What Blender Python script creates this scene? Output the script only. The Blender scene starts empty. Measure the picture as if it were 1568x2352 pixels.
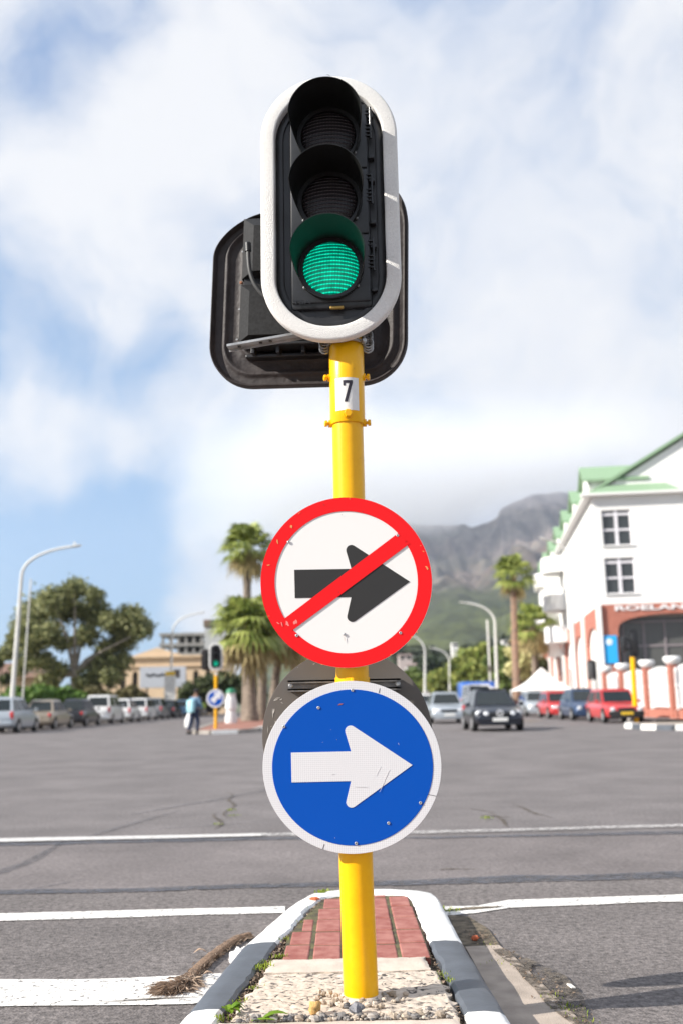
import bpy, math, random
import numpy as np
from mathutils import Vector, Matrix, noise, geometry

random.seed(7)
RNG = np.random.default_rng(7)
PI = math.pi
rad = math.radians
scene = bpy.context.scene
col = scene.collection

# ------------------------------------------------------------------ camera
CAM_Z = 1.08
PITCH = math.atan(436 / 2287)
ROLL = rad(1.1)
Fv = Vector((0, math.cos(PITCH), math.sin(PITCH)))
U0 = Vector((0, -math.sin(PITCH), math.cos(PITCH)))
R0 = Vector((1, 0, 0))
Rv = R0 * math.cos(ROLL) - U0 * math.sin(ROLL)
Uv = U0 * math.cos(ROLL) + R0 * math.sin(ROLL)
cam_d = bpy.data.cameras.new("camera")
cam = bpy.data.objects.new("camera", cam_d)
col.objects.link(cam)
cam.matrix_world = Matrix(((Rv.x, Uv.x, -Fv.x, 0), (Rv.y, Uv.y, -Fv.y, 0), (Rv.z, Uv.z, -Fv.z, CAM_Z), (0, 0, 0, 1)))
cam_d.sensor_fit = 'HORIZONTAL'
cam_d.sensor_width = 24.0
cam_d.lens = 35.0
cam_d.clip_start = 0.05
cam_d.clip_end = 30000
cam_d.dof.use_dof = True
cam_d.dof.focus_distance = 3.47
cam_d.dof.aperture_fstop = 2.3
scene.camera = cam

# ------------------------------------------------------------------ sky, sun, exposure
SUN = Vector((-1.58, -0.54, 1.0)).normalized()
sun_el = math.asin(SUN.z)
sun_az = math.atan2(SUN.x, SUN.y)
world = bpy.data.worlds.new("World")
scene.world = world
world.use_nodes = True
NT = world.node_tree
NT.nodes.clear()
def wn(t, **k):
    n = NT.nodes.new(t)
    for a, b in k.items():
        setattr(n, a, b)
    return n
def wl(a, b):
    NT.links.new(a, b)
def wm(op, a, b=None, c=None, clamp=False):
    n = wn('ShaderNodeMath', operation=op, use_clamp=clamp)
    for i, v in enumerate((a, b, c)):
        if v is None:
            continue
        if isinstance(v, (int, float)):
            n.inputs[i].default_value = v
        else:
            wl(v, n.inputs[i])
    return n.outputs[0]
def ray(x, y):
    return Fv + Rv * ((x - 784) / 2287) + Uv * ((1176 - y) / 2287)
sky = wn('ShaderNodeTexSky', sky_type='NISHITA', sun_disc=False)
sky.sun_elevation = sun_el
sky.sun_rotation = sun_az
sky.air_density = 1.0
sky.dust_density = 0.2
sky.ozone_density = 1.6
tc = wn('ShaderNodeTexCoord')
w1 = wn('ShaderNodeTexNoise')
w1.inputs['Scale'].default_value = 4.5
w1.inputs['Detail'].default_value = 5
w1.inputs['Roughness'].default_value = 0.52
wl(tc.outputs['Generated'], w1.inputs['Vector'])
sub = wn('ShaderNodeVectorMath', operation='SUBTRACT')
wl(w1.outputs['Color'], sub.inputs[0])
sub.inputs[1].default_value = (0.5, 0.5, 0.5)
scl = wn('ShaderNodeVectorMath', operation='SCALE')
wl(sub.outputs[0], scl.inputs[0])
scl.inputs['Scale'].default_value = 0.20
add = wn('ShaderNodeVectorMath', operation='ADD')
wl(tc.outputs['Generated'], add.inputs[0])
wl(scl.outputs[0], add.inputs[1])
nrm = wn('ShaderNodeVectorMath', operation='NORMALIZE')
wl(add.outputs[0], nrm.inputs[0])
# (x, y, radius_px, weight): directions where the cloud cover opens (negative) or closes (positive)
OPEN = [(190, 190, 150, -.7), (30, 310, 130, -.7), (430, 480, 80, -.3), (50, 590, 200, -1.05), (30, 790, 240, -1.0),
        (300, 740, 120, -.5), (200, 890, 190, -.8), (330, 870, 130, -.5), (90, 1150, 200, -.8), (330, 1150, 200, -.48),
        (500, 1070, 150, -.36), (90, 1330, 260, -1.0), (330, 1300, 230, -.95), (620, 1230, 120, -.45), (40, 1480, 260, -.75),
        (270, 1430, 180, -.7), (1230, 180, 260, -.30), (1130, 240, 140, -.16), (1420, 70, 200, -.16), (640, 60, 180, -.24),
        (330, 50, 110, -.12), (1180, 760, 120, .1), (890, 1000, 120, -.13), (1330, 560, 150, -.12), (600, 1120, 120, -.30),
        (110, 500, 90, .35), (200, 420, 230, .85), (330, 630, 150, 1.0), (140, 690, 120, 1.3), (70, 1030, 130, 1.5), (260, 1030, 130, 1.5),
        (430, 960, 140, .9), (470, 1370, 130, 1.25), (560, 1320, 110, .8), (400, 1395, 80, .6), (250, 770, 90, 1.0), (60, 860, 90, 1.0),
        (1400, 350, 330, .34), (1300, 880, 420, .46), (780, 300, 260, .20), (480, 240, 170, .22), (880, 1120, 260, .45), (1150, 1100, 260, .5),
        (540, 1430, 120, .5), (230, 60, 80, .16)]
acc = None
for (bx, by, br, bw) in OPEN:
    d = ray(bx, by).normalized()
    dn = wn('ShaderNodeVectorMath', operation='DISTANCE')
    wl(nrm.outputs[0], dn.inputs[0])
    dn.inputs[1].default_value = d
    r = br / 2287.0 * 0.94
    q = wm('DIVIDE', dn.outputs['Value'], r)
    q = wm('MULTIPLY', q, q)
    q = wm('MULTIPLY', q, -0.9)
    g = wm('MULTIPLY', wm('EXPONENT', q), 0.72)
    acc = wm('MULTIPLY_ADD', g, bw, acc if acc is not None else 0.0)
w2 = wn('ShaderNodeTexNoise')
w2.inputs['Scale'].default_value = 7.5
w2.inputs['Detail'].default_value = 9
w2.inputs['Roughness'].default_value = 0.55
w2.inputs['Distortion'].default_value = 0.25
wl(nrm.outputs[0], w2.inputs['Vector'])
cov = wm('ADD', acc, wm('MULTIPLY_ADD', wm('SUBTRACT', w2.outputs['Fac'], 0.5), 3.6, 0.62))
mr = wn('ShaderNodeMapRange', interpolation_type='SMOOTHSTEP')
mr.inputs['From Min'].default_value = -0.75
mr.inputs['From Max'].default_value = 1.2
mr.inputs['To Min'].default_value = 0.06
wl(cov, mr.inputs['Value'])
# cloud brightness varies between lit white and pale lavender grey
w3 = wn('ShaderNodeTexNoise')
w3.inputs['Scale'].default_value = 4.0
w3.inputs['Detail'].default_value = 6
wl(nrm.outputs[0], w3.inputs['Vector'])
cr = wn('ShaderNodeValToRGB')
cr.color_ramp.elements[0].position = 0.38
cr.color_ramp.elements[0].color = (0.68, 0.755, 0.90, 1)
cr.color_ramp.elements[1].position = 0.55
cr.color_ramp.elements[1].color = (0.96, 0.97, 1.0, 1)
wl(w3.outputs['Fac'], cr.inputs['Fac'])
CLOUD_LEVEL = 4.95
cs = wn('ShaderNodeVectorMath', operation='SCALE')
wl(cr.outputs['Color'], cs.inputs[0])
cs.inputs['Scale'].default_value = CLOUD_LEVEL
skm = wn('ShaderNodeMix', data_type='RGBA', blend_type='MULTIPLY')
skm.inputs['Factor'].default_value = 1.0
wl(sky.outputs['Color'], skm.inputs['A'])
skm.inputs['B'].default_value = (0.55, 0.66, 0.85, 1)
sepz = wn('ShaderNodeSeparateXYZ')
wl(tc.outputs['Generated'], sepz.inputs[0])
el = wn('ShaderNodeValToRGB')
el.color_ramp.elements[0].position = 0.0
el.color_ramp.elements[0].color = (0.32, 0.52, 0.74, 1)
el.color_ramp.elements[1].position = 0.55
el.color_ramp.elements[1].color = (0.135, 0.30, 0.60, 1)
e_ = el.color_ramp.elements.new(0.15)
e_.color = (0.255, 0.485, 0.77, 1)
e_ = el.color_ramp.elements.new(0.30)
e_.color = (0.175, 0.395, 0.70, 1)
wl(sepz.outputs['Z'], el.inputs['Fac'])
els = wn('ShaderNodeVectorMath', operation='SCALE')
wl(el.outputs['Color'], els.inputs[0])
els.inputs['Scale'].default_value = 5.6
clr = wn('ShaderNodeMix', data_type='RGBA')
clr.inputs['Factor'].default_value = 0.82
wl(skm.outputs['Result'], clr.inputs['A'])
wl(els.outputs[0], clr.inputs['B'])
mx = wn('ShaderNodeMix', data_type='RGBA')
wl(mr.outputs['Result'], mx.inputs['Factor'])
wl(clr.outputs['Result'], mx.inputs['A'])
wl(cs.outputs[0], mx.inputs['B'])
bg = wn('ShaderNodeBackground')
bg.inputs['Strength'].default_value = 0.10
wl(mx.outputs['Result'], bg.inputs['Color'])
wo = wn('ShaderNodeOutputWorld')
wl(bg.outputs[0], wo.inputs['Surface'])
world.cycles.sampling_method = 'MANUAL'
world.cycles.sample_map_resolution = 512

sl = bpy.data.lights.new("sun", 'SUN')
sl.energy = 4.2
sl.angle = rad(0.53)
sl.color = (1.0, 0.95, 0.87)
so = bpy.data.objects.new("sun", sl)
so.rotation_euler = SUN.to_track_quat('Z', 'Y').to_euler()
so.location = (-20, -12, 30)
col.objects.link(so)
scene.view_settings.view_transform = 'Standard'
scene.view_settings.look = 'None'
scene.view_settings.gamma = 1.0
scene.view_settings.exposure = 0.95
scene.cycles.max_bounces = 6
scene.cycles.diffuse_bounces = 3
scene.cycles.glossy_bounces = 3
scene.cycles.transmission_bounces = 4
scene.cycles.volume_bounces = 3
scene.cycles.transparent_max_bounces = 8
scene.cycles.use_denoising = True

# ------------------------------------------------------------------ helpers
def atY(x, y, Y):
    v = ray(x, y)
    t = Y / v.y
    return Vector((t * v.x, Y, CAM_Z + t * v.z))
def atZ(x, y, z=0.0):
    v = ray(x, y)
    t = (z - CAM_Z) / v.z
    return Vector((t * v.x, t * v.y, z))

def mat(name, color, rough=0.6, metal=0.0, var=0.0, scale=5.0, bump=0.0, bscale=None, color2=None, detail=6, spec=0.5,
        dist=0.01, coat=0.0, lo=0.35, hi=0.65, stretch=None):
    m = bpy.data.materials.new(name)
    m.use_nodes = True
    nt = m.node_tree
    b = nt.nodes['Principled BSDF']
    b.inputs['Base Color'].default_value = (*color, 1)
    b.inputs['Roughness'].default_value = rough
    b.inputs['Metallic'].default_value = metal
    b.inputs['Specular IOR Level'].default_value = spec
    b.inputs['Coat Weight'].default_value = coat
    t = nt.nodes.new('ShaderNodeTexCoord')
    src = t.outputs['Object']
    if stretch:
        mp = nt.nodes.new('ShaderNodeMapping')
        mp.inputs['Scale'].default_value = stretch
        nt.links.new(src, mp.inputs['Vector'])
        src = mp.outputs['Vector']
    if var > 0 or color2:
        n = nt.nodes.new('ShaderNodeTexNoise')
        n.inputs['Scale'].default_value = scale
        n.inputs['Detail'].default_value = detail
        nt.links.new(src, n.inputs['Vector'])
        r = nt.nodes.new('ShaderNodeValToRGB')
        r.color_ramp.elements[0].position = lo
        r.color_ramp.elements[1].position = hi
        c2 = color2 if color2 else tuple(min(1, c * (1 + var)) for c in color)
        c1 = color if color2 else tuple(c * (1 - var) for c in color)
        r.color_ramp.elements[0].color = (*c1, 1)
        r.color_ramp.elements[1].color = (*c2, 1)
        nt.links.new(n.outputs['Fac'], r.inputs['Fac'])
        nt.links.new(r.outputs['Color'], b.inputs['Base Color'])
    if bump > 0:
        n2 = nt.nodes.new('ShaderNodeTexNoise')
        n2.inputs['Scale'].default_value = bscale or scale * 4
        n2.inputs['Detail'].default_value = 5
        nt.links.new(src, n2.inputs['Vector'])
        bp = nt.nodes.new('ShaderNodeBump')
        bp.inputs['Strength'].default_value = bump
        bp.inputs['Distance'].default_value = dist
        nt.links.new(n2.outputs['Fac'], bp.inputs['Height'])
        nt.links.new(bp.outputs['Normal'], b.inputs['Normal'])
    return m

def leafmat(name, c1, c2, rough=0.55, trans=0.25):
    m = bpy.data.materials.new(name)
    m.use_nodes = True
    nt = m.node_tree
    b = nt.nodes['Principled BSDF']
    g = nt.nodes.new('ShaderNodeNewGeometry')
    r = nt.nodes.new('ShaderNodeValToRGB')
    r.color_ramp.elements[0].color = (*c1, 1)
    r.color_ramp.elements[1].color = (*c2, 1)
    nt.links.new(g.outputs['Random Per Island'], r.inputs['Fac'])
    nt.links.new(r.outputs['Color'], b.inputs['Base Color'])
    b.inputs['Roughness'].default_value = rough
    b.inputs['Specular IOR Level'].default_value = 0.3
    tr = nt.nodes.new('ShaderNodeBsdfTranslucent')
    nt.links.new(r.outputs['Color'], tr.inputs['Color'])
    ms = nt.nodes.new('ShaderNodeMixShader')
    ms.inputs[0].default_value = trans
    nt.links.new(b.outputs[0], ms.inputs[1])
    nt.links.new(tr.outputs[0], ms.inputs[2])
    nt.links.new(ms.outputs[0], nt.nodes['Material Output'].inputs['Surface'])
    return m

def Rz(a):
    return Matrix.Rotation(a, 4, 'Z')

class MB:
    def __init__(s):
        s.v = []
        s.f = []
    def add(s, vs, fs, M=None):
        o = len(s.v)
        if M is not None:
            vs = [M @ Vector(p) for p in vs]
        s.v += [tuple(p) for p in vs]
        s.f += [tuple(i + o for i in f) for f in fs]
        return s
    def box(s, c, size, M=None, bev=0.0):
        x, y, z = size[0] / 2, size[1] / 2, size[2] / 2
        if bev <= 0:
            vs = [(c[0] + i * x, c[1] + j * y, c[2] + k * z) for i in (-1, 1) for j in (-1, 1) for k in (-1, 1)]
            fs = [(0, 1, 3, 2), (4, 6, 7, 5), (0, 4, 5, 1), (2, 3, 7, 6), (0, 2, 6, 4), (1, 5, 7, 3)]
            return s.add(vs, fs, M)
        b = min(bev, x * .9, y * .9, z * .9)
        vs = []
        fs = []
        rings = [(z, b), (z - b * .3, b * .3), (z - b, 0), (-z + b, 0), (-z + b * .3, b * .3), (-z, b)]
        for (zz, ins) in rings:
            X, Y = x - ins, y - ins
            bb = b
            for (sx, sy) in ((1, 1), (-1, 1), (-1, -1), (1, -1)):
                cx, cy = sx * (x - bb), sy * (y - bb)
                a0 = {(1, 1): 0, (-1, 1): PI / 2, (-1, -1): PI, (1, -1): 1.5 * PI}[(sx, sy)]
                for k in range(3):
                    a = a0 + k * PI / 4
                    rr = bb - ins
                    vs.append((c[0] + cx + rr * math.cos(a), c[1] + cy + rr * math.sin(a), c[2] + zz))
        for r in range(5):
            for k in range(12):
                a, b2 = r * 12 + k, r * 12 + (k + 1) % 12
                fs.append((a, a + 12, b2 + 12, b2))
        fs.append(tuple(range(12)))
        fs.append(tuple(range(71, 59, -1)))
        return s.add(vs, fs, M)
    def tube(s, pts, rs, n=12, caps=True, M=None, squash=1.0):
        pts = [Vector(p) for p in pts]
        if isinstance(rs, (int, float)):
            rs = [rs] * len(pts)
        vs, fs = [], []
        up = Vector((0, 0, 1))
        t0 = (pts[1] - pts[0]).normalized()
        if abs(t0.dot(up)) > 0.9:
            up = Vector((0, 1, 0))
        a = t0.cross(up).normalized()
        for i, p in enumerate(pts):
            if i == 0:
                t = t0
            elif i == len(pts) - 1:
                t = (pts[i] - pts[i - 1]).normalized()
            else:
                t = ((pts[i] - pts[i - 1]).normalized() + (pts[i + 1] - pts[i]).normalized()).normalized()
            a = (a - t * a.dot(t)).normalized()
            b = t.cross(a)
            for k in range(n):
                an = 2 * PI * k / n
                vs.append(p + (a * math.cos(an) + b * math.sin(an) * squash) * rs[i])
        for i in range(len(pts) - 1):
            for k in range(n):
                k2 = (k + 1) % n
                fs.append((i * n + k, i * n + k2, (i + 1) * n + k2, (i + 1) * n + k))
        if caps:
            fs.append(tuple(range(n - 1, -1, -1)))
            fs.append(tuple(range((len(pts) - 1) * n, len(pts) * n)))
        return s.add(vs, fs, M)
    def cyl(s, p0, p1, r, n=16, r2=None, M=None):
        return s.tube([p0, p1], [r, r if r2 is None else r2], n, True, M)
    def lathe(s, prof, n=24, M=None, c=(0, 0, 0)):
        vs, fs = [], []
        for (r, z) in prof:
            for k in range(n):
                a = 2 * PI * k / n
                vs.append((c[0] + r * math.cos(a), c[1] + r * math.sin(a), c[2] + z))
        for i in range(len(prof) - 1):
            for k in range(n):
                k2 = (k + 1) % n
                fs.append((i * n + k, i * n + k2, (i + 1) * n + k2, (i + 1) * n + k))
        fs.append(tuple(range(n - 1, -1, -1)))
        fs.append(tuple(range((len(prof) - 1) * n, len(prof) * n)))
        return s.add(vs, fs, M)
    def prism(s, loops, t, M=None):
        """loops[0] outer, others holes: 2-D (x, z) polygons; thickness t along +y from y=0"""
        flat = [p for l in loops for p in l]
        tris = geometry.tessellate_polygon([[Vector((p[0], p[1], 0)) for p in l] for l in loops])
        n = len(flat)
        vs = [(p[0], 0, p[1]) for p in flat] + [(p[0], t, p[1]) for p in flat]
        fs = [tuple(tr) for tr in tris] + [tuple(i + n for i in reversed(tr)) for tr in tris]
        o = 0
        for l in loops:
            m = len(l)
            for i in range(m):
                j = (i + 1) % m
                fs.append((o + i, o + j, o + j + n, o + i + n))
            o += m
        return s.add(vs, fs, M)
    def loft(s, rings, closed=True, cap=True, M=None):
        n = len(rings[0])
        vs = [p for r in rings for p in r]
        fs = []
        for i in range(len(rings) - 1):
            for k in range(n if closed else n - 1):
                k2 = (k + 1) % n
                fs.append((i * n + k, i * n + k2, (i + 1) * n + k2, (i + 1) * n + k))
        if cap:
            fs.append(tuple(range(n - 1, -1, -1)))
            fs.append(tuple(range((len(rings) - 1) * n, len(rings) * n)))
        return s.add(vs, fs, M)

def obj(name, mb, m, parent=None, loc=None, rot=None, smooth=False, label=None, world=False, sharp=35, kind=None):
    me = bpy.data.meshes.new(name)
    if isinstance(mb, MB):
        me.from_pydata(mb.v, [], mb.f)
    else:
        me.from_pydata(mb[0], [], mb[1])
    if m is not None:
        me.materials.append(m)
    # consistent outward normals
    import bmesh
    if len(me.polygons) < 6000:
        bm = bmesh.new()
        bm.from_mesh(me)
        bmesh.ops.recalc_face_normals(bm, faces=bm.faces)
        bm.to_mesh(me)
        bm.free()
    if smooth:
        me.polygons.foreach_set('use_smooth', [True] * len(me.polygons))
        try:
            me.set_sharp_from_angle(angle=rad(sharp))
        except Exception:
            pass
    me.update()
    o = bpy.data.objects.new(name, me)
    col.objects.link(o)
    if parent is not None:
        o.parent = parent
        if world and parent.parent is None:
            o.location = -Vector(parent.location)
    if loc is not None:
        o.location = loc
    if rot is not None:
        o.rotation_euler = rot
    if label:
        o['label'] = label
    if kind:
        o['kind'] = kind
    return o

def thing(name, label, cat, loc=(0, 0, 0), rz=0.0, group=None, rot=None):
    o = bpy.data.objects.new(name, None)
    o.empty_display_size = 0.1
    col.objects.link(o)
    o.location = loc
    o.rotation_euler = rot if rot else (0, 0, rz)
    o['label'] = label
    o['category'] = cat
    if group:
        o['group'] = group
    return o
def tag(o, label, cat, group=None):
    o['label'] = label
    o['category'] = cat
    if group:
        o['group'] = group
    return o
def struct(name, mb, m, label=None, smooth=False, kind='structure'):
    o = obj(name, mb, m, smooth=smooth)
    o['kind'] = kind
    if label:
        o['label'] = label
    return o

def circle(cx, cz, r, n=48, rz=None, a0=0.0):
    rz = r if rz is None else rz
    return [(cx + r * math.cos(a0 + 2 * PI * k / n), cz + rz * math.sin(a0 + 2 * PI * k / n)) for k in range(n)]
def rrect(hw, hh, r, n=10, cx=0, cz=0):
    pts = []
    for (sx, sz, a0) in ((1, 1, 0), (-1, 1, PI / 2), (-1, -1, PI), (1, -1, 1.5 * PI)):
        for k in range(n + 1):
            a = a0 + k * PI / 2 / n
            pts.append((cx + sx * (hw - r) + r * math.cos(a), cz + sz * (hh - r) + r * math.sin(a)))
    return pts
def text_mb(body, size, depth, bold=0.0):
    cu = bpy.data.curves.new("lettering", 'FONT')
    cu.body = body
    cu.size = size
    cu.extrude = depth / 2
    cu.offset = bold
    cu.resolution_u = 3
    ob = bpy.data.objects.new("lettering_source", cu)
    col.objects.link(ob)
    dg = bpy.context.evaluated_depsgraph_get()
    me = bpy.data.meshes.new_from_object(ob.evaluated_get(dg))
    mb = MB()
    mb.add([(v.co.x, -v.co.z, v.co.y) for v in me.vertices], [tuple(p.vertices) for p in me.polygons])
    bpy.data.objects.remove(ob)
    bpy.data.curves.remove(cu)
    bpy.data.meshes.remove(me)
    return mb
# ------------------------------------------------------------------ materials
def asphalt(name, base, stones=(0.30, 0.28, 0.265), dark=0.65):
    m = bpy.data.materials.new(name)
    m.use_nodes = True
    nt = m.node_tree
    L = nt.links.new
    b = nt.nodes['Principled BSDF']
    b.inputs['Roughness'].default_value = 0.85
    b.inputs['Specular IOR Level'].default_value = 0.35
    t = nt.nodes.new('ShaderNodeTexCoord')
    big = nt.nodes.new('ShaderNodeTexNoise'); big.inputs['Scale'].default_value = 0.9; big.inputs['Detail'].default_value = 8
    big.inputs['Roughness'].default_value = 0.65
    mid = nt.nodes.new('ShaderNodeTexNoise'); mid.inputs['Scale'].default_value = 34; mid.inputs['Detail'].default_value = 6
    mid.inputs['Roughness'].default_value = 0.8
    vor = nt.nodes.new('ShaderNodeTexVoronoi'); vor.inputs['Scale'].default_value = 95
    v2 = nt.nodes.new('ShaderNodeTexVoronoi'); v2.inputs['Scale'].default_value = 26
    for n in (big, mid, vor, v2):
        L(t.outputs['Object'], n.inputs['Vector'])
    r1 = nt.nodes.new('ShaderNodeValToRGB')
    r1.color_ramp.elements[0].position = 0.30; r1.color_ramp.elements[1].position = 0.72
    r1.color_ramp.elements[0].color = (*[c * 0.74 for c in base], 1)
    r1.color_ramp.elements[1].color = (*[c * 1.22 for c in base], 1)
    L(big.outputs['Fac'], r1.inputs['Fac'])
    r2 = nt.nodes.new('ShaderNodeValToRGB')
    r2.color_ramp.elements[0].position = 0.36; r2.color_ramp.elements[1].position = 0.64
    r2.color_ramp.elements[0].color = (dark, dark, dark, 1)
    r2.color_ramp.elements[1].color = (1.5, 1.5, 1.5, 1)
    L(mid.outputs['Fac'], r2.inputs['Fac'])
    mm = nt.nodes.new('ShaderNodeMix'); mm.data_type = 'RGBA'; mm.blend_type = 'MULTIPLY'; mm.inputs['Factor'].default_value = 1
    L(r1.outputs['Color'], mm.inputs['A']); L(r2.outputs['Color'], mm.inputs['B'])
    st = nt.nodes.new('ShaderNodeMapRange'); st.inputs['From Min'].default_value = 0.12; st.inputs['From Max'].default_value = 0.05
    L(v2.outputs['Distance'], st.inputs['Value'])
    stf = nt.nodes.new('ShaderNodeMath'); stf.operation = 'MULTIPLY'; L(st.outputs[0], stf.inputs[0])
    sel = nt.nodes.new('ShaderNodeMath'); sel.operation = 'GREATER_THAN'; sel.inputs[1].default_value = 0.55
    sx = nt.nodes.new('ShaderNodeSeparateColor'); L(v2.outputs['Color'], sx.inputs[0]); L(sx.outputs[0], sel.inputs[0])
    L(sel.outputs[0], stf.inputs[1])
    m2 = nt.nodes.new('ShaderNodeMix'); m2.data_type = 'RGBA'
    L(stf.outputs[0], m2.inputs['Factor']); L(mm.outputs['Result'], m2.inputs['A']); m2.inputs['B'].default_value = (*stones, 1)
    L(m2.outputs['Result'], b.inputs['Base Color'])
    bp = nt.nodes.new('ShaderNodeBump'); bp.inputs['Strength'].default_value = 0.55; bp.inputs['Distance'].default_value = 0.005
    ad = nt.nodes.new('ShaderNodeMath'); ad.operation = 'ADD'
    L(vor.outputs['Distance'], ad.inputs[0]); L(mid.outputs['Fac'], ad.inputs[1]); L(ad.outputs[0], bp.inputs['Height'])
    L(bp.outputs['Normal'], b.inputs['Normal'])
    return m

def chips(m, c, scale=45, lo=.30, hi=.34):
    nt = m.node_tree; b = nt.nodes['Principled BSDF']; L = nt.links.new
    t = nt.nodes.new('ShaderNodeTexCoord'); n = nt.nodes.new('ShaderNodeTexNoise'); n.inputs['Scale'].default_value = scale
    n.inputs['Detail'].default_value = 9; n.inputs['Roughness'].default_value = .72; L(t.outputs['Object'], n.inputs['Vector'])
    r = nt.nodes.new('ShaderNodeMapRange'); r.inputs['From Min'].default_value = lo; r.inputs['From Max'].default_value = hi; L(n.outputs['Fac'], r.inputs['Value'])
    x = nt.nodes.new('ShaderNodeMix'); x.data_type = 'RGBA'; x.inputs['A'].default_value = (*c, 1)
    x.inputs['B'].default_value = b.inputs['Base Color'].default_value[:]
    if b.inputs['Base Color'].is_linked:
        L(b.inputs['Base Color'].links[0].from_socket, x.inputs['B'])
    L(r.outputs[0], x.inputs['Factor']); L(x.outputs['Result'], b.inputs['Base Color'])
    return m

def alpha_worn(m, scale=30, lo=0.42, hi=0.5, keep=1.0):
    """paint worn through by noise: the road shows through the gaps"""
    nt = m.node_tree
    b = nt.nodes['Principled BSDF']
    t = nt.nodes.new('ShaderNodeTexCoord')
    n = nt.nodes.new('ShaderNodeTexNoise'); n.inputs['Scale'].default_value = scale; n.inputs['Detail'].default_value = 8
    n.inputs['Roughness'].default_value = 0.7
    nt.links.new(t.outputs['Object'], n.inputs['Vector'])
    r = nt.nodes.new('ShaderNodeMapRange'); r.inputs['From Min'].default_value = lo; r.inputs['From Max'].default_value = hi
    r.inputs['To Max'].default_value = keep
    nt.links.new(n.outputs['Fac'], r.inputs['Value'])
    nt.links.new(r.outputs[0], b.inputs['Alpha'])
    return m

M_ROAD = asphalt('asphalt', (0.152, 0.137, 0.135))
M_ROAD2 = asphalt('asphalt_resurfaced', (0.152, 0.134, 0.131), dark=0.75)
M_ROADN = asphalt('asphalt_coarse', (0.160, 0.142, 0.136), (.34, .31, .28), dark=0.42)
M_TAR = mat('tar_seal', (0.085, 0.088, 0.105), 0.6, var=0.3, scale=9, bump=0.2)
alpha_worn(M_TAR, 14, 0.34, 0.54, 0.75)
M_LINE = alpha_worn(mat('road_paint', (0.76, 0.735, 0.70), 0.75, var=0.12, scale=22, bump=0.3, bscale=140, dist=0.004), 42, 0.37, 0.46, .97)
M_LINE2 = alpha_worn(mat('worn_road_paint', (0.60, 0.58, 0.56), 0.75, var=0.12, scale=22), 30, 0.30, 0.44, .95)
M_TARF = mat('old_tar_seal', (0.085, 0.085, 0.095), 0.7, var=0.3, scale=9)
alpha_worn(M_TARF, 16, 0.34, 0.60, 0.5)
M_LINEF = alpha_worn(mat('faded_road_paint', (0.62, 0.60, 0.58), 0.7, var=0.10, scale=14), 26, 0.36, 0.62, 0.75)
M_YLINE = alpha_worn(mat('yellow_road_paint', (0.55, 0.36, 0.10), 0.7), 26, 0.36, 0.62, 0.7)
M_KERBW = mat('kerb_white_paint', (0.80, 0.79, 0.76), 0.55, var=0.05, scale=6, bump=0.35, bscale=45, dist=0.004)
M_KERBG = mat('kerb_grey_paint', (0.085, 0.095, 0.112), 0.5, var=0.14, scale=9, bump=0.3, bscale=60, dist=0.003)
chips(M_KERBW, (.30, .27, .24), 26, .29, .34)
chips(M_KERBG, (.26, .25, .24), 30, .28, .34)
M_DIRT = mat('gap_soil', (0.05, 0.04, 0.028), 0.95, color2=(0.20, 0.16, 0.11), scale=22, bump=0.8, bscale=90, dist=0.01)
M_DIRTW = alpha_worn(mat('worn_soil', (0.06, 0.05, 0.04), 0.95, color2=(0.17, 0.14, 0.11), scale=40, bump=0.8, bscale=110, dist=0.01), 24, 0.42, 0.56, 0.95)
M_CONC = mat('pale_concrete', (0.56, 0.48, 0.405), 0.85, var=0.10, scale=14, bump=0.4, bscale=120, dist=0.004)
M_CONCD = mat('gutter_concrete', (0.36, 0.30, 0.25), 0.85, var=0.16, scale=10, bump=0.5, bscale=160, dist=0.004)
M_PAVE = mat('clay_paver', (0.27, 0.083, 0.066), 0.85, color2=(0.38, 0.16, 0.13), scale=16, bump=0.5, bscale=70, dist=0.003)
M_PLAIN = mat('plain_ground', (0.17, 0.17, 0.13), 0.95, color2=(0.10, 0.13, 0.06), scale=0.08)

def roughconc():
    m = mat('exposed_aggregate_concrete', (0.54, 0.47, 0.40), 0.9)
    nt = m.node_tree; L = nt.links.new
    b = nt.nodes['Principled BSDF']
    t = nt.nodes.new('ShaderNodeTexCoord')
    mp = nt.nodes.new('ShaderNodeMapping'); mp.inputs['Scale'].default_value = (1.0, 1.3, 1.0); mp.inputs['Rotation'].default_value = (0, 0, 0.4)
    L(t.outputs['Object'], mp.inputs['Vector'])
    n = nt.nodes.new('ShaderNodeTexNoise'); n.inputs['Scale'].default_value = 34; n.inputs['Detail'].default_value = 5; n.inputs['Roughness'].default_value = 0.55
    n.inputs['Distortion'].default_value = 0.8
    L(mp.outputs[0], n.inputs['Vector'])
    v = nt.nodes.new('ShaderNodeTexVoronoi'); v.inputs['Scale'].default_value = 42
    L(mp.outputs[0], v.inputs['Vector'])
    r = nt.nodes.new('ShaderNodeValToRGB')
    e = r.color_ramp.elements
    e[0].position = 0.395; e[0].color = (0.07, 0.06, 0.055, 1)
    e[1].position = 0.415; e[1].color = (0.34, 0.29, 0.24, 1)
    x = e.new(0.46); x.color = (0.52, 0.44, 0.36, 1)
    x = e.new(0.70); x.color = (0.63, 0.54, 0.455, 1)
    L(n.outputs['Fac'], r.inputs['Fac'])
    L(r.outputs['Color'], b.inputs['Base Color'])
    bp = nt.nodes.new('ShaderNodeBump'); bp.inputs['Strength'].default_value = 0.8; bp.inputs['Distance'].default_value = 0.006
    L(n.outputs['Fac'], bp.inputs['Height']); L(bp.outputs['Normal'], b.inputs['Normal'])
    return m
M_ROUGH = roughconc()

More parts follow.
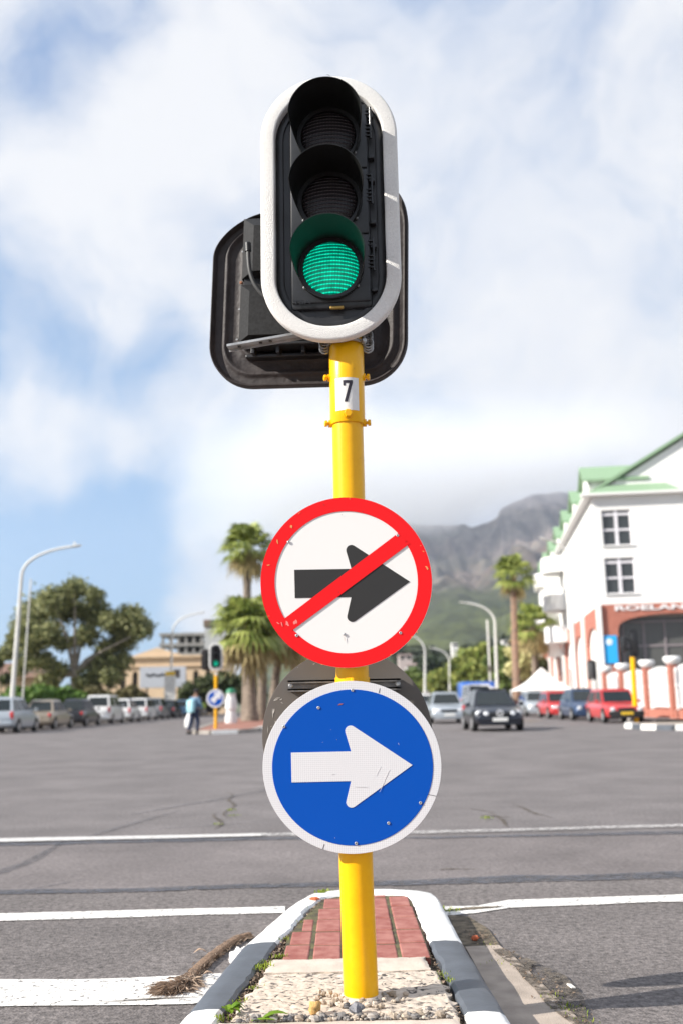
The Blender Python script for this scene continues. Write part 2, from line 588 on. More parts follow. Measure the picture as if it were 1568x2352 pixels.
# ------------------------------------------------------------------ ground, road and markings
def sheet(name, pts, z, m, sub=1, wob=0.0, kind='structure'):
    mb = MB()
    mb.add([(p[0], p[1], z) for p in pts], [tuple(range(len(pts)))])
    return struct(name, mb, m, kind=kind)
def ribbon(name, ctrl, z, m, seg=0.12, wob=0.006, kind='structure', seed=0, lip=0.0):
    """ctrl: list of (xD, y_top, y_bottom) picture rows of a flat strip on the road"""
    A = [atZ(x, a, z) for (x, a, b) in ctrl]
    B = [atZ(x, b, z) for (x, a, b) in ctrl]
    mb = MB()
    va = []
    for i in range(len(ctrl) - 1):
        n = max(1, int((A[i + 1] - A[i]).length / seg))
        for k in range(n + (1 if i == len(ctrl) - 2 else 0)):
            t = k / n
            p = A[i].lerp(A[i + 1], t); q = B[i].lerp(B[i + 1], t)
            w = wob
            p = p + Vector((0, noise.noise(Vector((p.x * 5 + seed, p.y, 1))) * w * 2, 0))
            q = q + Vector((0, noise.noise(Vector((q.x * 5 + seed, q.y, 9))) * w * 2, 0))
            va.append((p, q))
    vs = [v for pq in va for v in pq]
    fs = [(2 * i, 2 * i + 1, 2 * i + 3, 2 * i + 2) for i in range(len(va) - 1)]
    mb.add(vs, fs)
    return struct(name, mb, m, kind=kind)

# ground sheet far out to the horizon, the road sheets lie on it
g = MB()
g.add([(-9000, -600, -0.012), (9000, -600, -0.012), (9000, 14000, -0.012), (-9000, 14000, -0.012)], [(0, 1, 2, 3)])
struct('ground', g, M_PLAIN)
g = MB()
g.add([(-60, -12, 0), (60, -12, 0), (60, 37, 0), (13.0, 39, 0), (12.6, 44, 0), (13.2, 62, 0), (16, 90, 0), (34, 190, 0), (60, 330, 0), (30, 330, 0), (-14, 130, 0), (-16.2, 95, 0), (-16.2, 43, 0), (-18, 40, 0), (-60, 38, 0)],
      [tuple(range(15))])
struct('road', g, M_ROAD)
p1 = [(0, 2046), (300, 2043), (631, 2030), (960, 2024), (1180, 2016), (1568, 2010), (2300, 1990), (3200, 1975)]
near = [atZ(x, y, 0) for x, y in p1]
far_ = [atZ(x, y, 0) for x, y in [(3200, 1870), (1568, 1912), (950, 1928), (600, 1932), (0, 1940), (-900, 1960)]]
sheet('road_patch', [atZ(-900, 2062, 0)[:2]] + [p[:2] for p in near] + [p[:2] for p in far_], 0.004, M_ROAD2)
# coarser worn asphalt in front of the seal
sheet('road_approach', [(-30, -8), (30, -8)] + [p[:2] for p in reversed(near)] + [atZ(-900, 2062, 0)[:2]], 0.0035, M_ROADN)
ribbon('tar_seam', [(-900, 2058, 2068), (0, 2044, 2054), (300, 2041, 2050), (560, 2031, 2040), (700, 2028, 2038), (950, 2022, 2033), (1080, 2015, 2030), (1185, 2010, 2027), (1300, 2011, 2024), (1568, 2000, 2018), (2600, 1975, 1995)], 0.009, M_TAR, wob=0.012)
ribbon('tar_seam', [(-400, 1944, 1950), (0, 1937, 1944), (600, 1923, 1930), (1000, 1922, 1926), (1568, 1908, 1916), (2500, 1885, 1894)], 0.009, M_TAR, wob=0.03, seed=4)
def band(name, a, b, w, m, z=0.0095, wob=0.03, seed=1):
    A, B = atZ(*a, z), atZ(*b, z)
    n = max(4, int((B - A).length / .15))
    d = (B - A).normalized(); s = Vector((-d.y, d.x, 0))
    mb = MB(); vs = []
    for i in range(n + 1):
        t = i / n
        c = A.lerp(B, t) + s * noise.noise(Vector((t * n * .15, seed, 0))) * wob * 3
        ww = w * (0.25 + math.sin(PI * min(1, max(0, t))) * .75) * (1 + .4 * noise.noise(Vector((t * n * .7, seed, 5))))
        vs += [c - s * ww / 2, c + s * ww / 2]
    mb.add(vs, [(2 * i, 2 * i + 1, 2 * i + 3, 2 * i + 2) for i in range(n)])
    return struct(name, mb, m)
band('tar_seam', (-160, 2075), (165, 1930), 0.10, M_TARF)
band('tar_seam', (300, 1872), (640, 1810), 0.10, M_TARF, seed=3)
band('tar_seam', (150, 1935), (420, 1860), 0.06, M_TARF, seed=6)
band('tar_seam', (-100, 1752), (620, 1738), 0.16, M_TARF, seed=8)
band('tar_seam', (60, 2045), (190, 2020), 0.03, M_TARF, seed=9)
band('tar_seam', (330, 1905), (600, 1888), 0.05, M_TARF, seed=10)
band('tar_seam', (1000, 1760), (1110, 1758), 0.10, M_TARF, seed=11)
for i, (a, b) in enumerate([((1075, 1858), (1140, 1866)), ((1120, 1866), (1165, 1900)), ((1175, 1848), (1260, 1878)), ((495, 1868), (505, 1905)), ((520, 1820), (535, 1880)), ((1100, 1872), (1150, 1880)), ((-60, 1850), (20, 1842)), ((1000, 1998), (1090, 1996))]):
    band('road_crack', a, b, 0.045, M_DIRTW, seed=20 + i, wob=0.08, z=0.0075)
ribbon('lane_line', [(-900, 1951, 1960), (0, 1926, 1934), (430, 1918, 1925), (600, 1914.5, 1920.5)], 0.0135, M_LINE2)
ribbon('lane_line', [(600, 1914, 1921), (1000, 1908, 1914), (1568, 1893, 1899), (2500, 1868, 1876)], 0.0135, M_LINEF)
ribbon('stop_line', [(-900, 2124, 2144), (0, 2099, 2116), (655, 2082, 2097)], 0.008, M_LINE)
ribbon('stop_line', [(1020, 2082, 2104), (1090, 2080, 2098), (1170, 2068, 2086), (1568, 2055, 2071), (2500, 2030, 2048)], 0.008, M_LINE, wob=0.012)
band('road_crack', (1020, 2092), (1150, 2083), 0.05, M_DIRT, z=0.0115, seed=33)
ribbon('road_band', [(-900, 2262, 2330), (0, 2251, 2312), (250, 2249, 2310), (520, 2236, 2306)], 0.008, M_LINE, wob=0.006)
band('road_crack', (230, 2302), (455, 2296), 0.012, M_DIRT, z=0.0115, seed=35)
for i, (x, y) in enumerate([(170, 1700), (300, 1704), (420, 1708), (560, 1718), (320, 1690), (520, 1695), (450, 1676), (600, 1700), (980, 1690), (300, 1719)]):
    a, b_ = (x, y), (x + 60, y - 1.5)
    band('lane_dash', a, b_, 0.14, M_LINEF, seed=40 + i, z=0.010, wob=0.01)
band('lane_line', (0, 1709), (600, 1694), 0.18, M_LINEF, seed=60, z=0.012, wob=0.01)
band('lane_line', (1000, 1668), (1420, 1664), 0.20, M_LINEF, seed=61, z=0.012, wob=0.01)
band('lane_line', (1060, 1684), (1250, 1672), 0.16, M_LINEF, seed=62, z=0.012, wob=0.01)
band('lane_dash', (1187, 1657), (1245, 1656), 0.9, M_YLINE, seed=63, z=0.014, wob=0.01)

# gutter concrete beside the island on the right
gz = [(1068, 2183), (1145, 2179), (1180, 2206), (1330, 2352), (1420, 2450), (1180, 2450), (1160, 2352)]
sheet('gutter', [atZ(x, y, 0)[:2] for x, y in gz], 0.014, M_CONCD)
band('road_crack', (1140, 2180), (1345, 2362), 0.17, M_DIRTW, z=0.0165, seed=71, wob=.05)
sheet('gutter_soil_and_shade', [atZ(x, y, 0)[:2] for x, y in [(1030, 2108), (1075, 2112), (1120, 2140), (1150, 2182), (1060, 2190)]], 0.013, M_DIRT)  # broken soil, with the kerb's shadow put into its dark colour

# ------------------------------------------------------------------ traffic island
IZ = 0.12
Lp = [((434, 2324), (519, 2317)), ((562, 2170), (637, 2163)), ((670.6, 2077), (713, 2083)), ((713, 2052), (737, 2061)), ((779, 2043), (779, 2055)),
      ((859, 2040), (859, 2051)), ((941, 2043), (925, 2052)), ((984, 2048), (941, 2057)), ((1002, 2056), (948, 2070)), ((1058, 2162), (984, 2162)), ((1156, 2324), (1066, 2324))]
O = [atZ(*a, IZ) for a, b in Lp]
I = [atZ(*b, IZ) for a, b in Lp]
def ext(p, q, L):
    return p + (p - q).normalized() * L
On, In_ = ext(O[0], O[1], 5.0), ext(I[0], I[1], 5.0)
Of, If = ext(O[-1], O[-2], 5.0), ext(I[-1], I[-2], 5.0)
O = [On] + O + [Of]
I = [In_] + I + [If]
def kerb(name, i0, i1, m, a_ext=0.0, b_ext=0.0, label=None):
    pts = []
    for i in range(i0, i1):
        n = max(2, int((O[i + 1] - O[i]).length / 0.05))
        for k in range(n + (1 if i == i1 - 1 else 0)):
            t = k / n
            pts.append((O[i].lerp(O[i + 1], t), I[i].lerp(I[i + 1], t)))
    if True:  # smooth corner
        sm = list(pts)
        for _ in range(2):
            q = list(sm)
            for k in range(1, len(sm) - 1):
                q[k] = ((sm[k - 1][0] + sm[k][0] * 2 + sm[k + 1][0]) / 4, (sm[k - 1][1] + sm[k][1] * 2 + sm[k + 1][1]) / 4)
            sm = q
        pts = sm
    rings = []
    for (o, q) in pts:
        d = (o - q).normalized()
        nz = noise.noise(o * 7) * 0.004 + noise.noise(o * 31) * 0.003
        jag = noise.noise(q * 18) * 0.014 + noise.noise(q * 60) * 0.009
        r = [(o + d * 0.030).to_tuple()[:2] + (0.0,), (o + d * 0.014).to_tuple()[:2] + (IZ - .035,), (o + d * 0.004).to_tuple()[:2] + (IZ - .012 + nz,),
             (o - d * 0.014).to_tuple()[:2] + (IZ - .001 + nz,), (o.lerp(q, .5)).to_tuple()[:2] + (IZ + .002 + nz,),
             (q + d * 0.012 + d * jag).to_tuple()[:2] + (IZ - .001 + nz,), (q + d * jag).to_tuple()[:2] + (IZ - .012 + nz,), (q + d * jag).to_tuple()[:2] + (0.03,)]
        rings.append(r)
    mb = MB()
    mb.loft(rings, closed=False, cap=True)
    return struct(name, mb, m, smooth=True, label=label)
kerb('kerb', 0, 1, M_KERBW)
kerb('kerb', 1, 2, M_KERBG)
kerb('kerb', 2, 10, M_KERBW)
kerb('kerb', 10, 11, M_KERBG)
kerb('kerb', 11, 12, M_KERBW)
# soil base between the kerbs
mb = MB()
mb.add([(p.x, p.y, IZ - 0.035) for p in I], [tuple(range(len(I)))])
struct('island_soil', mb, M_DIRT)
def yrow(y, x=820):
    return atZ(x, y, IZ).y
def inner_x(Y, side):
    P = I[:7] if side < 0 else I[6:]
    best = None
    for a, b in zip(P[:-1], P[1:]):
        if (a.y - Y) * (b.y - Y) <= 0 and abs(a.y - b.y) > 1e-6:
            t = (Y - a.y) / (b.y - a.y)
            return a.x + (b.x - a.x) * t
    return P[0].x if side < 0 else P[-1].x
y_top, y_b0, y_b1, y_r0 = yrow(2054), yrow(2199), yrow(2230), yrow(2336)
print('island rows', y_top, y_b0, y_b1, y_r0, 'inner', inner_x(y_b0, -1), inner_x(y_b0, 1))
# clay pavers
mb = MB()
xl = atZ(648, 2199, IZ).x; xr = atZ(991, 2199, IZ).x
cw = (xr - xl) / 5
rl = 0.243
for c in range(5):
    y = y_b0 + 0.004
    k = 0
    off = 0.5 * rl * 0.12 * (c % 2)
    while y < y_top - 0.03:
        ln = rl - 0.017 - (off if k == 0 else 0)
        y2 = min(y + ln, y_top - 0.02)
        # trim to the kerb
        cx0, cx1 = xl + c * cw + 0.0025, xl + (c + 1) * cw - (0.012 if c in (0, 3) else 0.003)
        yy = (y + y2) / 2
        li, ri = inner_x(y2, -1) + 0.02, inner_x(y2, 1) - 0.012
        cx0b, cx1b = max(cx0, li), min(cx1, ri)
        if cx1b - cx0b > 0.03 and y2 - y > 0.03:
            dz = random.uniform(-.0012, .0022)
            mb.box(((cx0b + cx1b) / 2, yy, IZ - 0.030 + dz), (cx1b - cx0b, y2 - y, 0.05), bev=0.006,
                   M=Matrix.Translation(Vector(((cx0b + cx1b) / 2, yy, 0))) @ Rz(random.uniform(-.012, .012)) @ Matrix.Translation(Vector((-(cx0b + cx1b) / 2, -yy, 0))))
        y += rl - (off if k == 0 else 0) + random.uniform(-.003, .003)
        k += 1
struct('brick_paving', mb, M_PAVE)
mb = MB(); nn = 20
ys = [y_b0 + (y_top - y_b0 - .02) * k / nn for k in range(nn + 1)]
mb.add([v for Y in ys for v in ((max(xl, inner_x(Y, -1) + .015), Y, IZ - .0085), (min(xr, inner_x(Y, 1) - .01), Y, IZ - .0085))], [(2 * k, 2 * k + 1, 2 * k + 3, 2 * k + 2) for k in range(nn)])
struct('joint_sand', mb, mat('joint_sand', (.055, .045, .03), .95, color2=(.13, .12, .05), scale=18, bump=.5))
def slab(name, y0, y1, m, z, inset=(0.05, 0.03), disp=0.0, jag=0.012, nx=70, ny=24, seed=0):
    mb = MB(); vs = []; fs = []
    for j in range(ny + 1):
        Y = y0 + (y1 - y0) * j / ny
        x0, x1 = inner_x(Y, -1) + inset[0], inner_x(Y, 1) - inset[1]
        for i in range(nx + 1):
            X = x0 + (x1 - x0) * i / nx
            e = 0
            p = Vector((X, Y, 0))
            if i in (0, nx):
                p.x += noise.noise(Vector((seed, Y * 22, 0))) * jag
            if j in (0, ny):
                p.y += noise.noise(Vector((X * 16, seed, 0))) * jag
            edge = min(i, nx - i, 2) / 2 * min(j, ny - j, 2) / 2
            h = z + (noise.fractal(Vector((X * 30, Y * 30, seed)), 1.0, 2.0, 5) * disp) - (1 - edge) * 0.006
            vs.append((p.x, p.y, h))
    for j in range(ny):
        for i in range(nx):
            a = j * (nx + 1) + i
            fs.append((a, a + 1, a + nx + 2, a + nx + 1))
    n0 = len(vs)
    loop = [i for i in range(nx + 1)] + [(j + 1) * (nx + 1) - 1 for j in range(1, ny + 1)] + [ny * (nx + 1) + i for i in range(nx - 1, -1, -1)] + [j * (nx + 1) for j in range(ny - 1, 0, -1)]
    for i in loop:
        vs.append((vs[i][0], vs[i][1], 0.03))
    for k in range(len(loop)):
        k2 = (k + 1) % len(loop)
        fs.append((loop[k], n0 + k, n0 + k2, loop[k2]))
    mb.add(vs, fs)
    return struct(name, mb, m, smooth=True)
slab('concrete_edging', y_b1 + 0.004, y_b0 - 0.003, M_CONC, IZ + 0.002, inset=(0.035, 0.045), disp=0.0015, ny=8, jag=0.014, seed=2)
slab('rough_concrete', y_r0, y_b1 - 0.004, M_ROUGH, IZ - 0.004, inset=(0.040, 0.022), disp=0.0035, nx=150, ny=80, jag=0.025, seed=5)
y_n1 = yrow(2342)
slab('concrete_edging', y_n1 - 0.16, y_n1, M_CONC, IZ + 0.001, inset=(0.012, 0.03), disp=0.002, ny=8, seed=8)
slab('brick_paving', y_n1 - 5.0, y_n1 - 0.165, M_PAVE, IZ, inset=(0.03, 0.03), disp=0.002, nx=30, ny=60, seed=9)

# loose stones in front of the pole, one mass nobody could count
def rock(mb, c, r, seed, flat=0.7):
    n, m = 6, 5
    vs = []
    rings = []
    ax = Rz(random.uniform(0, 6)) @ Matrix.Rotation(random.uniform(-.6, .6), 4, 'X')
    for j in range(1, m):
        ring = []
        for i in range(n):
            a = 2 * PI * i / n + j * .3
            ph = PI * j / m
            d = Vector((math.sin(ph) * math.cos(a), math.sin(ph) * math.sin(a), math.cos(ph)))
            rr = r * (1 + .35 * noise.noise(d * 1.6 + Vector((seed * 3.1, seed, 0))) + random.uniform(-.12, .12))
            q = ax @ (d * rr)
            ring.append((c[0] + q.x, c[1] + q.y * .9, c[2] + q.z * flat))
        rings.append(ring)
    mb.loft(rings)
M_ST = [leafmat('grey_stone', (0.10, 0.10, 0.105), (0.34, 0.31, 0.28), 0.8, 0.0), leafmat('beige_stone', (0.30, 0.24, 0.18), (0.56, 0.48, 0.40), 0.85, 0.0)]
mb1, mb2 = MB(), MB()
for k in range(250):
    t = random.random()
    x = inner_x(y_r0, -1) + 0.07 + t * (inner_x(y_r0, 1) - inner_x(y_r0, -1) - 0.12)
    y = yrow(2343) + abs(random.gauss(0, 0.028)) * (1.0 if t < .6 else 1.2)
    r = random.choice([.003, .004, .005, .006, .008, .010, .014]) * random.uniform(.7, 1.2)
    rock(mb1 if random.random() < .6 + .2 * (t < .5) else mb2, (x, y, IZ - .002 + r * .3), r, k)
for k in range(55):
    a = random.uniform(PI * .8, PI * 2.2)
    rr = random.uniform(.06, .13)
    c = atY(829, 2295, 3.53)
    r = random.uniform(.004, .014)
    rock(mb2 if random.random() < .75 else mb1, (c.x + rr * math.cos(a) * 1.2, 3.53 + rr * math.sin(a), IZ + .001 + r * .3), r, k + 99)
struct('rubble', mb1, M_ST[0], 'grey stone chips scattered before the yellow pole', kind='stuff')
struct('rubble', mb2, M_ST[1], 'beige concrete crumbs around the yellow pole foot', kind='stuff')
M_OCH = mat('ochre_stone', (0.62, 0.38, 0.14), 0.9, var=.2, scale=60, bump=.5, bscale=200)
mb = MB(); c = atZ(730 + 49 * 0, 2334, IZ); c = atZ(722, 2325, IZ)
for _ in range(1):
    rock(mb, (atZ(724, 2328, IZ).x, atZ(724, 2328, IZ).y, IZ + .016), .022, 3, .9)
tag(obj('stone', mb, M_OCH, smooth=True, sharp=60), 'round ochre pebble between grey stone chips near the pole foot', 'stone')
mb = MB(); rock(mb, (atZ(836 - 18, 2330, IZ).x, atZ(818, 2330, IZ).y, IZ + .016), .026, 8, .7)
tag(obj('stone', mb, mat('dark_stone', (0.20, 0.20, 0.215), .8, var=.2, scale=50, bump=.5)), 'largest dark grey rock chip lying just before the pole foot', 'stone')
# soil crumbs, moss and dry bits in the gap by the kerbs
MOSS = leafmat('moss_and_weed', (0.10, 0.16, 0.015), (0.36, 0.42, 0.05), .7, .3)
DRY = leafmat('dry_leaf_litter', (0.07, 0.05, 0.035), (0.30, 0.22, 0.16), .9, .1)
def tuft(vs, fs, c, h, n, spread):
    h *= .7
    n = int(n * .7) + 1
    for _ in range(n):
        a = random.uniform(0, 2 * PI); w = h * random.uniform(.08, .16)
        b = Vector(c) + Vector((random.gauss(0, spread), random.gauss(0, spread), 0))
        d = Vector((math.cos(a), math.sin(a), 0)) * h * random.uniform(.2, .7)
        s = Vector((-math.sin(a), math.cos(a), 0)) * w
        t = b + d + Vector((0, 0, h * random.uniform(.4, 1)))
        o = len(vs)
        mdl = b.lerp(t, .5) + Vector((0, 0, h * .1))
        vs += [b - s * .5, b + s * .5, mdl + s, t, mdl - s]
        fs.append((o, o + 1, o + 2, o + 3, o + 4))
vs, fs = [], []
for (x, y, h, n) in [(745, 2050, .03, 60), (738, 2054, .035, 40), (640, 2200, .02, 60), (603, 2226, .03, 70), (610, 2215, .025, 30), (1035, 2255, .02, 40), (1012, 2240, .02, 30),
                     (585, 2272, .02, 20), (555, 2300, .018, 30), (700, 2090, .015, 20), (943, 2056, .012, 20), (1025, 2247, .015, 30), (690, 2120, .015, 20), (655, 2160, .02, 30), (838, 2335, .01, 30), (640, 2250, .01, 10), (505, 2345, .03, 40)]:
    c = atZ(x, y, IZ - .008)
    tuft(vs, fs, c, h, n, .016)
for (x, y, h, n) in [(1032, 2093, .03, 70), (1145, 2212, .02, 20), (1270, 2290, .02, 40), (1310, 2320, .025, 50), (1128, 2172, .02, 20), (530, 1862, .03, 60), (535, 1875, .03, 40), (500, 1895, .03, 40), (1116, 1881, .04, 60), (1340, 2345, .02, 30)]:
    tuft(vs, fs, atZ(x, y, 0.01), h, n, .03)
for k in range(500):   # thin moss in the joints of the pavers
    j = random.choice([1, 2, 3, 4, 2, 4])
    X = xl + j * cw - .003; Y = random.uniform(y_b0 + .03, y_top - .02)
    if noise.noise(Vector((j * 3, Y * 5, 0))) > -.05:
        tuft(vs, fs, (X, Y, IZ - .016), .012, 2, .003)
o = struct('weeds', (vs, fs), MOSS, 'small green weeds and moss in the kerb gaps', kind='stuff')
vs, fs = [], []
for k in range(1500):
    s = random.choice([-1, -1, -1, 1])
    Y = random.uniform(y_r0, y_top - .05)
    X = inner_x(Y, s) - s * abs(random.gauss(0, .018)) - s * .004
    z = IZ - .03 + random.uniform(0, .022)
    r = random.uniform(.003, .012)
    a = random.uniform(0, PI); t = random.uniform(-.6, .6)
    u = Vector((math.cos(a), math.sin(a), t)) * r; w = Vector((-math.sin(a), math.cos(a), random.uniform(-.5, .5))) * r * .5
    c = Vector((X, Y, z)); o_ = len(vs)
    vs += [c - u, c - w, c + u, c + w]; fs.append((o_, o_ + 1, o_ + 2, o_ + 3))
for k in range(220):
    t = random.random()
    c0 = atZ(1140, 2180, 0).lerp(atZ(1350, 2365, 0), t) if k < 130 else atZ(1095, 2160, 0)
    c = c0 + Vector((random.gauss(0, .03), random.gauss(0, .05), .02)); r = random.uniform(.003, .009)
    a = random.uniform(0, PI)
    u = Vector((math.cos(a), math.sin(a), .3)) * r; w = Vector((-math.sin(a), math.cos(a), .2)) * r * .6
    o_ = len(vs)
    vs += [c - u, c - w, c + u, c + w]; fs.append((o_, o_ + 1, o_ + 2, o_ + 3))
struct('litter', (vs, fs), DRY, 'dry crumbs and leaf litter along the kerb', kind='stuff')

# two leafy weeds at the front left of the rough concrete
LEAF = leafmat('broad_green_leaf', (0.09, 0.20, 0.012), (0.22, 0.34, 0.03), .5, .3)
def broad_leaf(mb, base, direc, L, W, curl=.3, ribs=6):
    d = Vector(direc).normalized(); up = Vector((0, 0, 1)); s = d.cross(up).normalized()
    rings = []
    n = 12
    for i in range(n + 1):
        t = i / n
        w = W * math.sin(PI * min(1, t * .96 + .03)) ** .7
        c = Vector(base) + d * L * t + up * (math.sin(t * PI) * L * curl)
        row = []
        for k in range(-3, 4):
            q = k / 3
            row.append(c + s * w * q + up * (abs(q) * w * .35 + math.sin(t * ribs * 6.28 + abs(q) * 3) * W * .06))
        rings.append(row)
    mb.loft(rings, closed=False, cap=False)
t1 = thing('leafy_weed', 'crinkled green weed leaves in the corner beside the white left kerb', 'weed', atZ(525, 2330, IZ))
mb = MB()
for (a, L, W) in [(0.1, .050, .015), (.9, .036, .015), (-.5, .045, .013), (2.2, .036, .013), (.4, .058, .014), (1.6, .034, .012), (-1.1, .03, .012)]:
    broad_leaf(mb, (0, 0, .004), (math.cos(a), math.sin(a), .1), L, W)
obj('leaves', mb, LEAF, t1, smooth=True)
mb = MB()
c = atZ(600, 2343, IZ + .004)
broad_leaf(mb, (0, 0, 0), (1, .25, .1), .085, .016, .10)
broad_leaf(mb, (-.03, -.012, 0), (1, .0, .02), .075, .009, .04)
o = obj('fallen_leaf', mb, LEAF, smooth=True)
o.location = c
tag(o, 'ribbed olive green leaf lying on stone chips before the rough concrete', 'leaf')

# orange brick chip on the far left of the paving
mb = MB(); rock(mb, (0, 0, 0), .02, 5, .5)
o = obj('brick_chip', mb, mat('orange_brick', (0.55, 0.13, 0.05), .8, var=.2, scale=30)); o.location = atZ(722, 2065, IZ + .004); o.scale = (1.3, .8, 1)
tag(o, 'orange brick fragment at the kerb end of the red paving', 'brick chip')
mb = MB(); rock(mb, (0, 0, .01), .02, 11, .6)
o = obj('brick_chip', mb, bpy.data.materials['orange_brick']); o.location = atZ(1090, 2161, .014)
tag(o, 'small rusty fragment lying in the kerb shadow of the road', 'brick chip')

# crumpled white paper against the left kerb
mb = MB()
rings = []
for j in range(1, 12):
    ph = PI * j / 12; r_ = []
    for i in range(18):
        a = 2 * PI * i / 18
        d = Vector((math.sin(ph) * math.cos(a), math.sin(ph) * math.sin(a), math.cos(ph)))
        rr = .038 * (1 + .5 * noise.noise(d * 2.0)) * (1 + .12 * noise.noise(d * 5))
        r_.append(d * rr)
    rings.append(r_)
mb.loft(rings)
o = obj('crumpled_paper', mb, mat('white_paper', (0.8, 0.79, 0.78), .6), smooth=True, sharp=30); o.location = atZ(549, 2200, .04)
tag(o, 'crumpled white paper lying against the grey left kerb', 'paper')

# dead palm frond base on the asphalt
FIB = leafmat('dry_palm_fibre', (0.26, 0.185, 0.135), (0.56, 0.44, 0.345), .9, .15)
t1 = thing('dead_palm_frond', 'shaggy brown dead palm frond lying across the white band by the kerb', 'palm frond', atZ(470, 2230, 0))
cl = [(573, 2147), (545, 2155), (510, 2178), (475, 2205), (450, 2228), (435, 2248), (418, 2262), (390, 2268)]
P = [atZ(x, y, 0.022) for x, y in cl]
mb = MB(); mb.tube(P[:7], [.018, .020, .022, .022, .022, .024, .015], 8, squash=.6)
obj('stalk', mb, mat('fibre_core', (0.20, 0.13, 0.085), .95, var=.35, scale=40, bump=.8, bscale=120, stretch=(1, 1, 1)), t1, smooth=True, world=True)
vs, fs = [], []
for k in range(5200):
    u = random.random()
    u = u ** .8
    i = min(int(u * 7), 6); f = u * 7 - i
    c = P[i].lerp(P[min(i + 1, 7)], f)
    tdir = (P[min(i + 1, 7)] - P[i]).normalized()
    if random.random() < .22:
        tdir = -tdir
    end = u > .72
    rr = .020 if not end else .030
    off = Vector((random.gauss(0, rr * .55), random.gauss(0, rr * .55), abs(random.gauss(0, rr * .35)) - .012))
    L_ = random.uniform(.02, .05) * (2.0 if end else 1)
    if end:
        a = random.gauss(0, .55)
        tdir = Rz(a).to_3x3() @ tdir
    dirn = (tdir + Vector((random.gauss(0, .22), random.gauss(0, .22), random.gauss(0.02, .13)))).normalized()
    s = dirn.cross(Vector((0, 0, 1))).normalized() * random.uniform(.0006, .0014)
    a0 = c + off; b0 = a0 + dirn * L_
    a0.z = max(a0.z, .008); b0.z = max(b0.z - .01, .008)
    md = a0.lerp(b0, .5) + Vector((0, 0, random.uniform(0, .008)))
    o_ = len(vs)
    vs += [a0 - s, a0 + s, md + s, b0, md - s]
    fs.append((o_, o_ + 1, o_ + 2, o_ + 3, o_ + 4))
obj('fibres', (vs, fs), FIB, t1, world=True)
# scraps on the road
SCR = mat('dry_scrap', (0.42, 0.30, 0.22), .9, var=.3, scale=20)
for (x, y, r, lab) in [(478, 2240, .022, 'dry brown leaf scrap beside the frond end'), (460, 2190, .028, 'pale dry leaf flake above the frond on the road')]:
    mb = MB(); broad_leaf(mb, (-r, 0, 0), (1, .2, 0), r * 2, r * .5, .2, 2)
    o = obj('leaf_scrap', mb, SCR); o.location = atZ(x, y, .02)
    tag(o, lab, 'leaf scrap')
M_CHIP = mat('pale_chip', (0.7, 0.67, 0.62), .8)
mb = MB(); mb.box((0, 0, 0), (.018, .05, .006), bev=.002)
o = obj('paper_scrap', mb, M_CHIP); o.location = atZ(1311, 2266, .02); o.rotation_euler = (0, .1, .15)
tag(o, 'small white paper scrap by the broken gutter edge', 'paper scrap')
# ------------------------------------------------------------------ main traffic light
PY = 3.53
M_YEL = mat('yellow_pole_paint', (0.80, 0.42, 0.004), 0.32, var=0.07, scale=14, bump=0.10, bscale=140, dist=0.002, coat=0.35, spec=0.5)
def dirty_yellow():
    m = mat('yellow_pole_enamel', (0.86, 0.50, 0.004), 0.34, bump=0.12, bscale=120, scale=30, dist=0.002, coat=0.12, spec=.3)
    nt = m.node_tree; L = nt.links.new; b = nt.nodes['Principled BSDF']
    t = nt.nodes.new('ShaderNodeTexCoord')
    n = nt.nodes.new('ShaderNodeTexNoise'); n.inputs['Scale'].default_value = 26; n.inputs['Detail'].default_value = 9; n.inputs['Roughness'].default_value = .7
    L(t.outputs['Object'], n.inputs['Vector'])
    r = nt.nodes.new('ShaderNodeValToRGB'); e = r.color_ramp.elements
    e[0].position = .30; e[0].color = (.30, .16, .02, 1); e[1].position = .335; e[1].color = (.86, .425, .001, 1)
    x = e.new(.7); x.color = (.92, .485, .002, 1)
    L(n.outputs['Fac'], r.inputs['Fac']); L(r.outputs['Color'], b.inputs['Base Color'])
    return m
M_YEL = dirty_yellow()
M_BLK = mat('black_plastic', (0.018, 0.018, 0.020), 0.42, var=0.25, scale=14, bump=0.15, bscale=60, dist=0.002)
M_BLK2 = mat('black_polycarbonate', (0.016, 0.017, 0.020), 0.35, var=0.3, scale=20)
M_VIN = mat('visor_inside', (0.010, 0.011, 0.011), 0.42, spec=0.35)
M_RIM = mat('white_border_paint', (0.74, 0.725, 0.70), 0.85, var=0.04, scale=160, bump=0.75, bscale=260, dist=0.004)
M_GALV = mat('galvanised_steel', (0.42, 0.42, 0.42), 0.42, metal=0.85, var=0.2, scale=18, bump=0.1)
M_WHT = mat('white_sticker', (0.74, 0.73, 0.71), 0.5, var=0.04, scale=40, bump=0.25, bscale=60, dist=0.002)
M_INK = mat('black_ink', (0.016, 0.012, 0.024), 0.5)

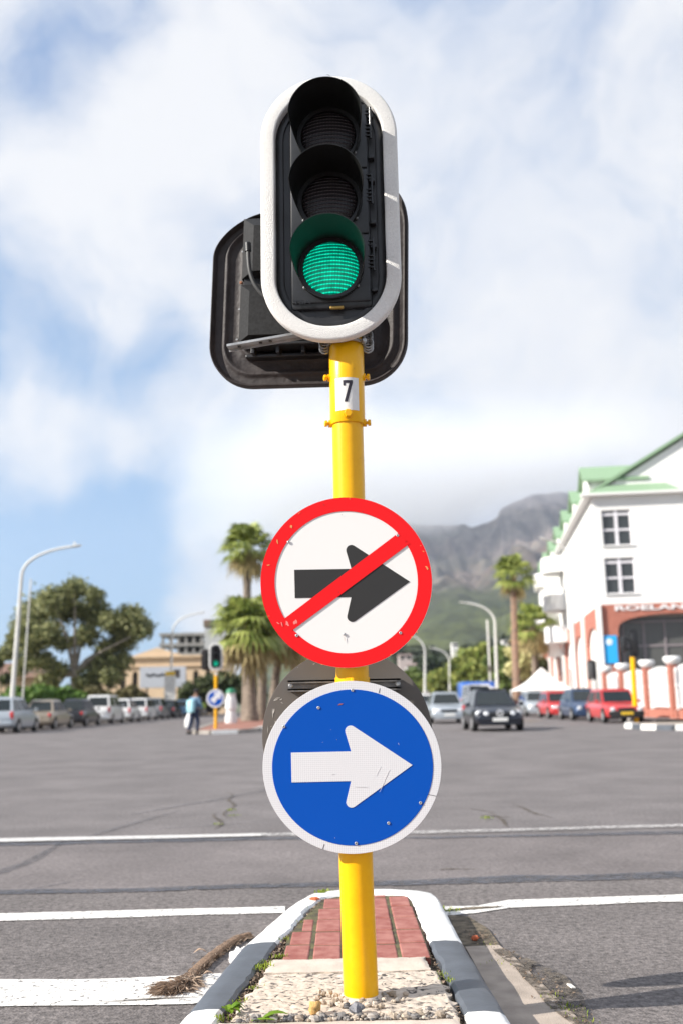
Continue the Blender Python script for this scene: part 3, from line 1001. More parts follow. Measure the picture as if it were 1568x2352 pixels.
base = atY(829, 2295, PY)
TL = thing('traffic_light', 'green lit traffic light on the yellow pole numbered 7', 'traffic light', (base.x, PY, IZ))
ctrl = [(829.5, 2296), (823, 2140), (817, 1978), (812, 1760), (808.5, 1541), (801.5, 1138), (799.5, 1047), (796, 880), (795, 790), (794.5, 760)]
path = [atY(x, y, PY) for x, y in ctrl]
path[0] = Vector((path[0].x, PY, IZ - .02))
def smooth_path(P, n=8):
    out = []
    for i in range(len(P) - 1):
        p0 = P[max(i - 1, 0)]; p1 = P[i]; p2 = P[i + 1]; p3 = P[min(i + 2, len(P) - 1)]
        for k in range(n):
            t = k / n
            out.append(0.5 * ((2 * p1) + (p2 - p0) * t + (2 * p0 - 5 * p1 + 4 * p2 - p3) * t * t + (3 * p1 - p0 - 3 * p2 + p3) * t ** 3))
    out.append(P[-1])
    return out
def px_at(z):
    for a, b in zip(path[:-1], path[1:]):
        if a.z <= z <= b.z:
            return a.x + (b.x - a.x) * (z - a.z) / (b.z - a.z)
    return path[-1].x
mb = MB(); mb.tube(smooth_path(path), .0572, 48)
obj('pole', mb, M_YEL, TL, smooth=True, world=True)
mb = MB()
rings = []
cb = Vector((base.x, PY, IZ - .012))
mb.lathe([(.075, 0), (.072, .012), (.064, .02), (.058, .022)], 30, c=(base.x, PY, IZ - .012))
obj('base_mortar', mb, M_CONC, TL, smooth=True, world=True)
# sleeve
z_s0, z_s1 = atY(797, 977, PY).z, atY(795, 800, PY).z
mb = MB()
xs0, xs1 = px_at(z_s0), px_at(z_s1)
mb.tube([(xs0, PY, z_s0), (xs0, PY, z_s0 + .004), (xs1, PY, z_s1), (xs1, PY, z_s1 + .012)], [.0622, .0640, .0640, .0575], 48)
sleeve = obj('sleeve', mb, M_YEL, TL, smooth=True, world=True)
def hexbolt(mb, p, d, r=.012, h=.010, shank=.012):
    d = Vector(d).normalized(); p = Vector(p)
    mb.tube([p - d * .01, p + d * shank], r * .55, 12)
    mb.tube([p + d * shank, p + d * (shank + h * .85), p + d * (shank + h)], [r, r, r * .85], 6)
    mb.tube([p - d * .004, p + d * .006], r * 1.15, 14)
for (x, y, sx) in [(755, 869, -1), (838, 867, 1), (756, 974, -1), (840, 972, 1)]:
    z = atY(x, y, PY).z
    mb = MB(); hexbolt(mb, (px_at(z) + sx * .063, PY - .004, z), (sx, -.25 if sx < 0 else -.15, 0))
    obj('bolt', mb, M_YEL, sleeve, smooth=True, sharp=25)
z = atY(797, 950, PY - .064).z
mb = MB(); hexbolt(mb, (px_at(z) + .001, PY - .063, z), (0.1, -1, 0), .015, .012, .006)
obj('bolt', mb, M_YEL, sleeve, smooth=True, sharp=25)
# number plate wrapped on the sleeve
def wrap(mb, poly, r, z0):
    """poly of (u, v) metres on the sleeve, u around from the front"""
    for (u0, v0, u1, v1, u2, v2, u3, v3) in poly:
        n = 6
        vs = []
        for i in range(n + 1):
            t = i / n
            a = (u0 + (u1 - u0) * t, v0 + (v1 - v0) * t)
            b = (u3 + (u2 - u3) * t, v3 + (v2 - v3) * t)
            for (u, v) in (a, b):
                an = u / r
                vs.append((px_at(z0 + v) + r * math.sin(an), PY - r * math.cos(an), z0 + v))
        mb.add(vs, [(2 * i, 2 * i + 2, 2 * i + 3, 2 * i + 1) for i in range(n)])
zt, zb = atY(796, 866, PY - .064).z, atY(796, 941, PY - .064).z
mb = MB(); H = zt - zb
wrap(mb, [(-.046, 0, .046, 0, .046, H, -.046, H)], .0650, zb)
plate = obj('number_plate', mb, M_WHT, TL, smooth=True, world=True)
k_ = 1 / 313.0 * .096   # picture units of the enlarged view to metres
def S(u, v):
    return ((u - 740) * .000312 + .0010, (1222 - v) * .000312)
q = [((690, 863), (804, 863), (804, 897), (690, 897)), ((690, 897), (719, 897), (717, 927), (690, 927)), ((766, 893), (804, 895), (741, 1123), (702, 1123))]
mb = MB()
for (a, b, c, d) in q:
    A, B, C, D_ = S(*a), S(*b), S(*c), S(*d)
    wrap(mb, [(D_[0], D_[1], C[0], C[1], B[0], B[1], A[0], A[1])], .0660, zb)
obj('digit', mb, M_INK, plate)

# front head, local frame: origin at the middle lens, face towards -y
lens3 = atY(761.5, 622, 3.44)
pitch_z = .265
HC = Vector((lens3.x - .002, 3.44, lens3.z + pitch_z))
HROT = (0, 0, rad(-3.5))
hp = dict(loc=HC - Vector(TL.location), rot=HROT)
def ring_loft(mb, prof, hw, hh, r, cz=0, cx=0, n=14, close_center=False):
    rings = []
    for (o, y) in prof:
        pts = rrect(hw - o, hh - o, max(r - o, .01), n, cx, cz)
        rings.append([(p[0], y, p[1]) for p in pts])
    mb.loft(rings, cap=close_center)
HW, HH, HR = .257, .530, .250
mb = MB()
ring_loft(mb, [(.054, .012), (.054, -.022), (.053, -.0255), (.050, -.0275), (.045, -.028), (.009, -.028), (.004, -.0265), (.001, -.023), (0, -.018), (0, .006), (.004, .012), (.054, .012)], HW, HH, HR, cz=-.012, n=18)
bb = MB()
ring_loft(bb, [(.050, .010), (.062, .004), (.074, .000), (.082, .002), (.088, .030), (.094, .034)], HW, HH, HR, cz=-.012, n=18, close_center=True)
backboard = obj('backboard', bb, M_BLK, TL, smooth=True, **hp)
obj('border', mb, M_RIM, backboard, smooth=True, sharp=50)
bb = MB(); ring_loft(bb, [(.002, .0135), (.01, .02), (.05, .03), (.09, .05), (.1, .052)], HW, HH, HR, cz=-.012, n=18, close_center=True)
obj('back_shell', bb, M_BLK, backboard, smooth=True)
# housing
hs = MB()
hs.box((0.0, .020, -.004), (.298, .060, .822), bev=.012)
hs.box((0.0, .10, -.004), (.25, .12, .80), bev=.02)
for k in (-1, 0, 1):
    hs.box((0, -.012, k * pitch_z), (.288, .012, .258), bev=.006)
    hs.box((.158, .004, k * pitch_z + .085), (.022, .040, .014), bev=.003)
    hs.box((.158, .004, k * pitch_z - .085), (.022, .040, .014), bev=.003)
housing = obj('signal_housing', hs, M_BLK2, TL, smooth=True, **hp)
for k in (-1, 0, 1):
    mb = MB()
    for dz in (-.050, -.035, -.02, -.005, .04, .055):
        mb.box((.150, -.014, k * pitch_z + dz + .05), (.026, .012, .005), bev=.0015)
    mb.cyl((.158, -.016, k * pitch_z - .012), (.158, -.016, k * pitch_z + .118), .0045, 10)
    obj('hinge', mb, M_BLK2, housing, smooth=True)
mb = MB(); mb.box((.02, -.014, -pitch_z - .150), (.05, .014, .010), bev=.002)
obj('latch', mb, mat('brass_latch', (.35, .22, .06), .4, metal=.7), housing)
tm = text_mb('TSA', .028, .002)
o = obj('lettering', tm, M_BLK2, housing); o.location = (-.140, -.0185, -pitch_z - .132); o.scale = (1.35, 1, .8)
def visor_mb(r0=.121, r1=.133, L=.203, nth=64, ns=14, t=.0022, droop=rad(4)):
    mb = MB(); sheets = []
    def leng(th):
        a = abs(th)
        if a < rad(86):
            return L * (1 - .03 * (a / rad(86)) ** 2)
        x = min(1, (a - rad(86)) / rad(46))
        return .028 + (L * .97 - .028) * (1 - x) ** 1.15
    outs = []
    for side in (0, 1):
        rows = []
        for i in range(nth + 1):
            th = -PI + 2 * PI * i / nth
            le = leng(th); row = []
            for j in range(ns + 1):
                s = le * j / ns
                r = r0 + (r1 - r0) * (s / L) - (t if side else 0)
                x = r * math.sin(th); z = r * math.cos(th) - s * math.tan(droop)
                row.append((x, -s, z))
            rows.append(row)
        outs.append(rows)
    vs = [p for rows in outs for row in rows for p in row]
    n1 = (nth + 1) * (ns + 1); w = ns + 1; fs = []
    for i in range(nth):
        for j in range(ns):
            a = i * w + j
            fs.append((a, a + 1, a + w + 1, a + w))
            fs.append((n1 + a, n1 + a + w, n1 + a + w + 1, n1 + a + 1))
        a = i * w + ns
        fs.append((a, n1 + a, n1 + a + w, a + w))
    return MB().add(vs, fs)
def lens_mat(name, color, emit, strength, base_e=.30):
    m = bpy.data.materials.new(name); m.use_nodes = True
    nt = m.node_tree; L = nt.links.new; b = nt.nodes['Principled BSDF']
    t = nt.nodes.new('ShaderNodeTexCoord'); sp = nt.nodes.new('ShaderNodeSeparateXYZ'); L(t.outputs['Object'], sp.inputs[0])
    def mth(op, a, b_=None, c=None):
        n = nt.nodes.new('ShaderNodeMath'); n.operation = op
        for i, v in enumerate((a, b_, c)):
            if v is None: continue
            if isinstance(v, (int, float)): n.inputs[i].default_value = v
            else: L(v, n.inputs[i])
        return n.outputs[0]
    x, z = sp.outputs[0], sp.outputs[2]
    # rows of moulded prisms, slightly curved
    zc = mth('MULTIPLY_ADD', mth('MULTIPLY', x, x), 1.1, z)
    row = mth('SINE', mth('MULTIPLY', zc, 2 * PI / .0142))
    rowp = mth('POWER', mth('MULTIPLY_ADD', row, .5, .5), 5.0)
    fine = mth('SINE', mth('MULTIPLY', x, 2 * PI / .0056))
    finep = mth('MULTIPLY_ADD', fine, .5, .5)
    n = nt.nodes.new('ShaderNodeTexNoise'); n.inputs['Scale'].default_value = 42; n.inputs['Detail'].default_value = 3
    L(t.outputs['Object'], n.inputs['Vector'])
    rr = mth('SQRT', mth('ADD', mth('MULTIPLY', x, x), mth('MULTIPLY', mth('ADD', z, .035), mth('ADD', z, .035))))
    hot = mth('MAXIMUM', mth('SUBTRACT', 1.0, mth('MULTIPLY', rr, 9.0)), 0)
    v = mth('ADD', base_e, mth('MULTIPLY', mth('MULTIPLY', rowp, mth('MULTIPLY_ADD', finep, .75, .25)), 1.7))
    v = mth('ADD', v, mth('MULTIPLY', mth('MULTIPLY', hot, finep), .55))
    v = mth('MULTIPLY', v, mth('MULTIPLY_ADD', n.outputs['Fac'], 1.4, .35))
    b.inputs['Base Color'].default_value = (*color, 1)
    b.inputs['Roughness'].default_value = .18
    if strength > 0:
        r = nt.nodes.new('ShaderNodeValToRGB'); e = r.color_ramp.elements
        e[0].color = (0, emit[1] * .38, emit[2] * .40, 1); e[1].color = (emit[0], emit[1], emit[2], 1)
        L(mth('MULTIPLY', v, .62), r.inputs['Fac'])
        L(r.outputs['Color'], b.inputs['Emission Color'])
        L(mth('MULTIPLY', v, strength), b.inputs['Emission Strength'])
    bp = nt.nodes.new('ShaderNodeBump'); bp.inputs['Strength'].default_value = .8; bp.inputs['Distance'].default_value = .003
    L(mth('ADD', rowp, mth('MULTIPLY', finep, .4)), bp.inputs['Height']); L(bp.outputs['Normal'], b.inputs['Normal'])
    if strength == 0:
        mr_ = nt.nodes.new('ShaderNodeMix'); mr_.data_type = 'RGBA'
        mr_.inputs['A'].default_value = (*color, 1); mr_.inputs['B'].default_value = (*[c * 7 for c in color], 1)
        L(mth('MULTIPLY', rowp, finep), mr_.inputs['Factor']); L(mr_.outputs['Result'], b.inputs['Base Color'])
    return m
M_GREEN = lens_mat('green_signal_lens', (0.0, .08, .06), (.0, .88, .52), 0.40)
M_DEAD = lens_mat('dark_signal_lens', (.022, .018, .020), (0, 0, 0), 0)
def lens_mb(r=.1015):
    return MB().lathe([(r, 0), (r, .004), (r * .98, .007), (r * .85, .015), (r * .6, .023), (r * .3, .028), (r * .04, .0295)], 48)
for i, k in enumerate((1, 0, -1)):
    loc = HC - Vector(TL.location) + Vector((0, -.016, k * pitch_z))
    o = obj('visor', visor_mb(), M_VIN, TL, loc=loc, rot=HROT, smooth=True, label=['top visor over the unlit red lens', 'middle visor over the unlit amber lens', 'bottom visor glowing green inside'][i])
    mb = MB()
    mb.lathe([(.119, 0), (.119, -.0), (.119, .012), (.104, .012), (.102, .004), (.102, 0)], 48, M=Matrix.Rotation(PI / 2, 4, 'X'))
    obj('bezel', mb, M_BLK, o, smooth=True)
    for (sx, sz) in ((-1, -.75), (1, -.75), (-1, .75), (1, .75)):
        mb = MB(); n_ = Vector((sx, 0, sz)).normalized()
        mb.lathe([(.0055, 0), (.0055, .003), (.003, .005)], 10, M=Matrix.Translation(n_ * .1225 + Vector((0, -.012, 0))) @ n_.to_track_quat('Z', 'Y').to_matrix().to_4x4())
        obj('screw', mb, M_GALV, o)
    o = obj('lens', lens_mb(), M_GREEN if k == -1 else M_DEAD, TL, loc=loc + Vector((0, -.006, 0)), rot=(PI / 2, 0, HROT[2]), smooth=True,
            label=['unlit red lens', 'unlit amber lens', 'lit green lens'][i])
# lens material uses object x/z: rotate mesh data so that z is up in the object
for o in [c for c in TL.children if c.name.startswith('lens')]:
    o.data.transform(Matrix.Rotation(PI / 2, 4, 'X'))
    o.rotation_euler = HROT

# pole top fittings: stainless bands holding the heads
for (dz, r) in ((0.028, .066), (-.004, .068)):
    zc = atY(795, 790, PY).z + dz
    mb = MB()
    xx = px_at(zc)
    mb.tube([(xx + r * math.cos(a), PY + r * math.sin(a), zc) for a in np.linspace(0, 2 * PI, 33)], .006, 8, squash=1)
    for sx in (-1, 1):
        for k in range(3):
            mb.tube([(xx + sx * (r + .012) + .018 * math.cos(a), PY - .02 + .006 * k, zc + .018 * math.sin(a) - .008 * k) for a in np.linspace(0, 2 * PI, 13)], .0035, 6)
        hexbolt(mb, (xx + sx * .062, PY - .048, zc - .004), (sx * .3, -1, 0), .009, .009, .008)
    obj('steel_band', mb, M_GALV, TL, smooth=True, world=True)
# mast section above the sleeve and horizontal arms to the heads
ztop = HC.z + .40
mb = MB(); mb.tube([(px_at(path[-1].z), PY + .02, path[-1].z - .02), (px_at(path[-1].z) - .02, PY + .035, ztop)], .03, 20)
for zz in (HC.z - .36, HC.z + .33):
    mb.box((HC.x + .0, 3.545, zz), (.06, .10, .03), bev=.004)
obj('mounting_post', mb, M_BLK, TL, smooth=True, world=True)

# rear head seen from behind
M_BRD = mat('moulded_back_plastic', (0.042, 0.035, 0.035), 0.6, var=0.18, scale=16, bump=0.7, bscale=38, dist=0.006, spec=.35)
RY = 3.80
RC = Vector(((atY(485, 690, RY).x + atY(935, 690, RY).x) / 2, RY, 0))
zt_, zb_ = atY(700, 462, RY).z, atY(660, 889, RY).z
RC.z = (zt_ + zb_) / 2
RHW = (atY(935, 690, RY).x - atY(485, 690, RY).x) / 2 / math.cos(rad(8)); RHH = (zt_ - zb_) / 2
RROT = (0, rad(2.0), rad(-8))
RLOC = None
print('rear board', RC, RHW, RHH)
rp = dict(loc=RC - Vector(TL.location), rot=RROT)
def blend_prof(o):
    # height towards the viewer (negative y) of the moulded back
    y = 0.0
    def bump(c, w, h):
        return h * math.exp(-((o - c) / w) ** 2)
    y -= bump(.058, .010, .012) + bump(.135, .012, .016) + bump(.098, .02, -.005)
    y += -.010 * max(0, 1 - o / .012) - .010 * min(1, max(0, (o - .15) / .02))
    return y
mb = MB()
prof = [(0, .012), (0, -.022), (.004, -.026), (.010, -.020), (.014, -.006)] + [(o, blend_prof(o)) for o in np.linspace(.018, .20, 34)]
ring_loft(mb, prof, RHW, RHH, .185, n=16, close_center=True)
mb.v = [(x, y, z * (1 + .26 * x / RHW) if z > 0 else z) for (x, y, z) in mb.v]
rb = obj('rear_backboard', mb, M_BRD, TL, smooth=True, sharp=60, label='moulded dark back of the second backboard', **rp)
def rloc(x, y):
    Mr = Matrix.Rotation(RROT[2], 3, 'Z')
    n_ = Mr @ Vector((0, 1, 0)); v = ray(x, y); C0 = Vector((0, 0, CAM_Z))
    t = (RC - C0).dot(n_) / v.dot(n_)
    q = Mr.inverted() @ (C0 + v * t - RC)
    return q.x, q.z
for (x, z) in [rloc(557, 587), rloc(555, 657), rloc(554, 719), rloc(551, 788), rloc(857, 785), rloc(693, 783), rloc(713, 783)]:
    mb = MB(); mb.lathe([(.0065, 0), (.0065, .003), (.0035, .006)], 12, M=Matrix.Translation(Vector((x, -.012, z))) @ Matrix.Rotation(PI / 2, 4, 'X'))
    obj('screw', mb, M_GALV if len(rb.children) != 1 else mat('rusty_screw', (.3, .12, .06), .7), rb)
def chamfer_box(mb, x0, x1, z0, z1, d, ch, y0=0.0):
    rings = [[(x0, y0, z0), (x1, y0, z0), (x1, y0, z1), (x0, y0, z1)], [(x0, y0 - d * .45, z0), (x1, y0 - d * .45, z0), (x1, y0 - d * .45, z1), (x0, y0 - d * .45, z1)],
             [(x0 + ch, y0 - d, z0 + ch * .2), (x1 - ch, y0 - d, z0 + ch * .2), (x1 - ch, y0 - d, z1 - ch), (x0 + ch, y0 - d, z1 - ch)]]
    mb.loft(rings)
M_HSG = mat('speckled_housing', (0.016, 0.016, 0.017), 0.65, spec=.25, var=0.3, scale=90, bump=0.12, bscale=160, dist=.002)
def rloc(x, y):
    Mr = Matrix.Rotation(RROT[2], 3, 'Z')
    n_ = Mr @ Vector((0, 1, 0)); v = ray(x, y); C0 = Vector((0, 0, CAM_Z))
    t = (RC - C0).dot(n_) / v.dot(n_)
    q = Mr.inverted() @ (C0 + v * t - RC)
    return q.x, q.z
x0, zA = rloc(562, 532); x1 = rloc(740, 532)[0]
zB = rloc(600, 655)[1]; zC = rloc(600, 668)[1]; zD = rloc(580, 800)[1]
mb = MB(); chamfer_box(mb, x0, .17, zB, zA + .02, .095, .055, -.01)
obj('rear_housing', mb, M_HSG, TL, label='upper section of the rear signal housing', **rp)
mb = MB(); chamfer_box(mb, x0 - .004, .17, zD, zC, .095, .050, -.01)
obj('rear_housing', mb, M_HSG, TL, label='lower section of the rear signal housing', **rp)
mb = MB(); mb.box(((x0 + .17) / 2, -.028, (zB + zC) / 2), (.17 - x0 - .02, .05, .05))
obj('housing_gasket', mb, M_BLK, TL, **rp)
# underside ledge and dark slot of the lower housing
mb = MB()
mb.box(((x0 + .2) / 2 + .02, -.055, zD - .025), (.42, .09, .012), bev=.003)
mb.box(((x0 + .2) / 2 + .02, -.02, zD - .055), (.46, .05, .014), bev=.004)
for xx in np.linspace(x0 + .06, .2, 5):
    mb.box((xx, -.05, zD - .042), (.014, .06, .03), bev=.002)
obj('lower_tray', mb, M_BLK, TL, **rp)
# conduit cable out of the housing
pts = [(570.5, 575), (571.5, 600), (575, 625), (585, 652), (600, 672), (622, 690), (650, 705)]
cb_ = [atY(x, y, RY - .13) for x, y in pts]
mb = MB(); mb.tube(smooth_path(cb_, 5), .0085, 12)
cable = obj('cable', mb, mat('grey_cable', (.055, .055, .055), .5), TL, smooth=True, world=True)
mb = MB(); a = atY(569.5, 556, RY - .13); b = atY(570.5, 577, RY - .13)
mb.tube([a, a.lerp(b, .1), b], [.009, .0125, .0125], 12)
obj('cable_gland', mb, M_BLK, cable, smooth=True)
# galvanised flat bar reaching left under the housing
A = atY(524, 797, RY - .20); B = atY(712, 764, 3.56)
d = (B - A).normalized(); up = Vector((0, 0, 1)); s = d.cross(up).normalized()
mb = MB()
hh_, tt = .0045, .022
ring = lambda c: [c + up * hh_ - s * tt, c + up * hh_ + s * tt, c - up * hh_ + s * tt, c - up * hh_ - s * tt]
mb.loft([ring(A), ring(B)])
mb.loft([[p + up * .0 for p in [c + up * .010 - s * tt, c + up * .010 - s * (tt - .005), c - up * .012 - s * (tt - .005), c - up * .012 - s * tt]] for c in (A, B)])
br = obj('support_bar', mb, M_GALV, TL, world=True)
for t in (.14, .52, .4):
    c = A.lerp(B, t) - up * .005
    mb = MB(); mb.cyl(c, c - up * .003, .007, 12)
    obj('bolt_hole', mb, M_BLK, br)
# stray stalk of grass on top of the border
mb = MB(); a = HC + Vector((.012, -.02, HH - .014)); mb.tube([a, a + Vector((-.006, 0, .009)), a + Vector((-.014, 0, .012))], .0008, 5)
o = obj('dry_stalk', mb, M_BLK); tag(o, 'tiny dark stalk on top of the white signal border', 'stalk')

# ------------------------------------------------------------------ signs on the pole
def sheeting(name, color, rough=.35, hexa=0.0, scratch=0.0, c2=None):
    m = mat(name, color, rough, spec=.18)
    nt = m.node_tree; L = nt.links.new; b = nt.nodes['Principled BSDF']
    t = nt.nodes.new('ShaderNodeTexCoord')
    last = None
    base_c = (*color, 1)
    mixn = None
    if hexa > 0:
        v = nt.nodes.new('ShaderNodeTexVoronoi'); v.feature = 'DISTANCE_TO_EDGE'; v.inputs['Scale'].default_value = 150; v.inputs['Randomness'].default_value = .08
        L(t.outputs['Object'], v.inputs['Vector'])
        r = nt.nodes.new('ShaderNodeMapRange'); r.inputs['From Min'].default_value = .02; r.inputs['From Max'].default_value = .07
        L(v.outputs['Distance'], r.inputs['Value'])
        mixn = nt.nodes.new('ShaderNodeMix'); mixn.data_type = 'RGBA'
        mixn.inputs['A'].default_value = (*[min(1, c * (1 + hexa)) for c in color], 1); mixn.inputs['B'].default_value = (*[c * (1 - hexa * .5) for c in color], 1)
        L(r.outputs[0], mixn.inputs['Factor'])
    n = nt.nodes.new('ShaderNodeTexNoise'); n.inputs['Scale'].default_value = 9; n.inputs['Detail'].default_value = 9; n.inputs['Roughness'].default_value = .72
    L(t.outputs['Object'], n.inputs['Vector'])
    r2 = nt.nodes.new('ShaderNodeMapRange'); r2.inputs['From Min'].default_value = .70; r2.inputs['From Max'].default_value = .74
    L(n.outputs['Fac'], r2.inputs['Value'])
    m2 = nt.nodes.new('ShaderNodeMix'); m2.data_type = 'RGBA'
    if mixn:
        L(mixn.outputs['Result'], m2.inputs['A'])
    else:
        m2.inputs['A'].default_value = base_c
    m2.inputs['B'].default_value = (*(c2 or color), 1)
    L(r2.outputs[0], m2.inputs['Factor'])
    L(m2.outputs['Result'], b.inputs['Base Color'])
    if c2 is None:
        m2.inputs['B'].default_value = (*[c * .8 for c in color], 1)
    return m
M_SRED = sheeting('red_sheeting', (0.80, 0.010, 0.014), .5, c2=(.85, .28, .12))
M_SWHT = sheeting('white_sheeting', (0.80, 0.79, 0.765), .5)
M_SBLK = sheeting('charcoal_sheeting', (0.036, 0.036, 0.036), .6)
M_SBLU = sheeting('blue_sheeting', (0.0, 0.075, 0.42), .38)
M_SREF = sheeting('reflective_sheeting', (0.70, 0.70, 0.71), .5, hexa=.22)
M_SBACK = mat('sign_back_grey', (0.125, 0.112, 0.102), .55, var=.06, scale=4, bump=.05)
M_RIV = mat('rivet', (.62, .62, .62), .3, metal=.85)
M_RIVD = mat('rivet_core', (.05, .05, .05), .6)
def z3(x, y, Y):   # enlarged sign view to the sign's plane
    return atY((1000 + x * .638) / 1.7417, (1950 + y * .638) / 1.7417, Y)
def disc(mb, c, rx, rz, y0, y1, n=96):
    rings = []
    for (y, k) in ((y0, .998), (y0 + (y1 - y0) * .2, 1.0), (y1, 1.0)):
        rings.append([(c.x + p[0] * k, y, c.z + p[1] * k) for p in circle(0, 0, rx, n, rz)])
    mb.loft(rings)
def annulus(mb, c, rx, rz, ix, iz, y, t=.0012, n=96):
    o = circle(0, 0, rx, n, rz); i = circle(0, 0, ix, n, iz)
    rings = [[(c.x + p[0], yy, c.z + p[1]) for p in q] for (q, yy) in ((o, y + t), (o, y), (i, y), (i, y + t))]
    mb.loft(rings + [rings[0]], cap=False)
def poly(mb, pts3, y, t=.0010):
    P2 = [(p.x, p.z) for p in pts3]
    mb.prism([P2], t, M=Matrix.Translation(Vector((0, y, 0))))
def arrow_pts(Y, pts, tips):
    out = []
    for p in pts:
        out.append(z3(p[0], p[1], Y))
    return out
def rounded(tip, a, b, r, n=7):
    """replace a corner by an arc (2-D)"""
    t, a, b = Vector(tip), Vector(a), Vector(b)
    u, v = (a - t).normalized(), (b - t).normalized()
    ang = u.angle(v)
    d = r / math.tan(ang / 2)
    p0, p1 = t + u * d, t + v * d
    cen = t + (u + v).normalized() * (r / math.sin(ang / 2))
    res = []
    a0 = math.atan2(*(p0 - cen).yx); a1 = math.atan2(*(p1 - cen).yx)
    da = (a1 - a0 + PI) % (2 * PI) - PI
    for k in range(n + 1):
        a_ = a0 + da * k / n
        res.append((cen.x + r * math.cos(a_), cen.y + r * math.sin(a_)))
    return res
def rivets(parent, pts, Y, r=.0050):
    for (x, y) in pts:
        p = z3(x, y, Y)
        mb = MB(); mb.lathe([(r * 1.1, 0), (r, .0012), (r * .7, .0020), (r * .45, .0016), (r * .4, .0008)], 16, M=Matrix.Translation(p) @ Matrix.Rotation(PI / 2, 4, 'X'))
        o = obj('rivet', mb, M_RIV, parent, world=True, smooth=True)
        if parent.parent is None:
            pass
        mb = MB(); mb.lathe([(r * .36, 0), (r * .36, .0014)], 10, M=Matrix.Translation(p) @ Matrix.Rotation(PI / 2, 4, 'X'))
        obj('rivet_core', mb, M_RIVD, o)
SY = 3.452
# no-right-turn sign
Lc, Rc_, Tc, Bc = z3(68, 600, SY), z3(1141, 600, SY), z3(605, 62, SY), z3(605, 1133, SY)
rc = Vector(((Lc.x + Rc_.x) / 2, SY, (Tc.z + Bc.z) / 2)); rrx, rrz = (Rc_.x - Lc.x) / 2, (Tc.z - Bc.z) / 2
print('red', rc, rrx, rrz)
NS = thing('road_sign', 'round red and white no right turn sign with struck out black arrow', 'road sign', (rc.x, SY + .01, rc.z))
mb = MB(); disc(mb, rc, rrx, rrz, SY, SY + .006)
obj('sign_plate', mb, M_SWHT, NS, world=True)
mb = MB(); Li, Ri, Ti, Bi = z3(155, 600, SY), z3(1050, 600, SY), z3(603, 148, SY), z3(603, 1040, SY)
annulus(mb, Vector(((Li.x + Ri.x) / 2, 0, rc.z)), (Rc_.x - Lc.x) / 2 * .9985, rrz * .9985, (Ri.x - Li.x) / 2, (Ti.z - Bi.z) / 2, SY - .0020, .0022)
obj('red_ring', mb, M_SRED, NS, world=True)
top = rounded((578, 318), (634, 512), (1000, 591), 33)   # upper barb
bot = rounded((588, 890), (1000, 591), (636, 688), 33)
arr = [(278, 517), (634, 511)] + top + [(1000, 591)] + bot + [(634, 688), (282, 694)]
# make the upper barb from its visible outline
mb = MB(); poly(mb, [z3(x, y, SY) for x, y in arr], SY - .0012, .0014)
obj('arrow', mb, M_SBLK, NS, world=True)
mb = MB(); poly(mb, [z3(x, y, SY) for x, y in [(205, 832), (925, 288), (1000, 352), (262, 900)]], SY - .0030, .0016)
obj('diagonal_bar', mb, M_SRED, NS, world=True)
rivets(NS, [(242, 343), (923, 301), (293, 930), (592, 922), (941, 913)], SY - .0024)
# blue arrow sign
BY = 3.452
Lc, Rc_, Tc, Bc = z3(80, 1750, BY), z3(1198, 1760, BY), z3(640, 1214, BY), z3(640, 2301, BY)
bc = Vector(((Lc.x + Rc_.x) / 2, BY, (Tc.z + Bc.z) / 2)); brx, brz = (Rc_.x - Lc.x) / 2, (Tc.z - Bc.z) / 2
print('blue', bc, brx, brz)
BS = thing('road_sign', 'round blue sign with pale reflective arrow pointing right', 'road sign', (bc.x, BY + .01, bc.z))
mb = MB(); disc(mb, bc, brx, brz, BY, BY + .006)
obj('sign_plate', mb, M_SREF, BS, world=True)
Li, Ri, Ti, Bi = z3(139, 1750, BY), z3(1146, 1760, BY), z3(640, 1268, BY), z3(640, 2248, BY)
mb = MB(); disc(mb, Vector(((Li.x + Ri.x) / 2, 0, (Ti.z + Bi.z) / 2)), (Ri.x - Li.x) / 2, (Ti.z - Bi.z) / 2, BY - .0012, BY + .0004)
obj('blue_field', mb, M_SBLU, BS, world=True)
top = rounded((570, 1448), (632, 1657), (1016, 1742), 34)
bot = rounded((580, 2058), (1016, 1742), (634, 1843), 34)
arr = [(258, 1664), (632, 1656)] + top + [(1016, 1742)] + bot + [(632, 1843), (262, 1851)]
mb = MB(); poly(mb, [z3(x, y, BY) for x, y in arr], BY - .0026, .0016)
obj('arrow', mb, M_SREF, BS, world=True)
rivets(BS, [(641, 1272), (429, 1383), (212, 1501), (1067, 1980), (867, 2107), (664, 2234)], BY - .002)
for (a, b) in [((812, 1260), (806, 1290)), ((465, 2238), (455, 2272)), ((1115, 1927), (1165, 1938))]:
    mb = MB(); A, B = z3(*a, BY), z3(*b, BY); mb.cyl((A.x, BY - .0003, A.z), (B.x, BY - .0003, B.z), .0008, 6)
    obj('sheeting_joint', mb, M_BLK, BS, world=True)
mb = MB(); p = z3(566, 1364, BY); mb.prism([[(p.x - .009, p.z - .002), (p.x + .006, p.z + .001), (p.x + .010, p.z + .004), (p.x - .002, p.z + .004)]], .0008, M=Matrix.Translation(Vector((0, BY - .0022, 0))))
obj('paint_chip', mb, mat('rust_chip', (.35, .10, .07), .8), BS, world=True)
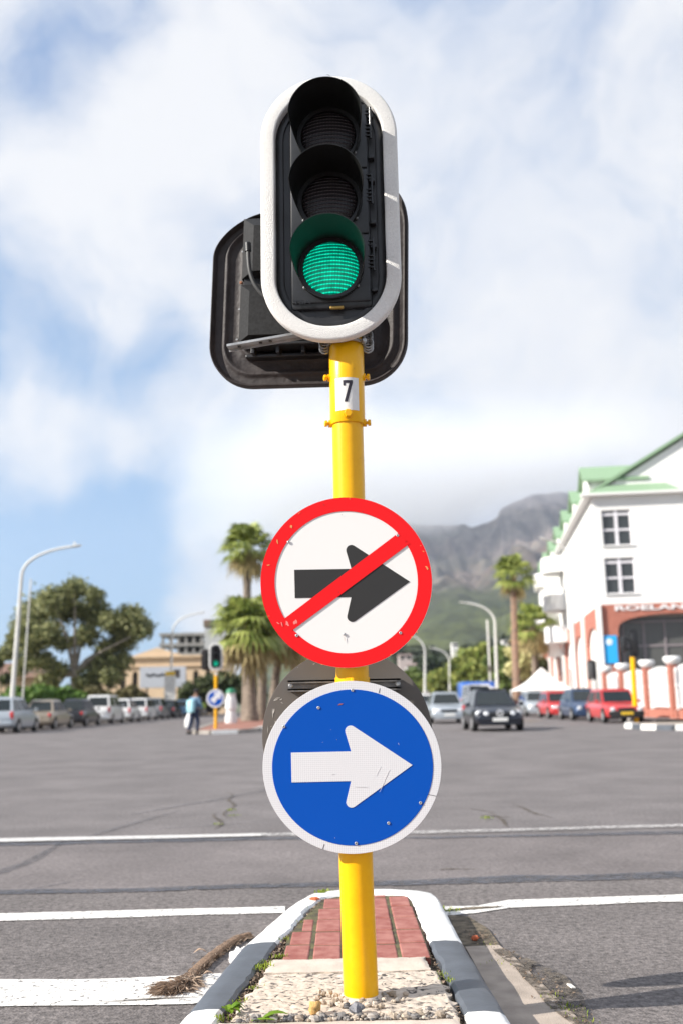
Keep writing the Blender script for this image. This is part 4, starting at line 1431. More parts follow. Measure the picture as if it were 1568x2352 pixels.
# back of the third sign
GY = 3.665  # plane of the rear sign
gl, gr = z3(78, 1600, GY), z3(1141, 1500, GY)
gc = Vector((z3(609, 1560, GY).x, GY, z3(609, 1553, GY).z)); grx = .305
print('grey', gc, (gr.x - gl.x) / 2)
GS = thing('road_sign', 'plain grey back of a round sign behind the blue sign', 'road sign', (gc.x, GY, gc.z))
mb = MB(); disc(mb, gc, (gr.x - gl.x) / 2, .305, GY, GY + .004)
obj('sign_plate', mb, M_SBACK, GS, world=True, smooth=False)
def channel(mb, xa, xb, zc, y, h=.030, d=.018, t=.003, slope=0.0):
    for (dz, dd) in ((h / 2, 0), (-h / 2, 0)):
        mb.loft([[(x, y - d, z + dz - t), (x, y, z + dz - t), (x, y, z + dz + t), (x, y - d, z + dz + t)] for (x, z) in ((xa, zc), (xb, zc + slope))])
        mb.loft([[(x, y - d, z + dz - t * (2.6 if dz > 0 else -.9)), (x, y - d + .003, z + dz - t * (2.6 if dz > 0 else -.9)), (x, y - d + .003, z + dz + t * (.9 if dz > 0 else -2.6)), (x, y - d, z + dz + t * (.9 if dz > 0 else -2.6))] for (x, z) in ((xa, zc), (xb, zc + slope))])
    mb.loft([[(x, y - .003, z - h / 2), (x, y, z - h / 2), (x, y, z + h / 2), (x, y - .003, z + h / 2)] for (x, z) in ((xa, zc), (xb, zc + slope))])
a, b = z3(237, 1243, GY - .02), z3(943, 1212, GY - .02)
mb = MB(); channel(mb, a.x, b.x, a.z, GY - .003, slope=0.0)
M_CHAN = mat('rail_steel', (.20, .19, .185), .5, metal=.6, var=.3, scale=30)
rail = obj('mounting_rail', mb, M_CHAN, GS, world=True)
for (x, y) in ((255, 1243), (925, 1212)):
    p = z3(x, y, GY - .02); mb = MB(); hexbolt(mb, (p.x, GY - .006, a.z), (0, -1, 0), .008, .007, .004)
    obj('bolt', mb, M_GALV, rail)
mb = MB()
zc = a.z
mb.tube([(px_at(zc), PY, zc - .028), (px_at(zc), PY, zc + .022)], [.0605, .0605], 36)
mb.box((px_at(zc) - .0, PY - .062, zc + .004), (.012, .02, .030), bev=.003)
obj('pole_clamp', mb, M_YEL, GS, world=True, smooth=True)
for (S_, cc) in ((NS, rc), (BS, bc)):
    for dz in (-.14, .14):
        mb = MB(); channel(mb, cc.x - .2, cc.x + .2, cc.z + dz, SY + .0065 + .018)
        obj('mounting_rail', mb, M_CHAN, S_, world=True)
        mb = MB(); xx = px_at(cc.z + dz)
        mb.tube([(xx, PY, cc.z + dz - .014), (xx, PY, cc.z + dz + .014)], .0590, 30)
        obj('pole_clamp', mb, M_YEL, S_, world=True, smooth=True)

def mark(parent, x, y, w, h, ang, m, Y, name, seed):
    rg = random.Random(seed)
    p = z3(x, y, Y); k = .00056
    pts = []
    for i in range(9):
        a = 2 * PI * i / 9; rr = rg.uniform(.35, 1.1)
        u, v = math.cos(a) * w * k * rr / 2, math.sin(a) * h * k * rr / 2
        pts.append((p.x + u * math.cos(ang) - v * math.sin(ang), p.z + u * math.sin(ang) + v * math.cos(ang)))
    mb = MB(); mb.prism([pts], .0005, M=Matrix.Translation(Vector((0, Y, 0))))
    obj(name, mb, m, parent, world=True)
M_SCO = mat('orange_scuff', (.75, .30, .10), .7); M_SCP = mat('pale_scuff', (.80, .22, .20), .7); M_SCW = mat('white_scratch', (.62, .60, .57), .7); M_SCD = mat('dark_speck', (.08, .05, .05), .7)
for i, (x, y, w, h, a) in enumerate([(258, 246, 20, 26, .8), (172, 340, 14, 34, .3), (115, 487, 18, 12, 0), (1068, 366, 12, 8, 0), (1085, 400, 22, 6, -.6), (1106, 505, 30, 14, -.9), (880, 1050, 20, 6, .4), (1046, 908, 8, 20, -.6), (1012, 938, 20, 10, .7), (978, 341, 14, 10, 0), (310, 160, 22, 5, .7), (625, 70, 5, 16, 0), (120, 806, 5, 14, .1), (450, 1112, 24, 4, 0)]):
    mark(NS, x, y, w, h, a, M_SCO, SY - .0030, 'scuff', i)
for i, (x, y, w, h, a) in enumerate([(175, 850, 30, 10, -.5), (200, 858, 16, 40, .2), (235, 855, 26, 44, .1), (285, 845, 30, 34, 0)]):
    mark(NS, x, y, w, h, a, M_SCP, SY - .0034, 'tape_residue', 30 + i)
for i, (x, y, w, h, a) in enumerate([(463, 108, 6, 10, 0), (575, 171, 10, 3, 0), (704, 149, 5, 5, 0), (556, 657, 5, 5, 0), (592, 950, 5, 46, 0)]):
    mark(NS, x, y, w, h, a, M_SCD if i < 4 else mat('rust_run', (.58, .53, .48), .7), SY - .0034, 'speck', 50 + i)
for i, (x, y, w, h, a) in enumerate([(170, 1322, 44, 5, .1), (165, 1333, 34, 9, .2), (195, 1330, 30, 5, .4), (143, 1420, 5, 90, .05), (150, 1400, 8, 50, -.1), (160, 1470, 6, 20, 0), (400, 1108, 20, 5, .2), (113, 1520, 4, 60, .0), (200, 1352, 24, 3, -.5), (135, 1500, 26, 3, .4), (300, 1130, 4, 4, 0)]):
    mark(GS, x, y, w, h, a, M_SCW, GY - .0010, 'scratch', 70 + i)
for i, (x, y, w, h, a) in enumerate([(700, 1880, 110, 3, -.02), (830, 1870, 90, 3, 1.1), (860, 1800, 90, 2.5, 1.1), (800, 1790, 80, 2, 1.1), (520, 1800, 30, 4, .2), (740, 1600, 5, 5, 0), (455, 1600, 4, 4, 0), (930, 1610, 3, 16, .3), (543, 1583, 3, 6, 0), (507, 1520, 4, 4, 0), (532, 2200, 6, 4, 0)]):
    mark(BS, x, y, w, h, a, M_SCW if i > 4 else mat('pale_scratch', (.60, .595, .59), .6), BY - .0034 if i < 5 else BY - .0018, 'scratch', 90 + i)
# ------------------------------------------------------------------ background: vehicles
M_GLASS = mat('car_glass', (0.012, 0.017, 0.018), 0.06, spec=0.6)
M_TYRE = mat('tyre_rubber', (0.02, 0.02, 0.02), 0.8)
M_RIMM = mat('wheel_rim', (0.50, 0.50, 0.51), 0.35, metal=0.6)
M_TRIM = mat('black_trim', (0.02, 0.02, 0.021), 0.55)
M_HEAD = mat('headlight_glass', (0.82, 0.83, 0.85), 0.22, metal=0.25)
M_TAIL = mat('tail_light', (0.50, 0.02, 0.02), 0.25)
M_PLATE = mat('number_plate_white', (0.72, 0.72, 0.70), 0.5)
M_PLATEY = mat('number_plate_yellow', (0.75, 0.48, 0.03), 0.5)
def paint(name, c, metal=0.0, rough=0.28):
    return mat(name, c, rough, metal=metal, coat=0.6, var=.04, scale=3)
def make_car(name, label, cat, loc, rz, body, L=3.9, W=1.66, H=1.45, shape='hatch', plate=None, group=None, tail_h=.95, bumper=None, head='oval', detail_front=True, roof_box=None):
    T = thing(name, label, cat, loc, rz, group)
    h = W / 2
    gc_ = .19
    belt = H * .59
    nose = belt * .80
    # stations along y (front +): y, z bottom, z top, half width
    f, r = L / 2, -L / 2
    if shape == 'hatch':
        ws0, ws1, rs1, rs0 = f - .90, f - 1.74, r + .60, r + .10
        tail = belt
    elif shape == 'boxy':
        ws0, ws1, rs1, rs0 = f - 1.05, f - 1.55, r + .55, r + .12
        tail = belt
    elif shape == 'sedan':
        ws0, ws1, rs1, rs0 = f - 1.15, f - 1.85, r + 1.15, r + .62
        tail = belt * .97
    elif shape == 'wagon':
        ws0, ws1, rs1, rs0 = f - 1.0, f - 1.65, r + .25, r + .08
        tail = belt
    else:  # van
        ws0, ws1, rs1, rs0 = f - .55, f - 1.2, r + .10, r + .04
        tail = belt
    st = [(r, .42, tail * .80, h * .82), (r + .06, .28, tail * .97, h * .92), (r + .30, .22, tail, h * .985), (r + .8, .20, belt, h), (0, .18, belt, h), (ws0 - .1, .18, belt * .99, h),
          (ws0 + .15, .19, belt * .96, h * .99), (f - .45, .21, nose * 1.07, h * .97), (f - .16, .22, nose, h * .92), (f - .03, .25, nose * .88, h * .84), (f, .32, nose * .74, h * .76)]
    rings = []
    for (y, zb, zt, w) in st:
        half = [(w * .80, zb), (w * .95, zb + .06), (w, zb + (zt - zb) * .38), (w * .985, zb + (zt - zb) * .66), (w * .935, zt - .075), (w * .82, zt - .012)]
        ring = [(x, y, z) for x, z in half] + [(0, y, zt + .045)] + [(-x, y, z) for x, z in reversed(half)] + [(0, y, zb)]
        rings.append(ring)
    mb = MB(); mb.loft(rings)
    # cabin
    bw, rw = h * .88, h * (.62 if shape in ('hatch', 'sedan') else .76)
    base = [(-bw, rs0), (bw, rs0), (bw, ws0), (-bw, ws0)]
    roof = [(-rw, rs1), (rw, rs1), (rw, ws1), (-rw, ws1)]
    zb_ = belt - .03
    mb.loft([[(x, y, zb_) for x, y in base], [(x * 1.0, y, H - .055) for x, y in roof], [(x * .97, y + (.03 if y < 0 else -.03), H - .03) for x, y in roof], [(x * .88, y + (.10 if y < 0 else -.10), H - .006) for x, y in roof], [(x * .5, y * .8, H + .012) for x, y in roof]])
    obj('body', mb, body, T, smooth=True, sharp=40)
    def pane(name_, a, b, c, d, ins=.07, out=.012):
        A, B, C, D_ = [Vector(p) for p in (a, b, c, d)]
        n = (B - A).cross(D_ - A).normalized()
        cen = (A + B + C + D_) / 4
        if n.dot(cen - Vector((0, 0, H * .6))) < 0:
            n = -n
        def q(p, kx, kz):
            return p
        def lerp4(u, v):
            return A.lerp(B, u).lerp(D_.lerp(C, u), v)
        P4 = [lerp4(ins, .12), lerp4(1 - ins, .12), lerp4(1 - ins, .90), lerp4(ins, .90)]
        m_ = MB()
        m_.loft([[p - n * .01 for p in P4], [p + n * out for p in P4]])
        return obj(name_, m_, M_GLASS, T)
    B0 = [(x, y, zb_) for x, y in base]; R1 = [(x, y, H - .055) for x, y in roof]
    pane('windscreen', B0[3], B0[2], R1[2], R1[3], .06)
    pane('rear_window', B0[0], B0[1], R1[1], R1[0], .08)
    for s in (0, 1):
        a, b = (B0[1], B0[2]) if s else (B0[0], B0[3])
        c, d = (R1[2], R1[1]) if s else (R1[3], R1[0])
        A, B, C, D_ = Vector(a), Vector(b), Vector(c), Vector(d)
        k = .52
        pane('side_window', A.lerp(B, .01), A.lerp(B, k), D_.lerp(C, k), D_, .08)
        pane('side_window', A.lerp(B, k), B, C, D_.lerp(C, k), .06)
    R = .29 * (1.12 if shape == 'van' else 1)
    for y in (f - .72, r + .68):
        for s in (-1, 1):
            m_ = MB(); m_.lathe([(R * .62, -.09), (R * .92, -.095), (R, -.07), (R, .07), (R * .92, .095), (R * .62, .09)], 20, M=Matrix.Translation(Vector((s * (h - .085), y, R))) @ Matrix.Rotation(PI / 2, 4, 'Y'))
            m_.lathe([(R * 1.09, -.05), (R * 1.09, .044)], 20, M=Matrix.Translation(Vector((s * (h - .045), y, R + .03))) @ Matrix.Rotation(PI / 2, 4, 'Y'))
            w_ = obj('wheel', m_, M_TYRE, T, smooth=True)
            m_ = MB()
            m_.lathe([(R * .64, -.02), (R * .62, .010), (R * .5, .0), (R * .18, .004), (R * .12, .018)], 20, M=Matrix.Translation(Vector((s * (h + .004), y, R))) @ Matrix.Rotation(s * PI / 2, 4, 'Y'))
            obj('rim', m_, M_RIMM, w_, smooth=True)
    bm_ = bumper or body
    m_ = MB(); m_.box((0, f - .02, .40), (W * .90, .16, .20), bev=.06)
    m_.box((0, f + .0, .27), (W * .80, .12, .10), bev=.03)
    obj('front_bumper', m_, bm_, T, smooth=True)
    m_ = MB(); m_.box((0, r + .02, .42), (W * .92, .18, .22), bev=.07)
    obj('rear_bumper', m_, bm_, T, smooth=True)
    m_ = MB(); m_.box((0, f - .015, nose * .84), (W * .42, .06, .13), bev=.02)
    for k in range(3):
        m_.box((0, f + .018, nose * .80 + k * .035), (W * .40, .012, .010))
    obj('grille', m_, M_TRIM, T)
    for s in (-1, 1):
        m_ = MB()
        if head == 'twin':
            for (dx, rr) in ((.60, .135), (.36, .105)):
                m_.lathe([(rr, 0), (rr * .96, .05), (rr * .7, .08), (rr * .2, .09)], 16, M=Matrix.Translation(Vector((s * h * (dx + .16), f - .10 - .14 * (dx > .5), nose * .84))) @ Matrix.Rotation(-PI / 2, 4, 'X'))
        elif head == 'round':
            m_.lathe([(.10, 0), (.098, .05), (.05, .075)], 16, M=Matrix.Translation(Vector((s * h * .68, f - .05, nose * .84))) @ Matrix.Rotation(-PI / 2, 4, 'X'))
        else:
            m_.box((s * h * .68, f - .09, nose * .87), (W * .21, .16, .15), M=Matrix.Translation(Vector((s * h * .68, f, 0))) @ Rz(-s * .28) @ Matrix.Translation(Vector((-s * h * .68, -f, 0))), bev=.05)
        obj('headlight', m_, M_HEAD, T, smooth=True)
        m_ = MB()
        hh2 = .34 if shape in ('van', 'hatch', 'wagon') else .18
        m_.box((s * h * .84, r + .06, belt * .80 + hh2 * .1), (.16, .10, hh2), bev=.04)
        obj('tail_light', m_, M_TAIL, T, smooth=True)
        m_ = MB(); m_.box((s * (h + .07), ws0 - .18, belt + .06), (.16, .09, .12), bev=.03)
        obj('wing_mirror', m_, body, T, smooth=True)
    m_ = MB(); m_.box((0, f + .075, .40), (.50, .012, .115), bev=.003)
    obj('licence_plate', m_, plate or M_PLATE, T)
    m_ = MB(); m_.box((0, r - .075, .50 if shape != 'sedan' else .55), (.50, .012, .115), bev=.003)
    obj('licence_plate', m_, plate or M_PLATE, T)
    return T
P_DKBL = paint('navy_car_paint', (0.008, 0.010, 0.018), .2)
P_SILV = paint('silver_car_paint', (0.42, 0.46, 0.50), .35)
P_WHT = paint('white_car_paint', (0.72, 0.72, 0.72))
P_RED = paint('red_car_paint', (0.50, 0.035, 0.035))
P_BLUE = paint('blue_car_paint', (0.03, 0.06, 0.13), .3)
P_GOLD = paint('champagne_car_paint', (0.36, 0.30, 0.23), .4)
P_BLK = paint('black_car_paint', (0.012, 0.012, 0.015))
P_GRY = paint('grey_car_paint', (0.22, 0.23, 0.24), .4)
P_BLT = paint('light_blue_car_paint', (0.12, 0.25, 0.40))
polo = make_car('car', 'dark navy hatchback with round twin headlights driving towards the crossing', 'car', (5.13, 35.8, 0), PI, P_DKBL, 3.9, 1.70, 1.42, head='twin')
# round emblem on the grille: ring with the stacked letters
mb = MB(); f = 1.95
mb.tube([(.105 * math.cos(a), f + .04, .60 + .105 * math.sin(a)) for a in np.linspace(0, 2 * PI, 25)], .012, 6)
for pts in ([(-.038, .088), (0, .012), (.038, .088)], [(-.085, .055), (-.04, -.085), (0, .0), (.04, -.085), (.085, .055)]):
    mb.tube([(x, f + .04, .60 + z) for x, z in pts], .010, 6)
obj('emblem', mb, M_HEAD, polo)
# lettering strokes on plates are too blurred to read; a driver sits behind the windscreen
make_car('car', 'silver sedan queuing behind the dark navy hatchback', 'car', (4.75, 48.6, 0), PI, P_SILV, 4.3, 1.74, 1.45, 'sedan')
make_car('car', 'white car behind the silver sedan, half hidden by the signs', 'car', (4.9, 60.5, 0), PI, P_WHT, 4.0, 1.68, 1.45, 'sedan')
make_car('minibus', 'white minibus with high roof behind the navy hatchback', 'minibus', (8.1, 62.3, 0), PI, P_WHT, 4.5, 1.68, 1.98, 'van')
make_car('car', 'white hatchback half hidden right behind the navy hatchback', 'car', (9.9, 66.5, 0), PI, P_WHT, 3.9, 1.66, 1.45)
R_G = 'cars parked along the right kerb'
make_car('car', 'red boxy hatchback with yellow plate parked beside the yellow pole', 'car', (11.42, 43.2, 0), PI, P_RED, 3.8, 1.62, 1.40, 'boxy', M_PLATEY, R_G, bumper=M_TRIM, head='round')
make_car('car', 'dark blue hatchback parked between the two red cars', 'car', (11.42, 49.0, 0), PI, P_BLUE, 3.8, 1.64, 1.48, 'hatch', None, R_G, head='round')
make_car('car', 'small red hatchback parked beyond the dark blue car', 'car', (11.42, 54.6, 0), PI, P_RED, 3.8, 1.62, 1.42, 'boxy', None, R_G, bumper=P_RED)
make_car('car', 'pale silver hatchback parked farthest in the right row', 'car', (11.45, 61.4, 0), PI, P_SILV, 3.9, 1.66, 1.5, 'hatch', None, R_G)
# blue delivery truck
T = thing('truck', 'small truck with bright blue cargo box behind the white minibus', 'truck', (9.5, 73, 0), PI)
P_BX = paint('bright_blue_box', (0.02, 0.12, 0.50), rough=.5)
mb = MB(); mb.box((0, -.7, 1.45), (2.3, 3.6, 1.7), bev=.04); obj('cargo_box', mb, P_BX, T, smooth=True)
mb = MB(); mb.box((0, 1.9, 1.15), (1.9, 1.5, 1.5), bev=.15); obj('cab', mb, P_WHT, T, smooth=True)
mb = MB(); mb.box((0, 2.66, 1.45), (1.6, .02, .55), bev=.01); obj('windscreen', mb, M_GLASS, T)
mb = MB(); mb.box((0, .1, .5), (1.2, 5.0, .2)); obj('chassis', mb, M_TRIM, T)
for y in (1.9, -1.6):
    for s in (-1, 1):
        m_ = MB(); m_.lathe([(.25, -.1), (.36, -.1), (.36, .1), (.25, .1)], 18, M=Matrix.Translation(Vector((s * .9, y, .36))) @ Matrix.Rotation(PI / 2, 4, 'Y'))
        obj('wheel', m_, M_TYRE, T, smooth=True)
L_G = 'cars parked along the left kerb'
row = [(43.6, P_SILV, 'hatch', 1.55, 'silver hatchback nearest in the left parked row, cut by the frame', 3.9),
       (49.2, P_GOLD, 'sedan', 1.46, 'champagne sedan parked second in the left row', 4.3),
       (55.2, P_BLK, 'sedan', 1.50, 'black sedan with red tail lights in the left row', 4.3),
       (61.6, P_WHT, 'wagon', 1.75, 'tall white people carrier parked just past the black sedan', 4.2),
       (67.4, P_WHT, 'hatch', 1.55, 'white hatchback parked just past the tall people carrier', 3.8),
       (73.2, P_WHT, 'wagon', 1.60, 'white estate car with square tail in the left row', 4.2),
       (79.0, P_GRY, 'hatch', 1.65, 'grey hatchback parked past the white estate car', 3.9),
       (84.6, P_BLK, 'sedan', 1.5, 'dark saloon parked past the grey hatchback', 4.2),
       (90.4, P_BLT, 'hatch', 1.5, 'light blue hatchback beneath the white pole board', 3.8),
       (96.2, P_GRY, 'sedan', 1.5, 'grey saloon behind the pedestrian with the white bag', 4.2),
       (102.0, P_BLK, 'hatch', 1.5, 'black hatchback farthest along the left row', 3.9)]
for i, (y, p, sh, hh_, lab, L_) in enumerate(row):
    x = -15.05 + (.5 * max(0, (y - 84) / 10))
    make_car('car', lab, 'car', (x, y + L_ / 2, 0), 0, p, L_, 1.68, hh_, sh, None, L_G)

# ------------------------------------------------------------------ street lamps
M_LAMP = mat('lamp_post_paint', (0.66, 0.65, 0.62), .5, var=.08, scale=2)
def street_lamp(label, foot, top, tip, r=.10, group='tall white street lamps', arm_pts=None, extras=None):
    foot, top, tip = Vector(foot), Vector(top), Vector(tip)
    T = thing('street_lamp', label, 'street lamp', foot, 0, group)
    a = top - foot; t = tip - foot
    mb = MB(); mb.tube([(0, 0, 0), (0, 0, .5), (a * .12)[:], a[:]], [r * 1.35, r * 1.3, r, r * .72], 14)
    obj('post', mb, M_LAMP, T, smooth=True)
    h_ = t - a
    c1 = a + Vector((0, 0, h_.z * .55)) + Vector((h_.x * .04, h_.y * .04, 0)); 
    pts = []
    for k in range(13):
        u = k / 12
        pts.append(a * (1 - u) ** 3 + (a + Vector((0, 0, h_.z * .62))) * 3 * u * (1 - u) ** 2 + (t - Vector((h_.x * .5, h_.y * .5, h_.z * .10))) * 3 * u * u * (1 - u) + t * u ** 3)
    mb = MB(); mb.tube(pts, [r * .70 - .02 * k / 12 for k in range(13)], 12)
    obj('arm', mb, M_LAMP, T, smooth=True)
    d = (pts[-1] - pts[-2]).normalized()
    p = pts[-1]
    s = d.cross(Vector((0, 0, 1))).normalized(); u_ = s.cross(d)
    rings = []
    for (k, w, hh_) in ((-.05, .05, .05), (.08, .12, .07), (.35, .14, .09), (.55, .10, .06), (.62, .04, .03)):
        rings.append([p + d * k + s * (w * math.cos(an)) + u_ * (hh_ * math.sin(an) * (.6 if math.sin(an) > 0 else 1)) for an in np.linspace(0, 2 * PI, 12, endpoint=False)])
    mb = MB(); mb.loft(rings)
    hd = obj('lamp_head', mb, M_LAMP, T, smooth=True)
    if extras:
        extras(T, hd, p, d)
    return T
def spike(T, hd, p, d):
    mb = MB(); mb.cyl(p + d * .25, p + d * .25 + Vector((0, 0, .22)), .05, 10); obj('photocell', mb, M_LAMP, hd)
street_lamp('nearest white street lamp, leaning at the left edge above the silver hatchback', (atY(22, 1685, 50).x, 50, 0), atY(49.5, 1325, 50), atY(160, 1256, 50), .12, extras=spike)
def board(T, hd, p, d):
    pass
lb = street_lamp('white street lamp with a notice board, left of the distant green light', (atY(389, 1650, 88).x, 88, 0), atY(397, 1452, 88), atY(455, 1409, 88), .12)
street_lamp('white street lamp rising behind the navy hatchback', (atY(1143, 1640, 85).x, 85, 0), atY(1136, 1432, 85), atY(1070, 1385, 85), .15)
street_lamp('white street lamp half hidden by the round signs', (atY(975, 1640, 127).x, 127, 0), atY(975, 1500, 127), atY(940, 1459, 127), .17)
street_lamp('small distant street lamp between the round signs and the green trees', (atY(1033, 1630, 150).x, 150, 0), atY(1031, 1520, 150), atY(992, 1489, 150), .17)
street_lamp('white street lamp in front of the curved balconies, arm to the left', (13.05, 57, 0), atY(1306, 1290, 57), atY(1262, 1241, 57), .10)
# board on the second left lamp post (fixed to it, reads as a sign of its own)
S = thing('notice_board', 'tall white notice board with yellow strip fixed to a lamp post', 'notice board', atY(391, 1580, 87.8))
mb = MB(); mb.box((0, -.05, -.05), (1.0, .06, 2.2), bev=.02); obj('board', mb, mat('board_white', (.68, .67, .64), .6, var=.1, scale=3), S)
mb = MB(); mb.box((0, -.09, 1.22), (.85, .06, .34), bev=.02); obj('yellow_strip', mb, mat('board_yellow', (.75, .48, .03), .6), S)
mb = MB()
for k in range(6):
    mb.box((0, -.085, .8 - k * .3), (.7, .01, .05))
obj('print_lines', mb, mat('board_print', (.3, .3, .32), .7), S)
S = thing('pole', 'thin grey pole behind the tall street lamp on the right', 'pole', (atY(1129, 1640, 95).x, 95, 0))
mb = MB(); mb.tube([(0, 0, 0), (-.05, 0, atY(1127, 1424, 95).z)], .09, 10); obj('shaft', mb, M_LAMP, S, smooth=True)
mb = MB(); mb.box((0, -.1, 3.9), (.35, .1, .5), bev=.02); obj('small_sign', mb, M_SBACK, S)
S = thing('pole', 'thin pale pole beside the left lamp post', 'pole', (atY(48, 1660, 60).x, 60, 0))
mb = MB(); mb.tube([(0, 0, 0), (.25, 0, atY(62, 1330, 60).z)], .05, 8); obj('shaft', mb, M_LAMP, S, smooth=True)

# ------------------------------------------------------------------ distant traffic island and lights
def island(name_base, pts, blocks, paving=M_PAVE, h=.13, w=.22):
    pass
def kerb_line(pts, m_list, w=.25, h=.14, seglen=1.2, name='kerb'):
    pts = [Vector((p[0], p[1], 0)) for p in pts]
    by = [MB() for _ in m_list]
    k = 0
    for a, b in zip(pts[:-1], pts[1:]):
        n = max(1, round((b - a).length / seglen)); d = (b - a).normalized(); s = Vector((-d.y, d.x, 0))
        for i in range(n):
            p, q = a.lerp(b, i / n + .004), a.lerp(b, (i + 1) / n - .004)
            rings = []
            for c in (p, q):
                rings.append([c - s * w / 2, c - s * (w / 2 - .02) + Vector((0, 0, h)), c + s * (w / 2 - .02) + Vector((0, 0, h)), c + s * w / 2])
            by[k % len(m_list)].loft(rings); k += 1
    for mb_, m_ in zip(by, m_list):
        struct(name, mb_, m_)
M_KERBC = mat('plain_kerb', (.33, .30, .27), .85, var=.25, scale=2)
isl = [(-5.6, 37.9), (-4.9, 37.3), (-4.0, 37.6), (-3.5, 38.8), (-3.4, 44), (-3.6, 56), (-4.0, 70), (-4.6, 90)]
isl2 = [(-5.6, 37.9), (-5.9, 40), (-6.6, 50), (-7.2, 62), (-7.4, 90)]
kerb_line(isl, [M_KERBC, M_KERBW, M_KERBC, M_KERBC], seglen=1.0)
kerb_line(isl2, [M_KERBC, M_KERBC], seglen=1.0)
mb = MB(); P_ = isl + list(reversed(isl2[1:])); mb.add([(x, y, .11) for x, y in P_], [tuple(range(len(P_)))])
struct('brick_paving', mb, mat('distant_pavers', (.34, .14, .10), .9, color2=(.22, .11, .08), scale=1.5))
# kerbed island at the right with painted blocks
ri = [tuple(atZ(x, y, 0)[:2]) for x, y in [(1422, 1668), (1500, 1678), (1570, 1679), (1720, 1676)]]
kerb_line([(10.2, 36.6), (9.75, 35.2), (9.7, 33.2), (10.3, 31.9), (12, 31.4), (17, 31.2)], [M_KERBW, M_KERBG], seglen=.95, w=.28, h=.17)
mb = MB(); mb.add([(10.2, 36.6, .14), (9.75, 35.2, .14), (9.7, 33.2, .14), (10.3, 31.9, .14), (12, 31.4, .14), (17, 31.2, .14), (17, 36.6, .14)], [tuple(range(7))])
struct('island_paving', mb, M_CONCD)
# right pavement
pv = [(12.6, 41.5), (12.75, 44), (13.2, 62), (16, 90), (34, 190)]
kerb_line(pv, [M_KERBC], seglen=2.0, w=.2, h=.13)
mb = MB(); Q = [(x, y, .12) for x, y in pv] + [(60, 190, .12), (60, 41.5, .12)]
mb.add(Q, [tuple(range(len(Q)))]); struct('pavement', mb, mat('pavement_slabs', (.30, .27, .25), .9, var=.15, scale=.8))
mb = MB(); mb.add([(-16.3, 40, .10), (-16.3, 125, .10), (-60, 125, .10), (-60, 40, .10)], [(0, 1, 2, 3)])
struct('pavement', mb, mat('verge_ground', (.14, .13, .07), .95, color2=(.24, .20, .14), scale=.5))
kerb_line([(-16.2, 40), (-16.2, 125)], [M_KERBC], seglen=2.0, w=.2, h=.12)

def far_signal(label, x, y, rz=0.0, lit=True, group=None):
    T = thing('traffic_light', label, 'traffic light', (x, y, .11), rz, group)
    mb = MB(); mb.tube([(0, 0, 0), (0, 0, 2.35)], .0572, 20); mb.tube([(0, 0, 1.85), (0, 0, 2.32)], .064, 20)
    obj('pole', mb, M_YEL, T, smooth=True)
    hz = 2.82
    bb_ = MB(); ring_loft(bb_, [(.050, .010), (.07, .0), (.088, .03)], HW, HH, HR, n=12, close_center=True)
    b_ = obj('backboard', bb_, M_BLK, T, loc=(0, -.09, hz), smooth=True)
    bb_ = MB(); ring_loft(bb_, [(.085, .012), (.085, -.018), (.074, -.028), (.012, -.028), (0, -.018), (0, .012), (.085, .012)], HW + .02, HH + .02, HR, n=12)
    obj('border', bb_, M_RIM, b_, smooth=True, sharp=50)
    mb = MB(); mb.box((0, -.09 + .03, hz), (.29, .10, .80), bev=.02); obj('signal_housing', mb, M_BLK2, T, smooth=True)
    mb = MB(); mb.box((0, -.16, hz + .53 + .0), (.02, .02, .02)) if False else None
    for k in (1, 0, -1):
        obj('visor', visor_mb(nth=24, ns=4, L=.2), M_VIN, T, loc=(0, -.13, hz + k * .262), smooth=True)
        o = obj('lens', lens_mb(), M_GREEN if (k == -1 and lit) else M_DEAD, T, loc=(0, -.14, hz + k * .262), smooth=True)
        o.data.transform(Matrix.Rotation(PI / 2, 4, 'X'))
    mb = MB(); mb.tube([(0, 0, 2.3), (0, 0, 3.2)], .03, 10); obj('mounting_post', mb, M_BLK, T, smooth=True)
    return T
FX, FY = -5.12, 40.2
T = far_signal('distant green traffic light on a yellow pole across the junction', FX, FY, rad(6))
mb = MB(); mb.prism([rrect(.26, .42, .14, 6, -.33, 2.72)], .05, M=Matrix.Translation(Vector((0, .12, 0)))); obj('rear_backboard', mb, M_BRD, T)
mb = MB(); mb.box((-.33, .05, 2.72), (.25, .14, .6), bev=.03); obj('rear_housing', mb, M_HSG, T)
mb = MB(); mb.box((0, -.075, 2.16), (.11, .01, .14)); obj('number_plate', mb, M_WHT, T)
S = thing('road_sign', 'small distant blue round sign with a white arrow on the far yellow pole', 'road sign', (FX, FY - .08, 1.30))
SW = mat('distant_sign_white', (.70, .70, .72), .5); SB_ = M_SBLU
mb = MB(); mb.prism([circle(0, 0, .36, 40)], .02, M=Matrix.Translation(Vector((0, -.02, 0)))); obj('sign_plate', mb, SW, S)
mb = MB(); mb.prism([circle(0, 0, .285, 40)], .006, M=Matrix.Translation(Vector((0, -.028, 0)))); obj('blue_field', mb, SB_, S)
mb = MB(); ar = [(-.16, .08), (-.02, .22), (-.055, .12), (.21, .19), (.13, -.05), (.10, .02), (-.03, -.20), (-.20, -.12)]
ar = [(-.10, .24), (.22, .25), (.20, -.06), (.11, .03), (-.04, -.20), (-.22, -.05), (.0, .14)]
mb.prism([ar], .006, M=Matrix.Translation(Vector((0, -.035, 0)))); obj('arrow', mb, SW, S)
